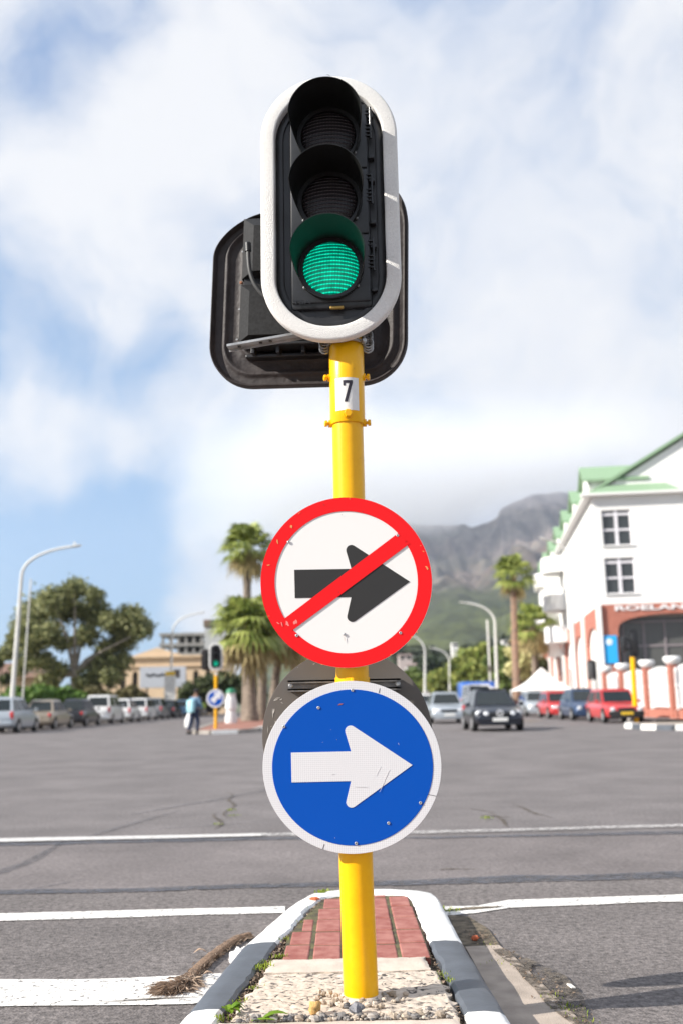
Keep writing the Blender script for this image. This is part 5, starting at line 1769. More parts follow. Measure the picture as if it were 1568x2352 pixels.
# black signal seen from behind on the right, with its yellow pole
BX, BYY = atY(1460, 1655, 41.6).x, 41.6
T = thing('traffic_light', 'black traffic light seen from behind above the yellow pole by the red car', 'traffic light', (BX, BYY, .0))
tp = atY(1452, 1510, 41.6)
mb = MB(); mb.tube([(0, 0, 0), (tp.x - BX, 0, tp.z)], [.11, .10], 16); obj('pole', mb, M_YEL, T, smooth=True)
hx = tp.x - BX; hz = tp.z + .58
mb = MB(); mb.prism([rrect(.17, .60, .15, 6, hx + .12, hz)], .05, M=Matrix.Translation(Vector((0, .04, 0)))); obj('backboard', mb, M_BLK, T)
mb = MB(); mb.box((hx + .10, -.03, hz), (.22, .16, .85), bev=.03); obj('signal_housing', mb, M_BLK, T, smooth=True)
mb = MB(); mb.tube([(hx, 0, tp.z - .1), (hx, 0, hz + .3)], .05, 10); mb.box((hx - .12, 0, hz + .15), (.30, .08, .08)); mb.box((hx - .12, 0, hz - .25), (.30, .08, .08)); obj('bracket', mb, M_BLK, T)
mb = MB(); mb.box((hx - .30, 0, hz - .05), (.20, .26, .62), bev=.05); obj('side_housing', mb, M_BLK, T, smooth=True)
# another small signal on the side pavement
T = thing('traffic_light', 'small black traffic light fixed low before the brick arcade', 'traffic light', (atY(1362, 1600, 52).x, 52, .12))
mb = MB(); mb.tube([(0, 0, 0), (0, 0, 2.0)], .07, 12); obj('pole', mb, M_LAMP, T, smooth=True)
z_ = atY(1365, 1545, 52).z
mb = MB(); mb.prism([rrect(.22, .52, .16, 6, 0, z_)], .05, M=Matrix.Translation(Vector((0, -.02, 0)))); obj('backboard', mb, M_BLK, T)
mb = MB(); mb.box((-.08, -.1, z_), (.25, .16, .8), bev=.03); obj('signal_housing', mb, M_GRYP if False else mat('dark_grey_housing', (.10, .10, .10), .5), T, smooth=True)

# white marker post with green cap beyond the island
mp = atZ(533, 1645, 0)
T = thing('marker_post', 'bulging white roadside post with green cap beside the palms', 'marker post', (atY(531, 1640, 52).x, 52, .0))
mb = MB(); mb.lathe([(.30, 0), (.32, .35), (.27, .55), (.24, .75), (.30, .80), (.30, 1.2), (.22, 1.45), (.24, 1.5), (.24, 1.62)], 16); obj('body', mb, mat('post_white', (.66, .65, .64), .6, var=.1, scale=4), T, smooth=True)
mb = MB(); mb.lathe([(.27, 1.62), (.26, 1.72), (.16, 1.84), (.03, 1.87)], 16); obj('cap', mb, mat('green_cap', (.02, .20, .10), .5), T, smooth=True)
# billboard
BB = thing('billboard', 'pale billboard with dark blurred lettering before the cream building', 'billboard', (atY(375, 1600, 100).x, 100, 0))
c0, c1 = atY(322, 1533, 100), atY(427, 1579, 100)
cx_ = (c0.x + c1.x) / 2 - BB.location.x; cz_ = (c0.z + c1.z) / 2; bw_, bh_ = (c1.x - c0.x), (c0.z - c1.z)
mb = MB(); mb.box((cx_, 0, cz_), (bw_, .15, bh_), bev=.03); obj('panel', mb, mat('billboard_face', (.50, .53, .60), .6), BB)
mb = MB()
for k, (u, w, t) in enumerate([(-.32, .10, .5), (-.24, .10, -.4), (-.15, .12, .3), (-.05, .10, -.5), (.03, .12, .4), (.11, .10, -.3)]):
    mb.box((cx_ + u * bw_, -.085, cz_ + .10 * bh_), (w * bw_, .02, .22), M=Matrix.Translation(Vector((cx_ + u * bw_, 0, cz_ + .1 * bh_))) @ Matrix.Rotation(t, 4, 'Y') @ Matrix.Translation(Vector((-cx_ - u * bw_, 0, -cz_ - .1 * bh_))))
obj('lettering', mb, mat('billboard_ink', (.04, .04, .05), .6), BB)
mb = MB(); mb.box((cx_ + .30 * bw_, -.085, cz_ + .16 * bh_), (.13 * bw_, .02, .40 * bh_)); obj('dark_square', mb, mat('billboard_dark', (.06, .05, .05), .6), BB)
mb = MB()
for u in (-.35, .35):
    mb.cyl((cx_ + u * bw_, .12, 0), (cx_ + u * bw_, .12, cz_), .10, 10)
obj('legs', mb, M_SBACK, BB)
# ------------------------------------------------------------------ the white building with brick arcade
M_WALL = mat('white_plaster', (.82, .81, .79), .8, var=.03, scale=.6)
def brickmat(name, c1, c2, mortar, sc):
    m = bpy.data.materials.new(name); m.use_nodes = True; nt = m.node_tree; L = nt.links.new
    b = nt.nodes['Principled BSDF']; b.inputs['Roughness'].default_value = .85
    t = nt.nodes.new('ShaderNodeTexCoord'); s = nt.nodes.new('ShaderNodeSeparateXYZ'); L(t.outputs['Object'], s.inputs[0])
    ad = nt.nodes.new('ShaderNodeMath'); L(s.outputs[0], ad.inputs[0]); L(s.outputs[1], ad.inputs[1])
    cb2 = nt.nodes.new('ShaderNodeCombineXYZ'); L(ad.outputs[0], cb2.inputs[0]); L(s.outputs[2], cb2.inputs[1])
    k = nt.nodes.new('ShaderNodeTexBrick'); k.inputs['Scale'].default_value = sc; L(cb2.outputs[0], k.inputs['Vector'])
    k.inputs['Color1'].default_value = (*c1, 1); k.inputs['Color2'].default_value = (*c2, 1); k.inputs['Mortar'].default_value = (*mortar, 1)
    k.inputs['Mortar Size'].default_value = .02; k.inputs['Brick Width'].default_value = .5; k.inputs['Row Height'].default_value = .18
    L(k.outputs['Color'], b.inputs['Base Color'])
    return m
M_BRICK = brickmat('red_brick', (.40, .12, .078), (.33, .098, .064), (.50, .26, .20), 2.2)
def rooft(name, c1, c2):
    m = mat(name, c1, .6); nt = m.node_tree; L = nt.links.new; b = nt.nodes['Principled BSDF']
    t = nt.nodes.new('ShaderNodeTexCoord'); w = nt.nodes.new('ShaderNodeTexWave'); w.bands_direction = 'Z'; w.inputs['Scale'].default_value = 3.5; w.inputs['Distortion'].default_value = .3
    L(t.outputs['Object'], w.inputs['Vector'])
    x = nt.nodes.new('ShaderNodeMix'); x.data_type = 'RGBA'; x.inputs['A'].default_value = (*c1, 1); x.inputs['B'].default_value = (*c2, 1); L(w.outputs['Fac'], x.inputs['Factor'])
    L(x.outputs['Result'], b.inputs['Base Color'])
    return m
M_ROOF = rooft('green_roof_tiles', (.20, .31, .19), (.29, .42, .27))
M_WGL = mat('window_glass', (.035, .04, .042), .12, spec=.8)
M_WGL2 = mat('shop_glass', (.09, .09, .085), .18, spec=.6)
BC = atY(1375, 1388, 56)
BANG = rad(-7.5)
WB = thing('building', 'white corner building with green tiled roofs and red brick arcade', 'building', (BC.x, 56, 0), BANG)
ZB, ZE = 6.16, 12.36
BWID, BLEN = 16.0, 52.0
SIDE = Rz(PI / 2)   # prism along local y: x->y ; thickness then towards -x -> flip
def front_wall(loops, t, y=0.0):
    return MB().prism(loops, t, M=Matrix.Translation(Vector((0, y, 0))))
def side_wall(loops, t, x=0.0):
    # (u, z) with u along +y, thickness along +x
    M = Matrix(((0, 1, 0, x), (1, 0, 0, 0), (0, 0, 1, 0), (0, 0, 0, 1)))
    return MB().prism(loops, t, M=M)
def rect(a, b, c, d):
    return [(a, b), (c, b), (c, d), (a, d)]
wins = [(0.46, 9.52, 2.07, 11.55), (0.44, 6.77, 2.10, 8.79), (6.5, 9.52, 8.1, 11.55), (6.5, 6.77, 8.1, 8.79), (11, 9.52, 12.6, 11.55), (11, 6.77, 12.6, 8.79)]
mb = front_wall([rect(0, ZB, BWID, ZE)] + [rect(*w) for w in wins], .35)
obj('front_wall', mb, M_WALL, WB)
mb = side_wall([rect(.352, ZB, BLEN, ZE)], .35)
obj('side_wall', mb, M_WALL, WB)
for (x0, z0, x1, z1) in wins:
    mb = MB(); W_, H_ = x1 - x0, z1 - z0; xm = (x0 + x1) / 2
    for (cx, w) in ((x0 + .03, .06), (x1 - .03, .06)):
        mb.box((cx, .14, (z0 + z1) / 2), (w, .08, H_))
    for (cz, h_) in ((z0 + .02, .04), (z1 - .02, .04), (z1 - .12 * H_, .13), (z0 + .44 * H_, .11)):
        mb.box((xm, .142, cz), (W_ - .12, .076, h_))
    mb.box((xm, .135, (z0 + z1) / 2), (.18, .086, H_ - .08))
    fr = obj('window', mb, mat('window_frame_white', (.74, .72, .76), .5) if 'window_frame_white' not in bpy.data.materials else bpy.data.materials['window_frame_white'], WB)
    mb = MB(); mb.box((xm, .19, (z0 + z1) / 2), (W_, .02, H_)); obj('pane', mb, M_WGL, fr)
    mb = MB(); mb.box((xm, -.03, z0 - .04), (W_ + .2, .14, .06)); obj('sill', mb, M_WALL, fr)
# front brick base with broad arch
def arch(x0, x1, z0, zs, zt, n=14, step=True):
    pts = [(x0, z0), (x1, z0), (x1, zs)]
    for k in range(1, n):
        a = PI * k / n
        pts.append(((x0 + x1) / 2 + (x1 - x0) / 2 * math.cos(a), zs + (zt - zs) * math.sin(a) ** .75))
    pts.append((x0, zs))
    return pts
AX0, AX1 = .95, 7.4
mb = front_wall([rect(.0, .12, BWID, ZB), arch(AX0, AX1, .5, 4.75, 5.58), arch(8.6, 15.0, .5, 4.75, 5.58)], .4, -.02)
obj('front_brick_wall', mb, M_BRICK, WB)
for (x0, x1) in ((AX0, AX1), (8.6, 15.0)):
    mb = MB(); mb.box(((x0 + x1) / 2, .9, 3.2), (x1 - x0 + .6, .02, 5.4)); g_ = obj('shop_window', mb, M_WGL2, WB)
    mb = MB()
    for k in range(6):
        mb.box((x0 + .35 + k * (x1 - x0 - .7) / 5, .85, 3.0), (.11, .07, 4.6))
    for z in (2.35, 3.85, 5.2):
        mb.box(((x0 + x1) / 2, .86, z), (x1 - x0, .06, .11))
    obj('mullions', mb, mat('mauve_frame', (.24, .21, .22), .5) if 'mauve_frame' not in bpy.data.materials else bpy.data.materials['mauve_frame'], g_)
    mb = MB(); mb.box(((x0 + x1) / 2, .45, 1.55), (x1 - x0 + .1, .1, 1.1)); obj('shop_counter_wall', mb, mat('dark_base', (.03, .03, .035), .5) if 'dark_base' not in bpy.data.materials else bpy.data.materials['dark_base'], g_)
    mb = MB(); mb.box(((x0 + x1) / 2, .65, 5.5), (x1 - x0 + .6, .5, .12)); obj('soffit', mb, mat('soffit_grey', (.30, .28, .26), .8) if 'soffit_grey' not in bpy.data.materials else bpy.data.materials['soffit_grey'], g_)
tm = text_mb('ROELAND SQUARE', .40, .05, .012)
o = obj('lettering', tm, mat('white_letters', (.78, .76, .76), .5), WB); o.location = (.80, -.06, 5.80)
xs_ = max(v.co.x for v in o.data.vertices)
o.scale = (8.6 / xs_, 1, 1.0)
# corner column and side arcade
mb = MB(); mb.box((-.06, -.10, 3.14), (.30, .20, 6.04), bev=.03); obj('corner_pillar', mb, M_WALL, WB)
bays = [(0.35, 7.9), (8.6, 15.8), (16.5, 23.7), (24.4, 31.6), (32.3, 39.5), (40.2, 51.5)]
arches = []
for (a, b) in bays:
    w = (b - a); arches.append(arch(a + w * .16, b - w * .12, .4, 3.6, 5.15))
mb = side_wall([rect(.402, .12, BLEN, ZB)] + arches, .4, -.02)
obj('side_brick_wall', mb, M_BRICK, WB)
for (a, b) in bays:
    w = b - a
    mb = side_wall([arch(a + w * .16 - .05, b - w * .12 + .05, .3, 3.6, 5.2), rect(a + w * .30, .8, a + w * .48, 3.2), rect(a + w * .54, .8, a + w * .74, 3.2)], .08, .14)
    pn = obj('arch_infill', mb, M_WALL, WB)
    mb = MB(); mb.box((.30, (a + b) / 2, 2.0), (.02, w * .6, 3.0)); obj('pane', mb, M_WGL, pn)
    mb = MB(); mb.box((-.10, b + .35, 3.14), (.22, .42, 6.04), bev=.03); obj('pilaster', mb, M_WALL, WB)
mb = MB(); mb.tube([(5.2, -.08, ZE), (5.2, -.08, ZB + .1), (5.2, -.12, ZB - .1), (5.2, -.12, .2)], .05, 8); obj('downpipe', mb, mat('downpipe_grey', (.62, .61, .60), .5), WB, smooth=True)
# banner
bn = thing('banner', 'bright blue banner with white round emblem on the brick corner', 'banner', (0, 0, 0))
bn.location = Matrix.Translation(Vector(WB.location)) @ Rz(BANG) @ Vector((.40, -.08, 3.65)); bn.rotation_euler = (0, 0, BANG)
mb = MB(); mb.box((0, 0, 0), (.86, .03, 1.55), bev=.005); obj('cloth', mb, mat('sky_blue_banner', (.02, .38, .80), .6), bn)
mb = MB(); mb.prism([circle(0.0, .42, .19, 20)], .01, M=Matrix.Translation(Vector((0, -.03, 0))))
em = obj('emblem', mb, mat('banner_emblem', (.60, .76, .88), .6), bn)
mb = MB(); mb.prism([[(-.10, .55), (.02, .44), (.13, .56), (.10, .42), (0.0, .33), (-.06, .42)]], .006, M=Matrix.Translation(Vector((0, -.038, 0)))); obj('emblem_swirl', mb, M_WALL, em)
# eaves, roofs
mb = MB(); mb.box((BWID / 2 - .2, -.22, ZE + .06), (BWID + .9, .5, .14), bev=.02); mb.box((-.22, BLEN / 2 + .05, ZE + .06), (.5, BLEN, .14), bev=.02)
obj('eaves', mb, M_WALL, WB)
# skirt roof above the front windows
mb = MB(); mb.loft([[(-.35, -.45, ZE + .13), (4.9, -.45, ZE + .13), (4.35, 1.0, ZE + .85), (1.15, 1.0, ZE + .85)], [(-.35, -.43, ZE + .05), (4.9, -.43, ZE + .05), (4.35, 1.1, ZE + .15), (1.15, 1.1, ZE + .15)]])
obj('skirt_roof', mb, M_ROOF, WB)
mb = MB(); mb.box((BWID / 2 + 2.4, -.30, ZE + .17), (BWID - 5.2, .3, .08)); obj('roof_edge', mb, M_ROOF, WB)
# main gable wall and roof
RX, RZ = 9.2, ZE + 5.55
mb = front_wall([[(0.0, ZE + .13), (BWID + 2.4, ZE + .13), (RX, RZ)]], .3, 1.0)
obj('gable_wall', mb, M_WALL, WB)
mb = MB()
mb.loft([[(-.45, .75, ZE + .02), (RX, .75, RZ + .16), (RX, .75, RZ + .36), (-.45, .75, ZE + .22)], [(-.45, BLEN, ZE + .02), (RX, BLEN, RZ + .16), (RX, BLEN, RZ + .36), (-.45, BLEN, ZE + .22)]])
mb.loft([[(RX + .002, .75, RZ + .16), (BWID + 2.8, .75, ZE + .02), (BWID + 2.8, .75, ZE + .22), (RX + .002, .75, RZ + .36)], [(RX + .002, BLEN, RZ + .16), (BWID + 2.8, BLEN, ZE + .02), (BWID + 2.8, BLEN, ZE + .22), (RX + .002, BLEN, RZ + .36)]])
obj('roof', mb, M_ROOF, WB)
for k, y0 in enumerate((1.2, 8.2, 15.2, 22.4, 29.6, 37, 44)):
    w = 2.6; zr = ZE + 2.2; zw = ZE + 1.25
    mb = side_wall([[(y0, ZE + .1), (y0 + w, ZE + .1), (y0 + w, zw), (y0 + w / 2, zr - .05), (y0, zw)]], .2, -.05)
    mb.box((1.0, y0 + .10, ZE + .65), (1.9, .2, 1.2))
    d_ = obj('dormer', mb, M_WALL, WB)
    mb = MB()
    for (ya, yb) in ((y0 - .3, y0 + w / 2), (y0 + w + .3, y0 + w / 2)):
        mb.loft([[(-.35, ya, zw - .15), (-.35, yb, zr), (-.35, yb, zr + .12), (-.35, ya, zw)], [(3.4, ya, zw - .15), (3.4, yb, zr), (3.4, yb, zr + .12), (3.4, ya, zw)]])
    obj('dormer_roof', mb, M_ROOF, d_)
# curved balconies on the side
def balc(yc, zc, r=2.0, pr=1.6, h=1.0):
    n = 20
    def ringp(k, z, ins=0):
        a = -PI / 2 + PI * k / n
        return (-(pr - ins) * max(0, math.cos(a)) ** .7 - .0, yc + (r - ins) * math.sin(a), z)
    mb = MB()
    out = [[ringp(k, zc) for k in range(n + 1)], [ringp(k, zc + h) for k in range(n + 1)], [ringp(k, zc + h, .14) for k in range(n + 1)], [ringp(k, zc, .14) for k in range(n + 1)]]
    mb.loft(out, closed=False, cap=False)
    sl_ = [ringp(k, zc) for k in range(n + 1)]; s2 = [ringp(k, zc - .18) for k in range(n + 1)]
    mb.loft([sl_, s2], closed=True, cap=True)
    return mb
for (yc, rows, X) in ((22.5, [(1262, 1281), (1262, 1368), (1262, 1441)], 77), (33.0, [(1250, 1320), (1250, 1401), (1250, 1467)], 88)):
    for (x, y) in rows:
        z = atY(x, y, X).z
        b_ = obj('balcony', balc(yc, z - .95), M_WALL, WB, smooth=True, sharp=40)
mb = MB(); mb.box((-.5, 28.0, 8.4), (1.0, 1.0, 8.0)); obj('stair_pier', mb, M_WALL, WB)

# ------------------------------------------------------------------ fence of brick pillars and white panels
F_G = 'brick pillars with white caps along the pavement'
FP = [(13.8, 36.2), (13.88, 39.6), (13.98, 43.0), (14.08, 47.0), (14.15, 51.4), (14.22, 55.0)]
M_FW = mat('fence_white', (.84, .83, .82), .6)
plab = ['nearest brick pillar, just outside on the right', 'brick pillar at the right edge of the fence', 'brick pillar with white urn cap, rightmost in view',
        'brick pillar with white cap just right of the yellow pole', 'brick pillar with white cap behind the parked red car', 'brick pillar with white cap beside the building corner']
for (x, y), lab in list(zip(FP, plab))[1:]:
    T = thing('fence_pillar', lab, 'pillar', (x, y, .12), 0, F_G)
    mb = MB(); mb.box((0, 0, 1.12), (.38, .38, 2.25)); obj('shaft', mb, M_BRICK, T)
    mb = MB(); mb.lathe([(.20, 2.25), (.25, 2.28), (.28, 2.31), (.36, 2.42), (.375, 2.52), (.33, 2.585), (.28, 2.60)], 20); obj('cap', mb, M_FW, T, smooth=True, sharp=50)
pl = ['white barred fence panel beyond the nearest pillars', 'white barred fence panel at the right edge of the photo', 'white barred fence panel in the middle, right of the yellow pole', 'white barred fence panel behind the yellow pole', 'farthest white barred fence panel near the building corner']
for i in range(1, 5):
    (xa, ya), (xb, yb) = FP[i], FP[i + 1]
    L_ = math.hypot(xb - xa, yb - ya) - .46; ang = math.atan2(yb - ya, xb - xa)
    T = thing('fence_panel', pl[i], 'fence', ((xa + xb) / 2, (ya + yb) / 2, .12), ang, 'white fence panels between the pillars')
    mb = MB()
    for z in (.50, 1.35, 2.05):
        mb.box((0, 0, z), (L_, .05, .07))
    obj('rails', mb, M_FW, T)
    mb = MB(); n = int(L_ / .125)
    for k in range(n + 1):
        u = -L_ / 2 + L_ * k / n
        mb.box((u, .0, 1.2 + .16 * (1 - (2 * k / n - 1) ** 2)), (.045, .035, 1.75))
    obj('bars', mb, M_FW, T)
    mb = MB(); mb.box((0, .03, .18), (L_ + .03, .25, .36)); obj('plinth', mb, M_BRICK, T)

# white market tents beyond the red cars
M_TENT = mat('tent_canvas', (.80, .80, .79), .7)
for (x, y, w, h_, lab) in ((14.0, 74, 3.0, 2.7, 'white peaked tent beyond the red parked cars'), (15.6, 80, 4.0, 3.3, 'second, taller white peaked tent against the building side')):
    T = thing('tent', lab, 'tent', (x, y, .12), .2, 'white tents')
    mb = MB(); h2 = w / 2
    mb.loft([[(-h2, -h2, 1.5), (h2, -h2, 1.5), (h2, h2, 1.5), (-h2, h2, 1.5)], [(-h2 * .45, -h2 * .45, 1.5 + (h_ - 1.5) * .42), (h2 * .45, -h2 * .45, 1.5 + (h_ - 1.5) * .42), (h2 * .45, h2 * .45, 1.5 + (h_ - 1.5) * .42), (-h2 * .45, h2 * .45, 1.5 + (h_ - 1.5) * .42)], [(-.05, -.05, h_), (.05, -.05, h_), (.05, .05, h_), (-.05, .05, h_)]])
    obj('canopy', mb, M_TENT, T)
    for sx in (-1, 1):
        for sy in (-1, 1):
            mb = MB(); mb.cyl((sx * h2 * .96, sy * h2 * .96, 0), (sx * h2 * .96, sy * h2 * .96, 1.6), .04, 8); obj('leg', mb, M_FW, T)

# ------------------------------------------------------------------ left buildings
M_CREAM = mat('cream_plaster', (.66, .50, .34), .85, var=.05, scale=.3)
M_DARKW = mat('dark_window', (.05, .045, .04), .3)  # one even dark colour for distant window panes
def P0(x, y, Y, o):
    p = atY(x, y, Y); return p.x - o[0], p.z
o0 = atY(345, 1610, 115)
CB = thing('building', 'long cream building with low pediment behind the billboard', 'building', (o0.x, 115, 0))
xl_, zt2 = P0(214, 1509, 115, o0); xr_, _ = P0(520, 1506, 115, o0)
holes = []
nW = 11
for k in range(nW):
    cx = xl_ + (xr_ - xl_) * (k + .5) / nW
    holes.append(arch(cx - .32, cx + .32, zt2 * .45, zt2 * .66, zt2 * .74, 6))
mb = MB().prism([rect(xl_, 0, xr_, zt2)] + holes, .4); obj('wall', mb, M_CREAM, CB)
for hl in holes:
    cx = sum(p[0] for p in hl[:2]) / 2
    mb = MB(); mb.box((cx, .3, zt2 * .6), (.7, .03, zt2 * .36)); obj('window', mb, M_DARKW, CB)
mb = MB(); mb.box(((xl_ + xr_) / 2, -.1, zt2 - .12), (xr_ - xl_ + .4, .5, .25)); mb.box(((xl_ + xr_) / 2, -.08, zt2 * .82), (xr_ - xl_, .3, .10)); obj('cornice', mb, M_CREAM, CB)
pxm = P0(362, 1500, 115, o0)[0]
mb = MB().prism([[(pxm - 2.8, zt2), (pxm + 2.8, zt2), (pxm, zt2 + .95)]], .4, M=Matrix.Translation(Vector((0, -.05, 0)))); obj('pediment', mb, M_CREAM, CB)
mb = MB(); mb.box(((xl_ + xr_) / 2, 5.2, zt2 / 2 - .1), (xr_ - xl_ - .2, 9.5, zt2 - .2)); obj('rear_block', mb, M_CREAM, CB)
o1 = atY(-60, 1610, 95)
B2 = thing('building', 'low cream house with brown roof at the left edge', 'building', (o1.x, 95, 0))
xr2, zt3 = P0(95, 1556, 95, o1)
mb = MB(); mb.box((xr2 / 2 - 3, 3, zt3 / 2), (xr2 + 6, 6, zt3)); obj('wall', mb, M_CREAM, B2)
mb = MB(); mb.loft([[(-6.4, -.5, zt3), (xr2 + .4, -.5, zt3), (xr2 + .4, 6.5, zt3), (-6.4, 6.5, zt3)], [(-5, 2.6, zt3 + 1.5), (xr2 - 1, 2.6, zt3 + 1.5), (xr2 - 1, 3.4, zt3 + 1.5), (-5, 3.4, zt3 + 1.5)]]); obj('roof', mb, mat('brown_roof', (.20, .12, .09), .8, var=.2, scale=2), B2)
mb = MB(); mb.box((xr2 * .7, -.02, zt3 * .55), (.7, .1, 1.0)); obj('window', mb, M_DARKW, B2)
o2 = atY(420, 1610, 190)
CN = thing('building', 'unfinished grey concrete frame building with tower behind the cream building', 'building', (o2.x, 190, 0))
M_CF = mat('raw_concrete', (.30, .285, .27), .9, var=.15, scale=.4)
M_CFD = mat('raw_concrete_dark', (.12, .12, .10), .9)
xa, z1_ = P0(366, 1458, 190, o2); xb, _ = P0(470, 1456, 190, o2); z2_ = P0(366, 1482, 190, o2)[1]; z3_ = P0(366, 1504, 190, o2)[1]
mb = MB()
for z in (z1_, z2_, z3_, z3_ - 3, z3_ - 6):
    mb.box(((xa + xb) / 2, 5, z), (xb - xa, 10, .55))
obj('floor_slabs', mb, M_CF, CN)
for k in range(6):
    cx = xa + .6 + (xb - xa - 1.2) * k / 5
    for cy in (.6, 9.4):
        mb = MB(); mb.box((cx, cy, z1_ / 2), (.5, .5, z1_ - .6)); obj('column', mb, M_CF, CN)
mb = MB(); mb.box(((xa + xb) / 2 + 1.0, 6, z1_ / 2 - .4), ((xb - xa) * .5, 6, z1_ - .6)); obj('core', mb, M_CFD, CN)
xt0, zt4 = P0(470, 1443, 190, o2); xt1, _ = P0(522, 1443, 190, o2); zt5 = P0(470, 1426, 190, o2)[1]
mb = MB(); mb.box(((xt0 + xt1) / 2, 4, zt4 / 2), (xt1 - xt0, 8, zt4)); obj('tower', mb, mat('tower_concrete', (.46, .46, .46), .85), CN)
mb = MB(); mb.box(((xt0 + xt1) / 2, 4, (zt4 + zt5) / 2 + .2), (xt1 - xt0 + .4, 8.4, zt5 - zt4), bev=.1)
obj('tower_top', mb, mat('green_netting', (.10, .14, .09), .9, color2=(.22, .12, .10), scale=.6), CN)

# ------------------------------------------------------------------ plants
def leaf_cloud(blobs, n, size, flat=.6, seed=0, shell=.55, droop=0.0):
    """blobs: (x, y, z, rx, ry, rz); leaf sized quads spread through each clump, denser near the surface"""
    rg = np.random.default_rng(seed)
    vol = np.array([b[3] * b[4] + b[4] * b[5] for b in blobs]); pr = vol / vol.sum()
    idx = rg.choice(len(blobs), n, p=pr)
    B = np.array(blobs)[idx]
    d = rg.normal(size=(n, 3)); d /= np.linalg.norm(d, axis=1)[:, None]
    rr = (rg.random(n) ** shell)[:, None]
    c = B[:, :3] + d * rr * B[:, 3:6] * (1 + .14 * rg.normal(size=(n, 1)))
    u = rg.normal(size=(n, 3)); u[:, 2] *= flat; u /= np.linalg.norm(u, axis=1)[:, None]
    w = np.cross(u, d + .6 * rg.normal(size=(n, 3))); w /= np.linalg.norm(w, axis=1)[:, None] + 1e-9
    s = size * (.5 + rg.random((n, 1)))
    u *= s; w *= s * .55
    V = np.stack([c - u, c - w, c + u, c + w], axis=1).reshape(-1, 3)
    F = [(4 * i, 4 * i + 1, 4 * i + 2, 4 * i + 3) for i in range(n)]
    return V.tolist(), F
LM = {}
def lm(name, a, b, t=.25):
    if name not in LM:
        LM[name] = leafmat(name, a, b, .6, t)
    return LM[name]
M_BARK = mat('bark', (.20, .16, .12), .9, var=.3, scale=6, bump=.5)
def clumps(c, R, n, cr, seed, squash=.8):
    rg = random.Random(seed); out = []
    for k in range(n):
        d = Vector((rg.gauss(0, 1), rg.gauss(0, 1), rg.gauss(0, 1))).normalized() * rg.random() ** .4
        r = cr * rg.uniform(.6, 1.3)
        out.append((c[0] + d.x * R[0], c[1] + d.y * R[1], c[2] + d.z * R[2], r, r, r * squash))
    return out
def tree(label, x, y, crown, leaf, n, size, trunk_r=.3, name='tree', group=None, trunk_mat=None, z=0, fork=3.0, seed=1):
    T = thing(name, label, 'tree', (x, y, z), 0, group)
    loc = [(b[0] - x, b[1] - y, b[2] - z, b[3], b[4], b[5]) for b in crown]
    o = obj('crown', leaf_cloud(loc, n, size, seed=seed), leaf, T)
    mb = MB(); rg = random.Random(seed)
    mb.tube([(0, 0, 0), (.1, 0, fork * .5), (.0, 0, fork)], [trunk_r * 1.3, trunk_r, trunk_r * .9], 10)
    for b in rg.sample(loc, min(len(loc), 12)):
        m1 = Vector((b[0] * .35, b[1] * .35, fork + (b[2] - fork) * .45))
        mb.tube([(0, 0, fork - .3), m1, Vector(b[:3])], [trunk_r * .6, trunk_r * .35, trunk_r * .1], 7)
    obj('trunk', mb, trunk_mat or M_BARK, T, smooth=True)
    return T
def at(x, y, Y):
    return atY(x, y, Y)
# big gum tree on the left
GY = 88
crown = []
for (x, y, r) in [(170, 1352, 30), (215, 1368, 24), (120, 1378, 34), (90, 1410, 36), (160, 1405, 36), (215, 1405, 36), (60, 1432, 30), (260, 1432, 30), (300, 1418, 30), (325, 1445, 22), (290, 1470, 34), (250, 1490, 30),
                  (110, 1455, 30), (75, 1480, 26), (35, 1462, 20), (25, 1495, 20), (200, 1460, 24), (150, 1475, 20), (230, 1530, 30), (100, 1515, 26), (60, 1520, 20), (255, 1555, 26), (140, 1540, 22), (200, 1570, 26), (110, 1570, 22), (45, 1540, 18), (280, 1520, 22)]:
    for k in range(3):
        p = at(x + random.uniform(-8, 8), y + random.uniform(-8, 8), GY + random.uniform(-3, 3)); rr = r * GY / 2287 * random.uniform(.75, 1.35)
        crown.append((p.x, p.y, p.z, rr, rr * 1.1, rr * .86))
tb = at(168, 1640, GY)
tree('broad olive green gum tree towering over the left parked cars', tb.x, GY, crown, lm('gum_leaves', (0.095, 0.120, 0.045), (0.34, 0.34, 0.15)), 42000, .17, .38, 'gum_tree', fork=4.2, trunk_mat=mat('pale_bark', (0.351, 0.311, 0.270), .8, var=.3, scale=3), seed=3)
def bush(label, pts, Y, leaf, n, size, seed, name='bush'):
    bl = []
    for (x, y, r) in pts:
        p = at(x, y, Y); rr = r * Y / 2287
        bl.append((p.x, p.y, p.z, rr, rr, rr * .8))
    cx = sum(b[0] for b in bl) / len(bl)
    T = thing(name, label, 'bush', (cx, Y, 0))
    obj('leaves', leaf_cloud([(b[0] - cx, b[1] - Y, b[2], *b[3:]) for b in bl], n, size, seed=seed), leaf, T)
    for b in bl:
        mb = MB(); mb.tube([(b[0] - cx, b[1] - Y, 0), (b[0] - cx, b[1] - Y, b[2])], .07, 6)
        obj('stem', mb, M_BARK, T)
LG = lm('bright_hedge', (0.061, 0.135, 0.024), (0.162, 0.270, 0.054)); DG = lm('dark_shrub', (0.034, 0.054, 0.020), (0.115, 0.135, 0.054)); OG = lm('olive_shrub', (0.081, 0.081, 0.034), (0.230, 0.203, 0.095))
bush('bright green hedge above the champagne sedan', [(60, 1600, 24), (90, 1595, 26), (20, 1605, 20), (35, 1590, 18)], 78, LG, 3500, .2, 5)
bush('bright green hedge behind the black sedan', [(120, 1598, 22), (150, 1597, 24), (180, 1605, 20), (110, 1610, 18)], 80, LG, 3500, .2, 6)
bush('olive bush before the cream building, above the white cars', [(285, 1600, 22), (320, 1603, 20), (305, 1590, 18), (340, 1612, 14)], 100, OG, 3000, .22, 7)
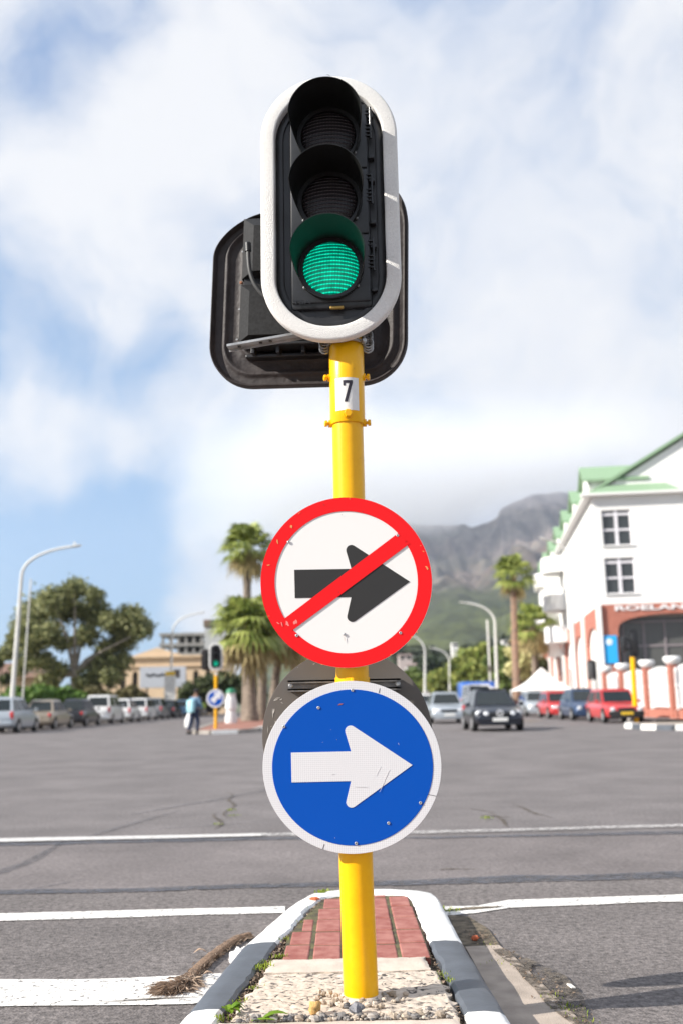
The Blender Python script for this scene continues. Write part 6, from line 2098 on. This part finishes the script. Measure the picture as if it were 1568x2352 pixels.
bush('dark green shrubbery behind the pedestrian', [(440, 1590, 30), (480, 1575, 34), (520, 1570, 34), (555, 1585, 34), (500, 1600, 36), (430, 1610, 22), (580, 1600, 30)], 98, DG, 7000, .25, 8)
bush('dark bush at the far left edge', [(5, 1505, 16), (-15, 1520, 22), (15, 1560, 16)], 90, DG, 1500, .22, 9)
bush('brown green shrub in front of the gum tree trunk', [(215, 1590, 22), (240, 1600, 18), (200, 1610, 18)], 86, OG, 2200, .2, 10)
bush('low green hedge behind the white estate car', [(360, 1618, 14), (385, 1618, 14), (340, 1620, 12)], 99, LG, 1500, .2, 11)

# fan palms
M_PT = mat('palm_trunk', (.30, .24, .19), .95, color2=(.15, .12, .095), scale=3.5, bump=.9, bscale=9, dist=.08, stretch=(1, 1, 2.2))
M_PT2 = mat('palm_trunk_red', (.36, .22, .15), .95, color2=(.22, .16, .12), scale=3, bump=.8, bscale=9, dist=.08, stretch=(1, 1, 2.2))
PF = leafmat('palm_frond', (0.115, 0.162, 0.030), (0.365, 0.405, 0.108), .45, .25)
PD = leafmat('dead_frond', (0.270, 0.216, 0.095), (0.567, 0.459, 0.230), .8, .2)
def palm(label, x, y, h, r, tr, n=46, dead=26, seed=1, group='tall fan palms', tm=None, z=.12, lean=0.0, lf=None):
    T = thing('palm_tree', label, 'palm tree', (x, y, z), 0, group)
    rg = random.Random(seed)
    mb = MB(); N = 16; pts = []; rs = []
    for k in range(N + 1):
        t = k / N
        pts.append((lean * t * t, 0, h * t)); rs.append(tr * (1.35 - .35 * min(1, t * 6)) * (1 - .30 * t) * (1 + (.05 if k % 2 else -.03)))
    mb.tube(pts, rs, 14); obj('trunk', mb, tm or M_PT, T, smooth=True)
    def fronds(cnt, el0, el1, L0, L1, drop, nb=11):
        vs, fs = [], []
        for i in range(cnt):
            az = rg.uniform(0, 2 * PI); el = rg.uniform(el0, el1)
            L_ = rg.uniform(L0, L1) * 1.15
            d = Vector((math.cos(az) * math.cos(el), math.sin(az) * math.cos(el), math.sin(el)))
            c0 = Vector((lean, 0, h)) + Vector((0, 0, rg.uniform(-.25, .15)))
            mid = c0 + d * L_ * .5
            s = d.cross(Vector((0, 0, 1))).normalized(); up = s.cross(d)
            o_ = len(vs)
            w = .02
            vs += [c0 - s * w, c0 + s * w, mid + s * w, mid - s * w]; fs.append((o_, o_ + 1, o_ + 2, o_ + 3))
            for b in range(nb):
                a = (b / (nb - 1) - .5) * 2.5
                q = (d * math.cos(a) + s * math.sin(a)).normalized()
                ll = L_ * .62 * (.7 + .3 * math.cos(a))
                p1 = mid + q * ll * .55 + up * .02
                p2 = mid + q * ll + Vector((0, 0, -1)) * ll * drop * rg.uniform(.5, 1.1)
                sw = q.cross(up).normalized() * ll * .075
                o_ = len(vs)
                vs += [mid, p1 - sw, p2, p1 + sw]; fs.append((o_, o_ + 1, o_ + 2, o_ + 3))
        return vs, fs
    obj('crown', fronds(n, -.35, 1.35, r * .75, r * 1.05, .55), lf or PF, T)
    if dead:
        obj('dead_fronds', fronds(dead, -1.25, -.35, r * .6, r * .95, .45, 9), PD, T)
    return T
p = at(568, 1262, 58); palm('tallest fan palm left of the red sign', p.x, 58, p.z - .12, 1.75, .30, 52, 22, 1, lean=0)
p = at(567, 1455, 57); palm('stout fan palm with thick trunk at the island end, leftmost', at(577, 1655, 57).x, 57, p.z - .12, 2.3, .36, 60, 34, 2, lean=p.x - at(577, 1655, 57).x)
p = at(612, 1440, 60); palm('middle stout fan palm of the island group', at(602, 1650, 60).x, 60, p.z - .12, 2.3, .30, 56, 34, 3, lean=p.x - at(602, 1650, 60).x)
p = at(655, 1455, 62); palm('fan palm half hidden behind the grey sign back', at(628, 1650, 62).x, 62, p.z - .12, 2.2, .30, 56, 34, 4, lean=p.x - at(628, 1650, 62).x)
p = at(690, 1470, 68); palm('farther fan palm almost hidden behind the signs', p.x - .4, 68, p.z - .12, 2.0, .30, 50, 30, 5, lean=.3)
p = at(1178, 1322, 76); palm('slender fan palm standing alone before the mountain', at(1186, 1600, 76).x, 76, p.z - .12, 1.75, .30, 50, 16, 6, tm=M_PT2, lean=p.x - at(1186, 1600, 76).x)
p = at(1222, 1440, 84); palm('shaggy fan palm beside the curved balconies', p.x, 84, p.z - .12, 2.2, .30, 50, 60, 7)

# trees down the road on the right
YG = lm('yellow_green_tree', (0.135, 0.189, 0.034), (0.351, 0.365, 0.095)); MG = lm('mid_green_tree', (0.068, 0.115, 0.027), (0.203, 0.257, 0.068)); PG = lm('pale_feathery', (0.405, 0.405, 0.162), (0.675, 0.621, 0.324)); KG = lm('dark_pine', (0.020, 0.041, 0.020), (0.068, 0.095, 0.047))
def ctree(label, pts, Y, leaf, n, size, seed, x0=None, r=.25):
    bl = []
    rg = random.Random(seed)
    for (x, y, rr_) in pts:
        for k in range(3):
            p = at(x + rg.uniform(-.5, .5) * rr_, y + rg.uniform(-.5, .5) * rr_, Y + rg.uniform(-1.5, 1.5)); rr = rr_ * Y / 2287 * rg.uniform(.6, .9)
            bl.append((p.x, p.y, p.z, rr, rr, rr * .75))
    cx = sum(b[0] for b in bl) / len(bl) if x0 is None else at(x0, 1600, Y).x
    return tree(label, cx, Y, bl, leaf, n, size, r, group='street trees down the right road', fork=1.8, seed=seed)
ctree('broad yellow green tree left of the tall street lamp', [(1110, 1500, 30), (1080, 1525, 34), (1120, 1540, 34), (1050, 1545, 28), (1090, 1560, 30), (1060, 1570, 24), (1130, 1570, 22)], 150, YG, 7000, .42, 21)
ctree('rounded green tree just right of the round signs', [(1010, 1560, 24), (1035, 1565, 24), (985, 1565, 22), (1010, 1580, 22)], 160, YG, 4000, .42, 22)
ctree('dusty green tree partly behind the signs', [(965, 1560, 26), (950, 1575, 24), (940, 1545, 20)], 170, MG, 3000, .42, 23)
ctree('dark green tree between the street lamp and the slender palm', [(1162, 1570, 20), (1150, 1545, 20), (1165, 1540, 18), (1155, 1588, 16)], 110, MG, 3500, .3, 24)
ctree('pale feathery tree right of the slender palm', [(1198, 1510, 24), (1185, 1535, 24), (1212, 1530, 22), (1175, 1500, 16), (1200, 1555, 20)], 100, PG, 4500, .25, 25)
ctree('dark tree under the shaggy palm beside the balconies', [(1235, 1540, 24), (1222, 1560, 22), (1245, 1520, 18), (1205, 1580, 18)], 100, DG, 3500, .28, 26)
ctree('tree with dense crown in the middle distance, behind lamps', [(1140, 1500, 22), (1150, 1515, 22), (1135, 1520, 24)], 140, MG, 3000, .38, 27)
ctree('far dark pine left of the distant street lamp', [(1000, 1520, 16), (985, 1530, 18), (1015, 1535, 16)], 230, KG, 2500, .6, 28)
# houses on the far slope
M_HW = mat('far_house_white', (.72, .70, .68), .8)
M_HR = mat('far_house_roof', (.30, .22, .20), .8)
for (x, y, w, h_, Y, lab, m_) in [(963, 1528, 60, 20, 260, 'wide pale apartment block behind the right lamps', mat('far_house_grey', (.46, .42, .43), .8)), (1044, 1478, 14, 8, 420, 'small white house alone on the dark wooded slope', M_HW), (930, 1505, 30, 14, 300, 'pinkish block beside the round signs', mat('far_house_pink', (.50, .42, .40), .8)),
                              (1160, 1472, 12, 7, 430, 'tiny pale house left of the slender palm', M_HW), (1232, 1530, 20, 18, 150, 'white roofed kiosk by the shaggy palm', M_HW), (1120, 1482, 9, 5, 430, 'tiny house on the treeline above the yellow green tree', M_HW)]:
    p = at(x, y, Y); W_, H_ = w * Y / 2287, h_ * Y / 2287
    T = thing('house', lab, 'house', (p.x, Y, 0))
    mb = MB(); mb.box((0, 3, p.z / 2), (W_, 6, p.z)); obj('wall', mb, m_, T)
    mb = MB(); mb.loft([[(-W_ * .54, -.4, p.z), (W_ * .54, -.4, p.z), (W_ * .54, 6.4, p.z), (-W_ * .54, 6.4, p.z)], [(-W_ * .45, 2.6, p.z + H_ * .25), (W_ * .45, 2.6, p.z + H_ * .25), (W_ * .45, 3.4, p.z + H_ * .25), (-W_ * .45, 3.4, p.z + H_ * .25)]]); obj('roof', mb, M_HR if w > 15 else M_HW, T)
    for k in range(max(2, int(W_ / 3))):
        mb = MB(); mb.box((-W_ / 2 + (k + .5) * W_ / max(2, int(W_ / 3)), -.03, p.z - H_ * .4), (.9, .1, 1.1))
        obj('window', mb, M_DARKW, T)

# ------------------------------------------------------------------ mountain
def ridge_elev(u):   # u = X/Y
    P_ = RIDGE
    if u <= P_[0][0]: return P_[0][1]
    for (a, b) in zip(P_[:-1], P_[1:]):
        if u <= b[0]:
            t = (u - a[0]) / (b[0] - a[0]); return a[1] + (b[1] - a[1]) * t
    return P_[-1][1]
RIDGE = []
for (x, y) in [(-900, 1600), (-200, 1602), (300, 1598), (520, 1570), (640, 1480), (700, 1400), (800, 1290), (880, 1235), (930, 1200), (990, 1206), (1050, 1205), (1080, 1212), (1120, 1200), (1141, 1188), (1147, 1170), (1180, 1152), (1200, 1145), (1225, 1134), (1260, 1131), (1285, 1127), (1306, 1132), (1318, 1146), (1345, 1180), (1400, 1230), (1500, 1280), (1650, 1350), (1900, 1450), (2400, 1580)]:
    v = ray(x, y); RIDGE.append((v.x / v.y, v.z / v.y))
YR = 3900.0
def mh(X, Y):
    u = X / Y; e = ridge_elev(u)
    hr = max(0.0, e * YR + CAM_Z)
    s = min(1.25, max(0.0, (Y - 700) / (YR - 700)))
    prof = [(0, 0), (.12, .035), (.30, .13), (.45, .24), (.58, .35), (.70, .47), (.80, .58), (.865, .68), (.90, .80), (.945, .90), (.975, .965), (1.0, 1.0), (1.06, .97), (1.25, .6)]
    f = 0
    for (a, b) in zip(prof[:-1], prof[1:]):
        if s <= b[0]:
            f = a[1] + (b[1] - a[1]) * (s - a[0]) / (b[0] - a[0]); break
    p = Vector((X * .0022, Y * .0010, 3.1))
    n1 = noise.fractal(p, 1.0, 2.1, 6)
    gully = 1 - abs(noise.noise(Vector((X * .0075 + .6 * n1, Y * .0012, 7.7)))) * 2
    k = max(0, min(1, (s - .1) * 2.4)) * (1 if s < .97 else max(0, 1 - (s - .97) * 25))
    far = 1 - max(0, (s - .90)) * 6 if s > .90 else 1
    cl = 1 if .60 < s < .97 else .45
    h_ = hr * f + (n1 * 70 * k + gully * 34 * k * cl + noise.fractal(Vector((X * .012, Y * .006, 1)), .9, 2.2, 5) * 42 * k * cl) * max(.0, min(1, hr / 400)) * max(.15, far)
    # front foothill on the right, its crest catches the light
    fx = (X - 470) / 330; fy = (Y - 1750) / 420
    h_ += 70 * math.exp(-fx * fx - fy * fy)
    return h_
mv, mf = [], []
NU, NS = 420, 220
us = np.linspace(-.30, .62, NU); ss = np.concatenate([np.linspace(0, .75, 120), np.linspace(.755, 1.25, 100)])
for s in ss:
    Y = 700 + s * (YR - 700)
    for u in us:
        X = u * Y
        mv.append((X, Y, mh(X, Y) - 1.0))
for j in range(NS - 1):
    for i in range(NU - 1):
        a = j * NU + i
        mf.append((a, a + 1, a + NU + 1, a + NU))
def mountain_mat():
    m = bpy.data.materials.new('mountain_rock_and_fynbos'); m.use_nodes = True; nt = m.node_tree; L = nt.links.new
    b = nt.nodes['Principled BSDF']; b.inputs['Roughness'].default_value = .95; b.inputs['Specular IOR Level'].default_value = .1
    t = nt.nodes.new('ShaderNodeTexCoord'); s = nt.nodes.new('ShaderNodeSeparateXYZ'); L(t.outputs['Object'], s.inputs[0])
    n = nt.nodes.new('ShaderNodeTexNoise'); n.inputs['Scale'].default_value = .004; n.inputs['Detail'].default_value = 9; n.inputs['Roughness'].default_value = .65
    L(t.outputs['Object'], n.inputs['Vector'])
    ma = nt.nodes.new('ShaderNodeMath'); ma.operation = 'MULTIPLY_ADD'; L(n.outputs['Fac'], ma.inputs[0]); ma.inputs[1].default_value = 380; L(s.outputs[2], ma.inputs[2])
    mr_ = nt.nodes.new('ShaderNodeMapRange'); mr_.inputs['From Min'].default_value = 190; mr_.inputs['From Max'].default_value = 1000; L(ma.outputs[0], mr_.inputs['Value'])
    r = nt.nodes.new('ShaderNodeValToRGB'); e = r.color_ramp.elements
    e[0].position = 0; e[0].color = (.036, .050, .024, 1)
    e[1].position = 1; e[1].color = (.21, .195, .195, 1)
    for (p_, c_) in [(.10, (.075, .092, .028)), (.20, (.050, .064, .030)), (.34, (.060, .062, .042)), (.45, (.135, .105, .085)), (.55, (.10, .095, .075)), (.66, (.20, .175, .16)), (.76, (.12, .115, .11)), (.86, (.23, .21, .205))]:
        x = e.new(p_); x.color = (*c_, 1)
    L(mr_.outputs[0], r.inputs['Fac'])
    n2 = nt.nodes.new('ShaderNodeTexNoise'); n2.inputs['Scale'].default_value = .02; n2.inputs['Detail'].default_value = 8; n2.inputs['Roughness'].default_value = .75
    mp = nt.nodes.new('ShaderNodeMapping'); mp.inputs['Scale'].default_value = (1, .5, .35); L(t.outputs['Object'], mp.inputs['Vector']); L(mp.outputs[0], n2.inputs['Vector'])
    mm = nt.nodes.new('ShaderNodeMix'); mm.data_type = 'RGBA'; mm.blend_type = 'MULTIPLY'; mm.inputs['Factor'].default_value = 1; L(r.outputs['Color'], mm.inputs['A'])
    r2 = nt.nodes.new('ShaderNodeValToRGB'); r2.color_ramp.elements[0].position = .36; r2.color_ramp.elements[1].position = .62
    r2.color_ramp.elements[0].color = (.38, .36, .42, 1); r2.color_ramp.elements[1].color = (1.35, 1.28, 1.25, 1); L(n2.outputs['Fac'], r2.inputs['Fac'])
    L(r2.outputs['Color'], mm.inputs['B']); L(mm.outputs['Result'], b.inputs['Base Color'])
    return m
me_ = obj('mountain', (mv, mf), mountain_mat(), smooth=True, sharp=180)
me_['kind'] = 'structure'
# dark wooded lower slope of the town, one mass
blobs = []
rg = random.Random(4)
for k in range(260):
    x = rg.uniform(900, 1330); base_y = 1478 + 14 * math.sin(x * .02) + rg.uniform(0, 75)
    Y = 520 - (base_y - 1478) * 3.0 + rg.uniform(-20, 20)
    p = at(x, base_y + 8, Y); r_ = rg.uniform(8, 15) * Y / 2287
    blobs.append((p.x, p.y, p.z, r_ * 1.5, r_ * 1.4, r_))
for k in range(60):
    x = rg.uniform(-200, 300); Y = 170 + rg.uniform(-15, 15); p = at(x, 1598 + rg.uniform(-8, 6), Y); r_ = rg.uniform(8, 13) * Y / 2287
    blobs.append((p.x, p.y, p.z, r_ * 1.4, r_, r_))
wd = obj('distant_woods', leaf_cloud(blobs, 26000, 1.5, seed=12, shell=.4), lm('distant_foliage', (.02, .035, .02), (.075, .085, .04), .1)); wd['kind'] = 'stuff'
wd['label'] = 'dark wooded slope of the town below the mountain'
hv = MB(); N = 60
hv.add([(x, y, z) for k in range(N + 1) for (x, y, z) in [((lambda p: (p.x, p.y, 0))(at(900 + 460 * k / N, 1600, 300))), ((lambda p: (p.x, p.y, p.z - 2))(at(900 + 460 * k / N, 1500 + 14 * math.sin((900 + 460 * k / N) * .02), 510))), ((lambda p: (p.x, p.y, 0))(at(900 + 460 * k / N, 1600, 640)))]],
       [(3 * k + j, 3 * k + j + 1, 3 * k + j + 4, 3 * k + j + 3) for k in range(N) for j in (0, 1)])
struct('town_hill', hv, M_PLAIN, smooth=True)

# ------------------------------------------------------------------ pedestrian with bags
def skin_obj(name, verts, edges, radii, m, parent, root=0, sub=2):
    me = bpy.data.meshes.new(name); me.from_pydata(verts, edges, []); o = bpy.data.objects.new(name, me); col.objects.link(o)
    sk = o.modifiers.new('skin', 'SKIN')
    for v, r in zip(me.skin_vertices[0].data, radii):
        v.radius = (r, r) if not isinstance(r, tuple) else r
    me.skin_vertices[0].data[root].use_root = True
    ss_ = o.modifiers.new('sub', 'SUBSURF'); ss_.levels = sub; ss_.render_levels = sub
    me.materials.append(m); o.parent = parent
    return o
PX = atZ(446, 1687, 0)
PM = thing('person', 'pedestrian in blue jacket carrying a white bag beside the far island', 'person', (PX.x, PX.y, 0), rad(-35))
SKIN = mat('brown_skin', (.16, .08, .05), .6)
K = 1.62 / 1.75
V = [(0, 0, .95), (0, .02, 1.12), (0, .05, 1.32), (0, .07, 1.46), (0, .10, 1.56), (0, .12, 1.66), (0, .13, 1.74),
     (.09, 0, .90), (.10, .12, .50), (.10, .06, .09), (.10, .20, .04),
     (-.09, 0, .90), (-.10, -.06, .50), (-.10, -.24, .12), (-.10, -.12, .04),
     (.19, .05, 1.40), (.27, .06, 1.14), (.28, .20, .96), (.27, .30, .97),
     (-.19, .05, 1.40), (-.27, .0, 1.13), (-.28, .04, .88), (-.28, .06, .78)]
E = [(0, 1), (1, 2), (2, 3), (3, 4), (4, 5), (5, 6), (0, 7), (7, 8), (8, 9), (9, 10), (0, 11), (11, 12), (12, 13), (13, 14), (3, 15), (15, 16), (16, 17), (17, 18), (3, 19), (19, 20), (20, 21), (21, 22)]
Rd = [.13, .12, .14, .12, .050, .095, .085, .10, .065, .04, .035, .10, .065, .04, .035, .06, .045, .033, .03, .06, .045, .033, .03]
body = skin_obj('body', [tuple(c * K for c in v) for v in V], E, [r * K for r in Rd], SKIN, PM)
jv = [(0, .0, .90), (0, .02, 1.12), (0, .05, 1.32), (0, .07, 1.45), (.19, .05, 1.40), (.275, .06, 1.14), (.285, .18, .98), (-.19, .05, 1.40), (-.275, .0, 1.13), (-.285, .03, .95)]
skin_obj('jacket', [tuple(c * K for c in v) for v in jv], [(0, 1), (1, 2), (2, 3), (3, 4), (4, 5), (5, 6), (3, 7), (7, 8), (8, 9)], [r * K for r in (.17, .155, .17, .13, .085, .065, .052, .085, .065, .052)], mat('blue_denim_jacket', (.12, .22, .33), .8), PM)
tv = [(0, 0, .95), (.09, 0, .88), (.10, .12, .50), (.10, .06, .12), (-.09, 0, .88), (-.10, -.06, .50), (-.10, -.23, .14)]
skin_obj('trousers', [tuple(c * K for c in v) for v in tv], [(0, 1), (1, 2), (2, 3), (0, 4), (4, 5), (5, 6)], [r * K for r in (.15, .12, .09, .07, .12, .09, .07)], mat('navy_trousers', (.015, .025, .06), .8), PM)
for (x, y) in ((.10, .12), (-.10, -.17)):
    mb = MB(); mb.box((x * K, y * K, .05), (.10, .27, .09), bev=.035); obj('shoe', mb, M_TRIM, PM, smooth=True)
mb = MB(); mb.lathe([(.095, 1.655), (.106, 1.70), (.098, 1.75), (.07, 1.785), (.012, 1.80)], 14, M=Matrix.Translation(Vector((0, .115 * K, 0))) @ Matrix.Scale(K, 4)); obj('hair', mb, mat('black_hair', (.012, .01, .01), .8), PM, smooth=True)
for s in (-1, 1):
    mb = MB(); mb.lathe([(.012, 0), (.010, .012), (.002, .016)], 8, M=Matrix.Scale(K, 4) @ Matrix.Translation(Vector((s * .095, .12, 1.68))) @ Matrix.Rotation(s * PI / 2, 4, 'Y')); obj('ear', mb, SKIN, body)
mb = MB(); mb.box((0, .225 * K, 1.675 * K), (.028, .04, .045), bev=.012); obj('nose', mb, SKIN, body)
cs_, sn_ = math.cos(rad(-35)), math.sin(rad(-35))
def wp(x, y, z):
    return (PX.x + (x * cs_ - y * sn_) * K, PX.y + (x * sn_ + y * cs_) * K, z * K)
mb = MB(); mb.box((0, 0, 0), (.34, .20, .48), bev=.08); mb.tube([(-.12, .10, .2), (-.12, .16, .1), (-.12, .10, -.1)], .015, 6)
o = obj('backpack', mb, mat('light_blue_bag', (.35, .62, .68), .7), smooth=True); o.location = wp(0, -.20, 1.10); o.rotation_euler = (0, 0, rad(-35)); tag(o, 'light blue backpack on the back of the pedestrian', 'backpack')
mb = MB(); rings = []
for (z, w, d_) in ((-.36, .12, .10), (-.33, .19, .14), (-.15, .18, .13), (0.0, .11, .07), (.10, .045, .03), (.16, .02, .015)):
    rings.append([(w * math.cos(a) * (1 + .12 * math.sin(3 * a + z * 20)), d_ * math.sin(a) * (1 + .12 * math.cos(4 * a + z * 13)), z) for a in np.linspace(0, 2 * PI, 18, endpoint=False)])
mb.loft(rings)
o = obj('carrier_bag', mb, mat('white_plastic_bag', (.78, .78, .77), .4), smooth=True, sharp=60); o.location = wp(-.28, .05, .76); o.scale = (1.0, 1.0, 1.35); tag(o, 'bulging white plastic bag hanging from the hand of the pedestrian', 'plastic bag')
mb = MB(); mb.lathe([(.02, -.14), (.10, -.10), (.13, 0), (.10, .10), (.02, .13)], 14)
o = obj('bundle', mb, mat('lime_bundle', (.30, .38, .06), .7), smooth=True); o.location = wp(.18, .30, 1.10); tag(o, 'lime green bundle held in front of the pedestrian', 'bundle')
# ------------------------------------------------------------------ cloud lying on the mountain, and the haze of the air
def cloud_volume():
    mb = MB()
    c0 = at(600, 1100, 3700); c1 = at(1330, 1100, 3700)
    x0, x1 = -700, 1330
    mb.box(((x0 + x1) / 2, 3750, 830), (x1 - x0, 800, 620))
    m = bpy.data.materials.new('cloud_vapour'); m.use_nodes = True; nt = m.node_tree; nt.nodes.clear(); L = nt.links.new
    out = nt.nodes.new('ShaderNodeOutputMaterial'); pv = nt.nodes.new('ShaderNodeVolumePrincipled'); L(pv.outputs[0], out.inputs['Volume'])
    pv.inputs['Color'].default_value = (.995, .995, 1.0, 1); pv.inputs['Anisotropy'].default_value = -.25
    t = nt.nodes.new('ShaderNodeTexCoord'); s = nt.nodes.new('ShaderNodeSeparateXYZ'); L(t.outputs['Object'], s.inputs[0])
    def M_(op, a, b=None, c=None, cl=False):
        n = nt.nodes.new('ShaderNodeMath'); n.operation = op; n.use_clamp = cl
        for i, v in enumerate((a, b, c)):
            if v is None: continue
            if isinstance(v, (int, float)): n.inputs[i].default_value = v
            else: L(v, n.inputs[i])
        return n.outputs[0]
    n = nt.nodes.new('ShaderNodeTexNoise'); n.inputs['Scale'].default_value = .0042; n.inputs['Detail'].default_value = 5; n.inputs['Roughness'].default_value = .55
    L(t.outputs['Object'], n.inputs['Vector'])
    X, Y, Z = s.outputs[0], s.outputs[1], s.outputs[2]
    # cloud base height rises to the right, so the peak stays clear
    bx = nt.nodes.new('ShaderNodeMapRange'); bx.inputs['From Min'].default_value = 300; bx.inputs['From Max'].default_value = 1050; bx.inputs['To Min'].default_value = 560; bx.inputs['To Max'].default_value = 800
    L(X, bx.inputs['Value'])
    base = M_('MULTIPLY_ADD', M_('SUBTRACT', n.outputs['Fac'], .5), -420, bx.outputs[0])
    up = M_('DIVIDE', M_('SUBTRACT', Z, base), 130, None, True)
    top = M_('DIVIDE', M_('SUBTRACT', 1130, Z), 260, None, True)
    ex = M_('MULTIPLY', M_('DIVIDE', M_('ADD', X, 690), 500, None, True), M_('DIVIDE', M_('SUBTRACT', 1320, X), 420, None, True))
    d = M_('MULTIPLY', M_('MULTIPLY', up, top), ex)
    L(M_('MULTIPLY', d, .0030), pv.inputs['Density'])
    o = obj('cloud', mb, m); o['kind'] = 'stuff'; o['label'] = 'white cloud bank lying over the mountain ridge'
    m.cycles.volume_step_rate = 1.0
    return o
cloud_volume()
scene.cycles.volume_step_rate = 1.0
scene.cycles.volume_max_steps = 48
# air of the whole place
mb = MB(); mb.box((300, 2600, 449), (6400, 5400, 902))
hm = bpy.data.materials.new('haze_air'); hm.use_nodes = True; hn = hm.node_tree; hn.nodes.clear()
ho = hn.nodes.new('ShaderNodeOutputMaterial'); hp_ = hn.nodes.new('ShaderNodeVolumePrincipled'); hn.links.new(hp_.outputs[0], ho.inputs['Volume'])
hp_.inputs['Color'].default_value = (.76, .84, 1.0, 1); hp_.inputs['Density'].default_value = .000085; hp_.inputs['Anisotropy'].default_value = .2
hz_ = obj('haze', mb, hm); hz_['kind'] = 'stuff'
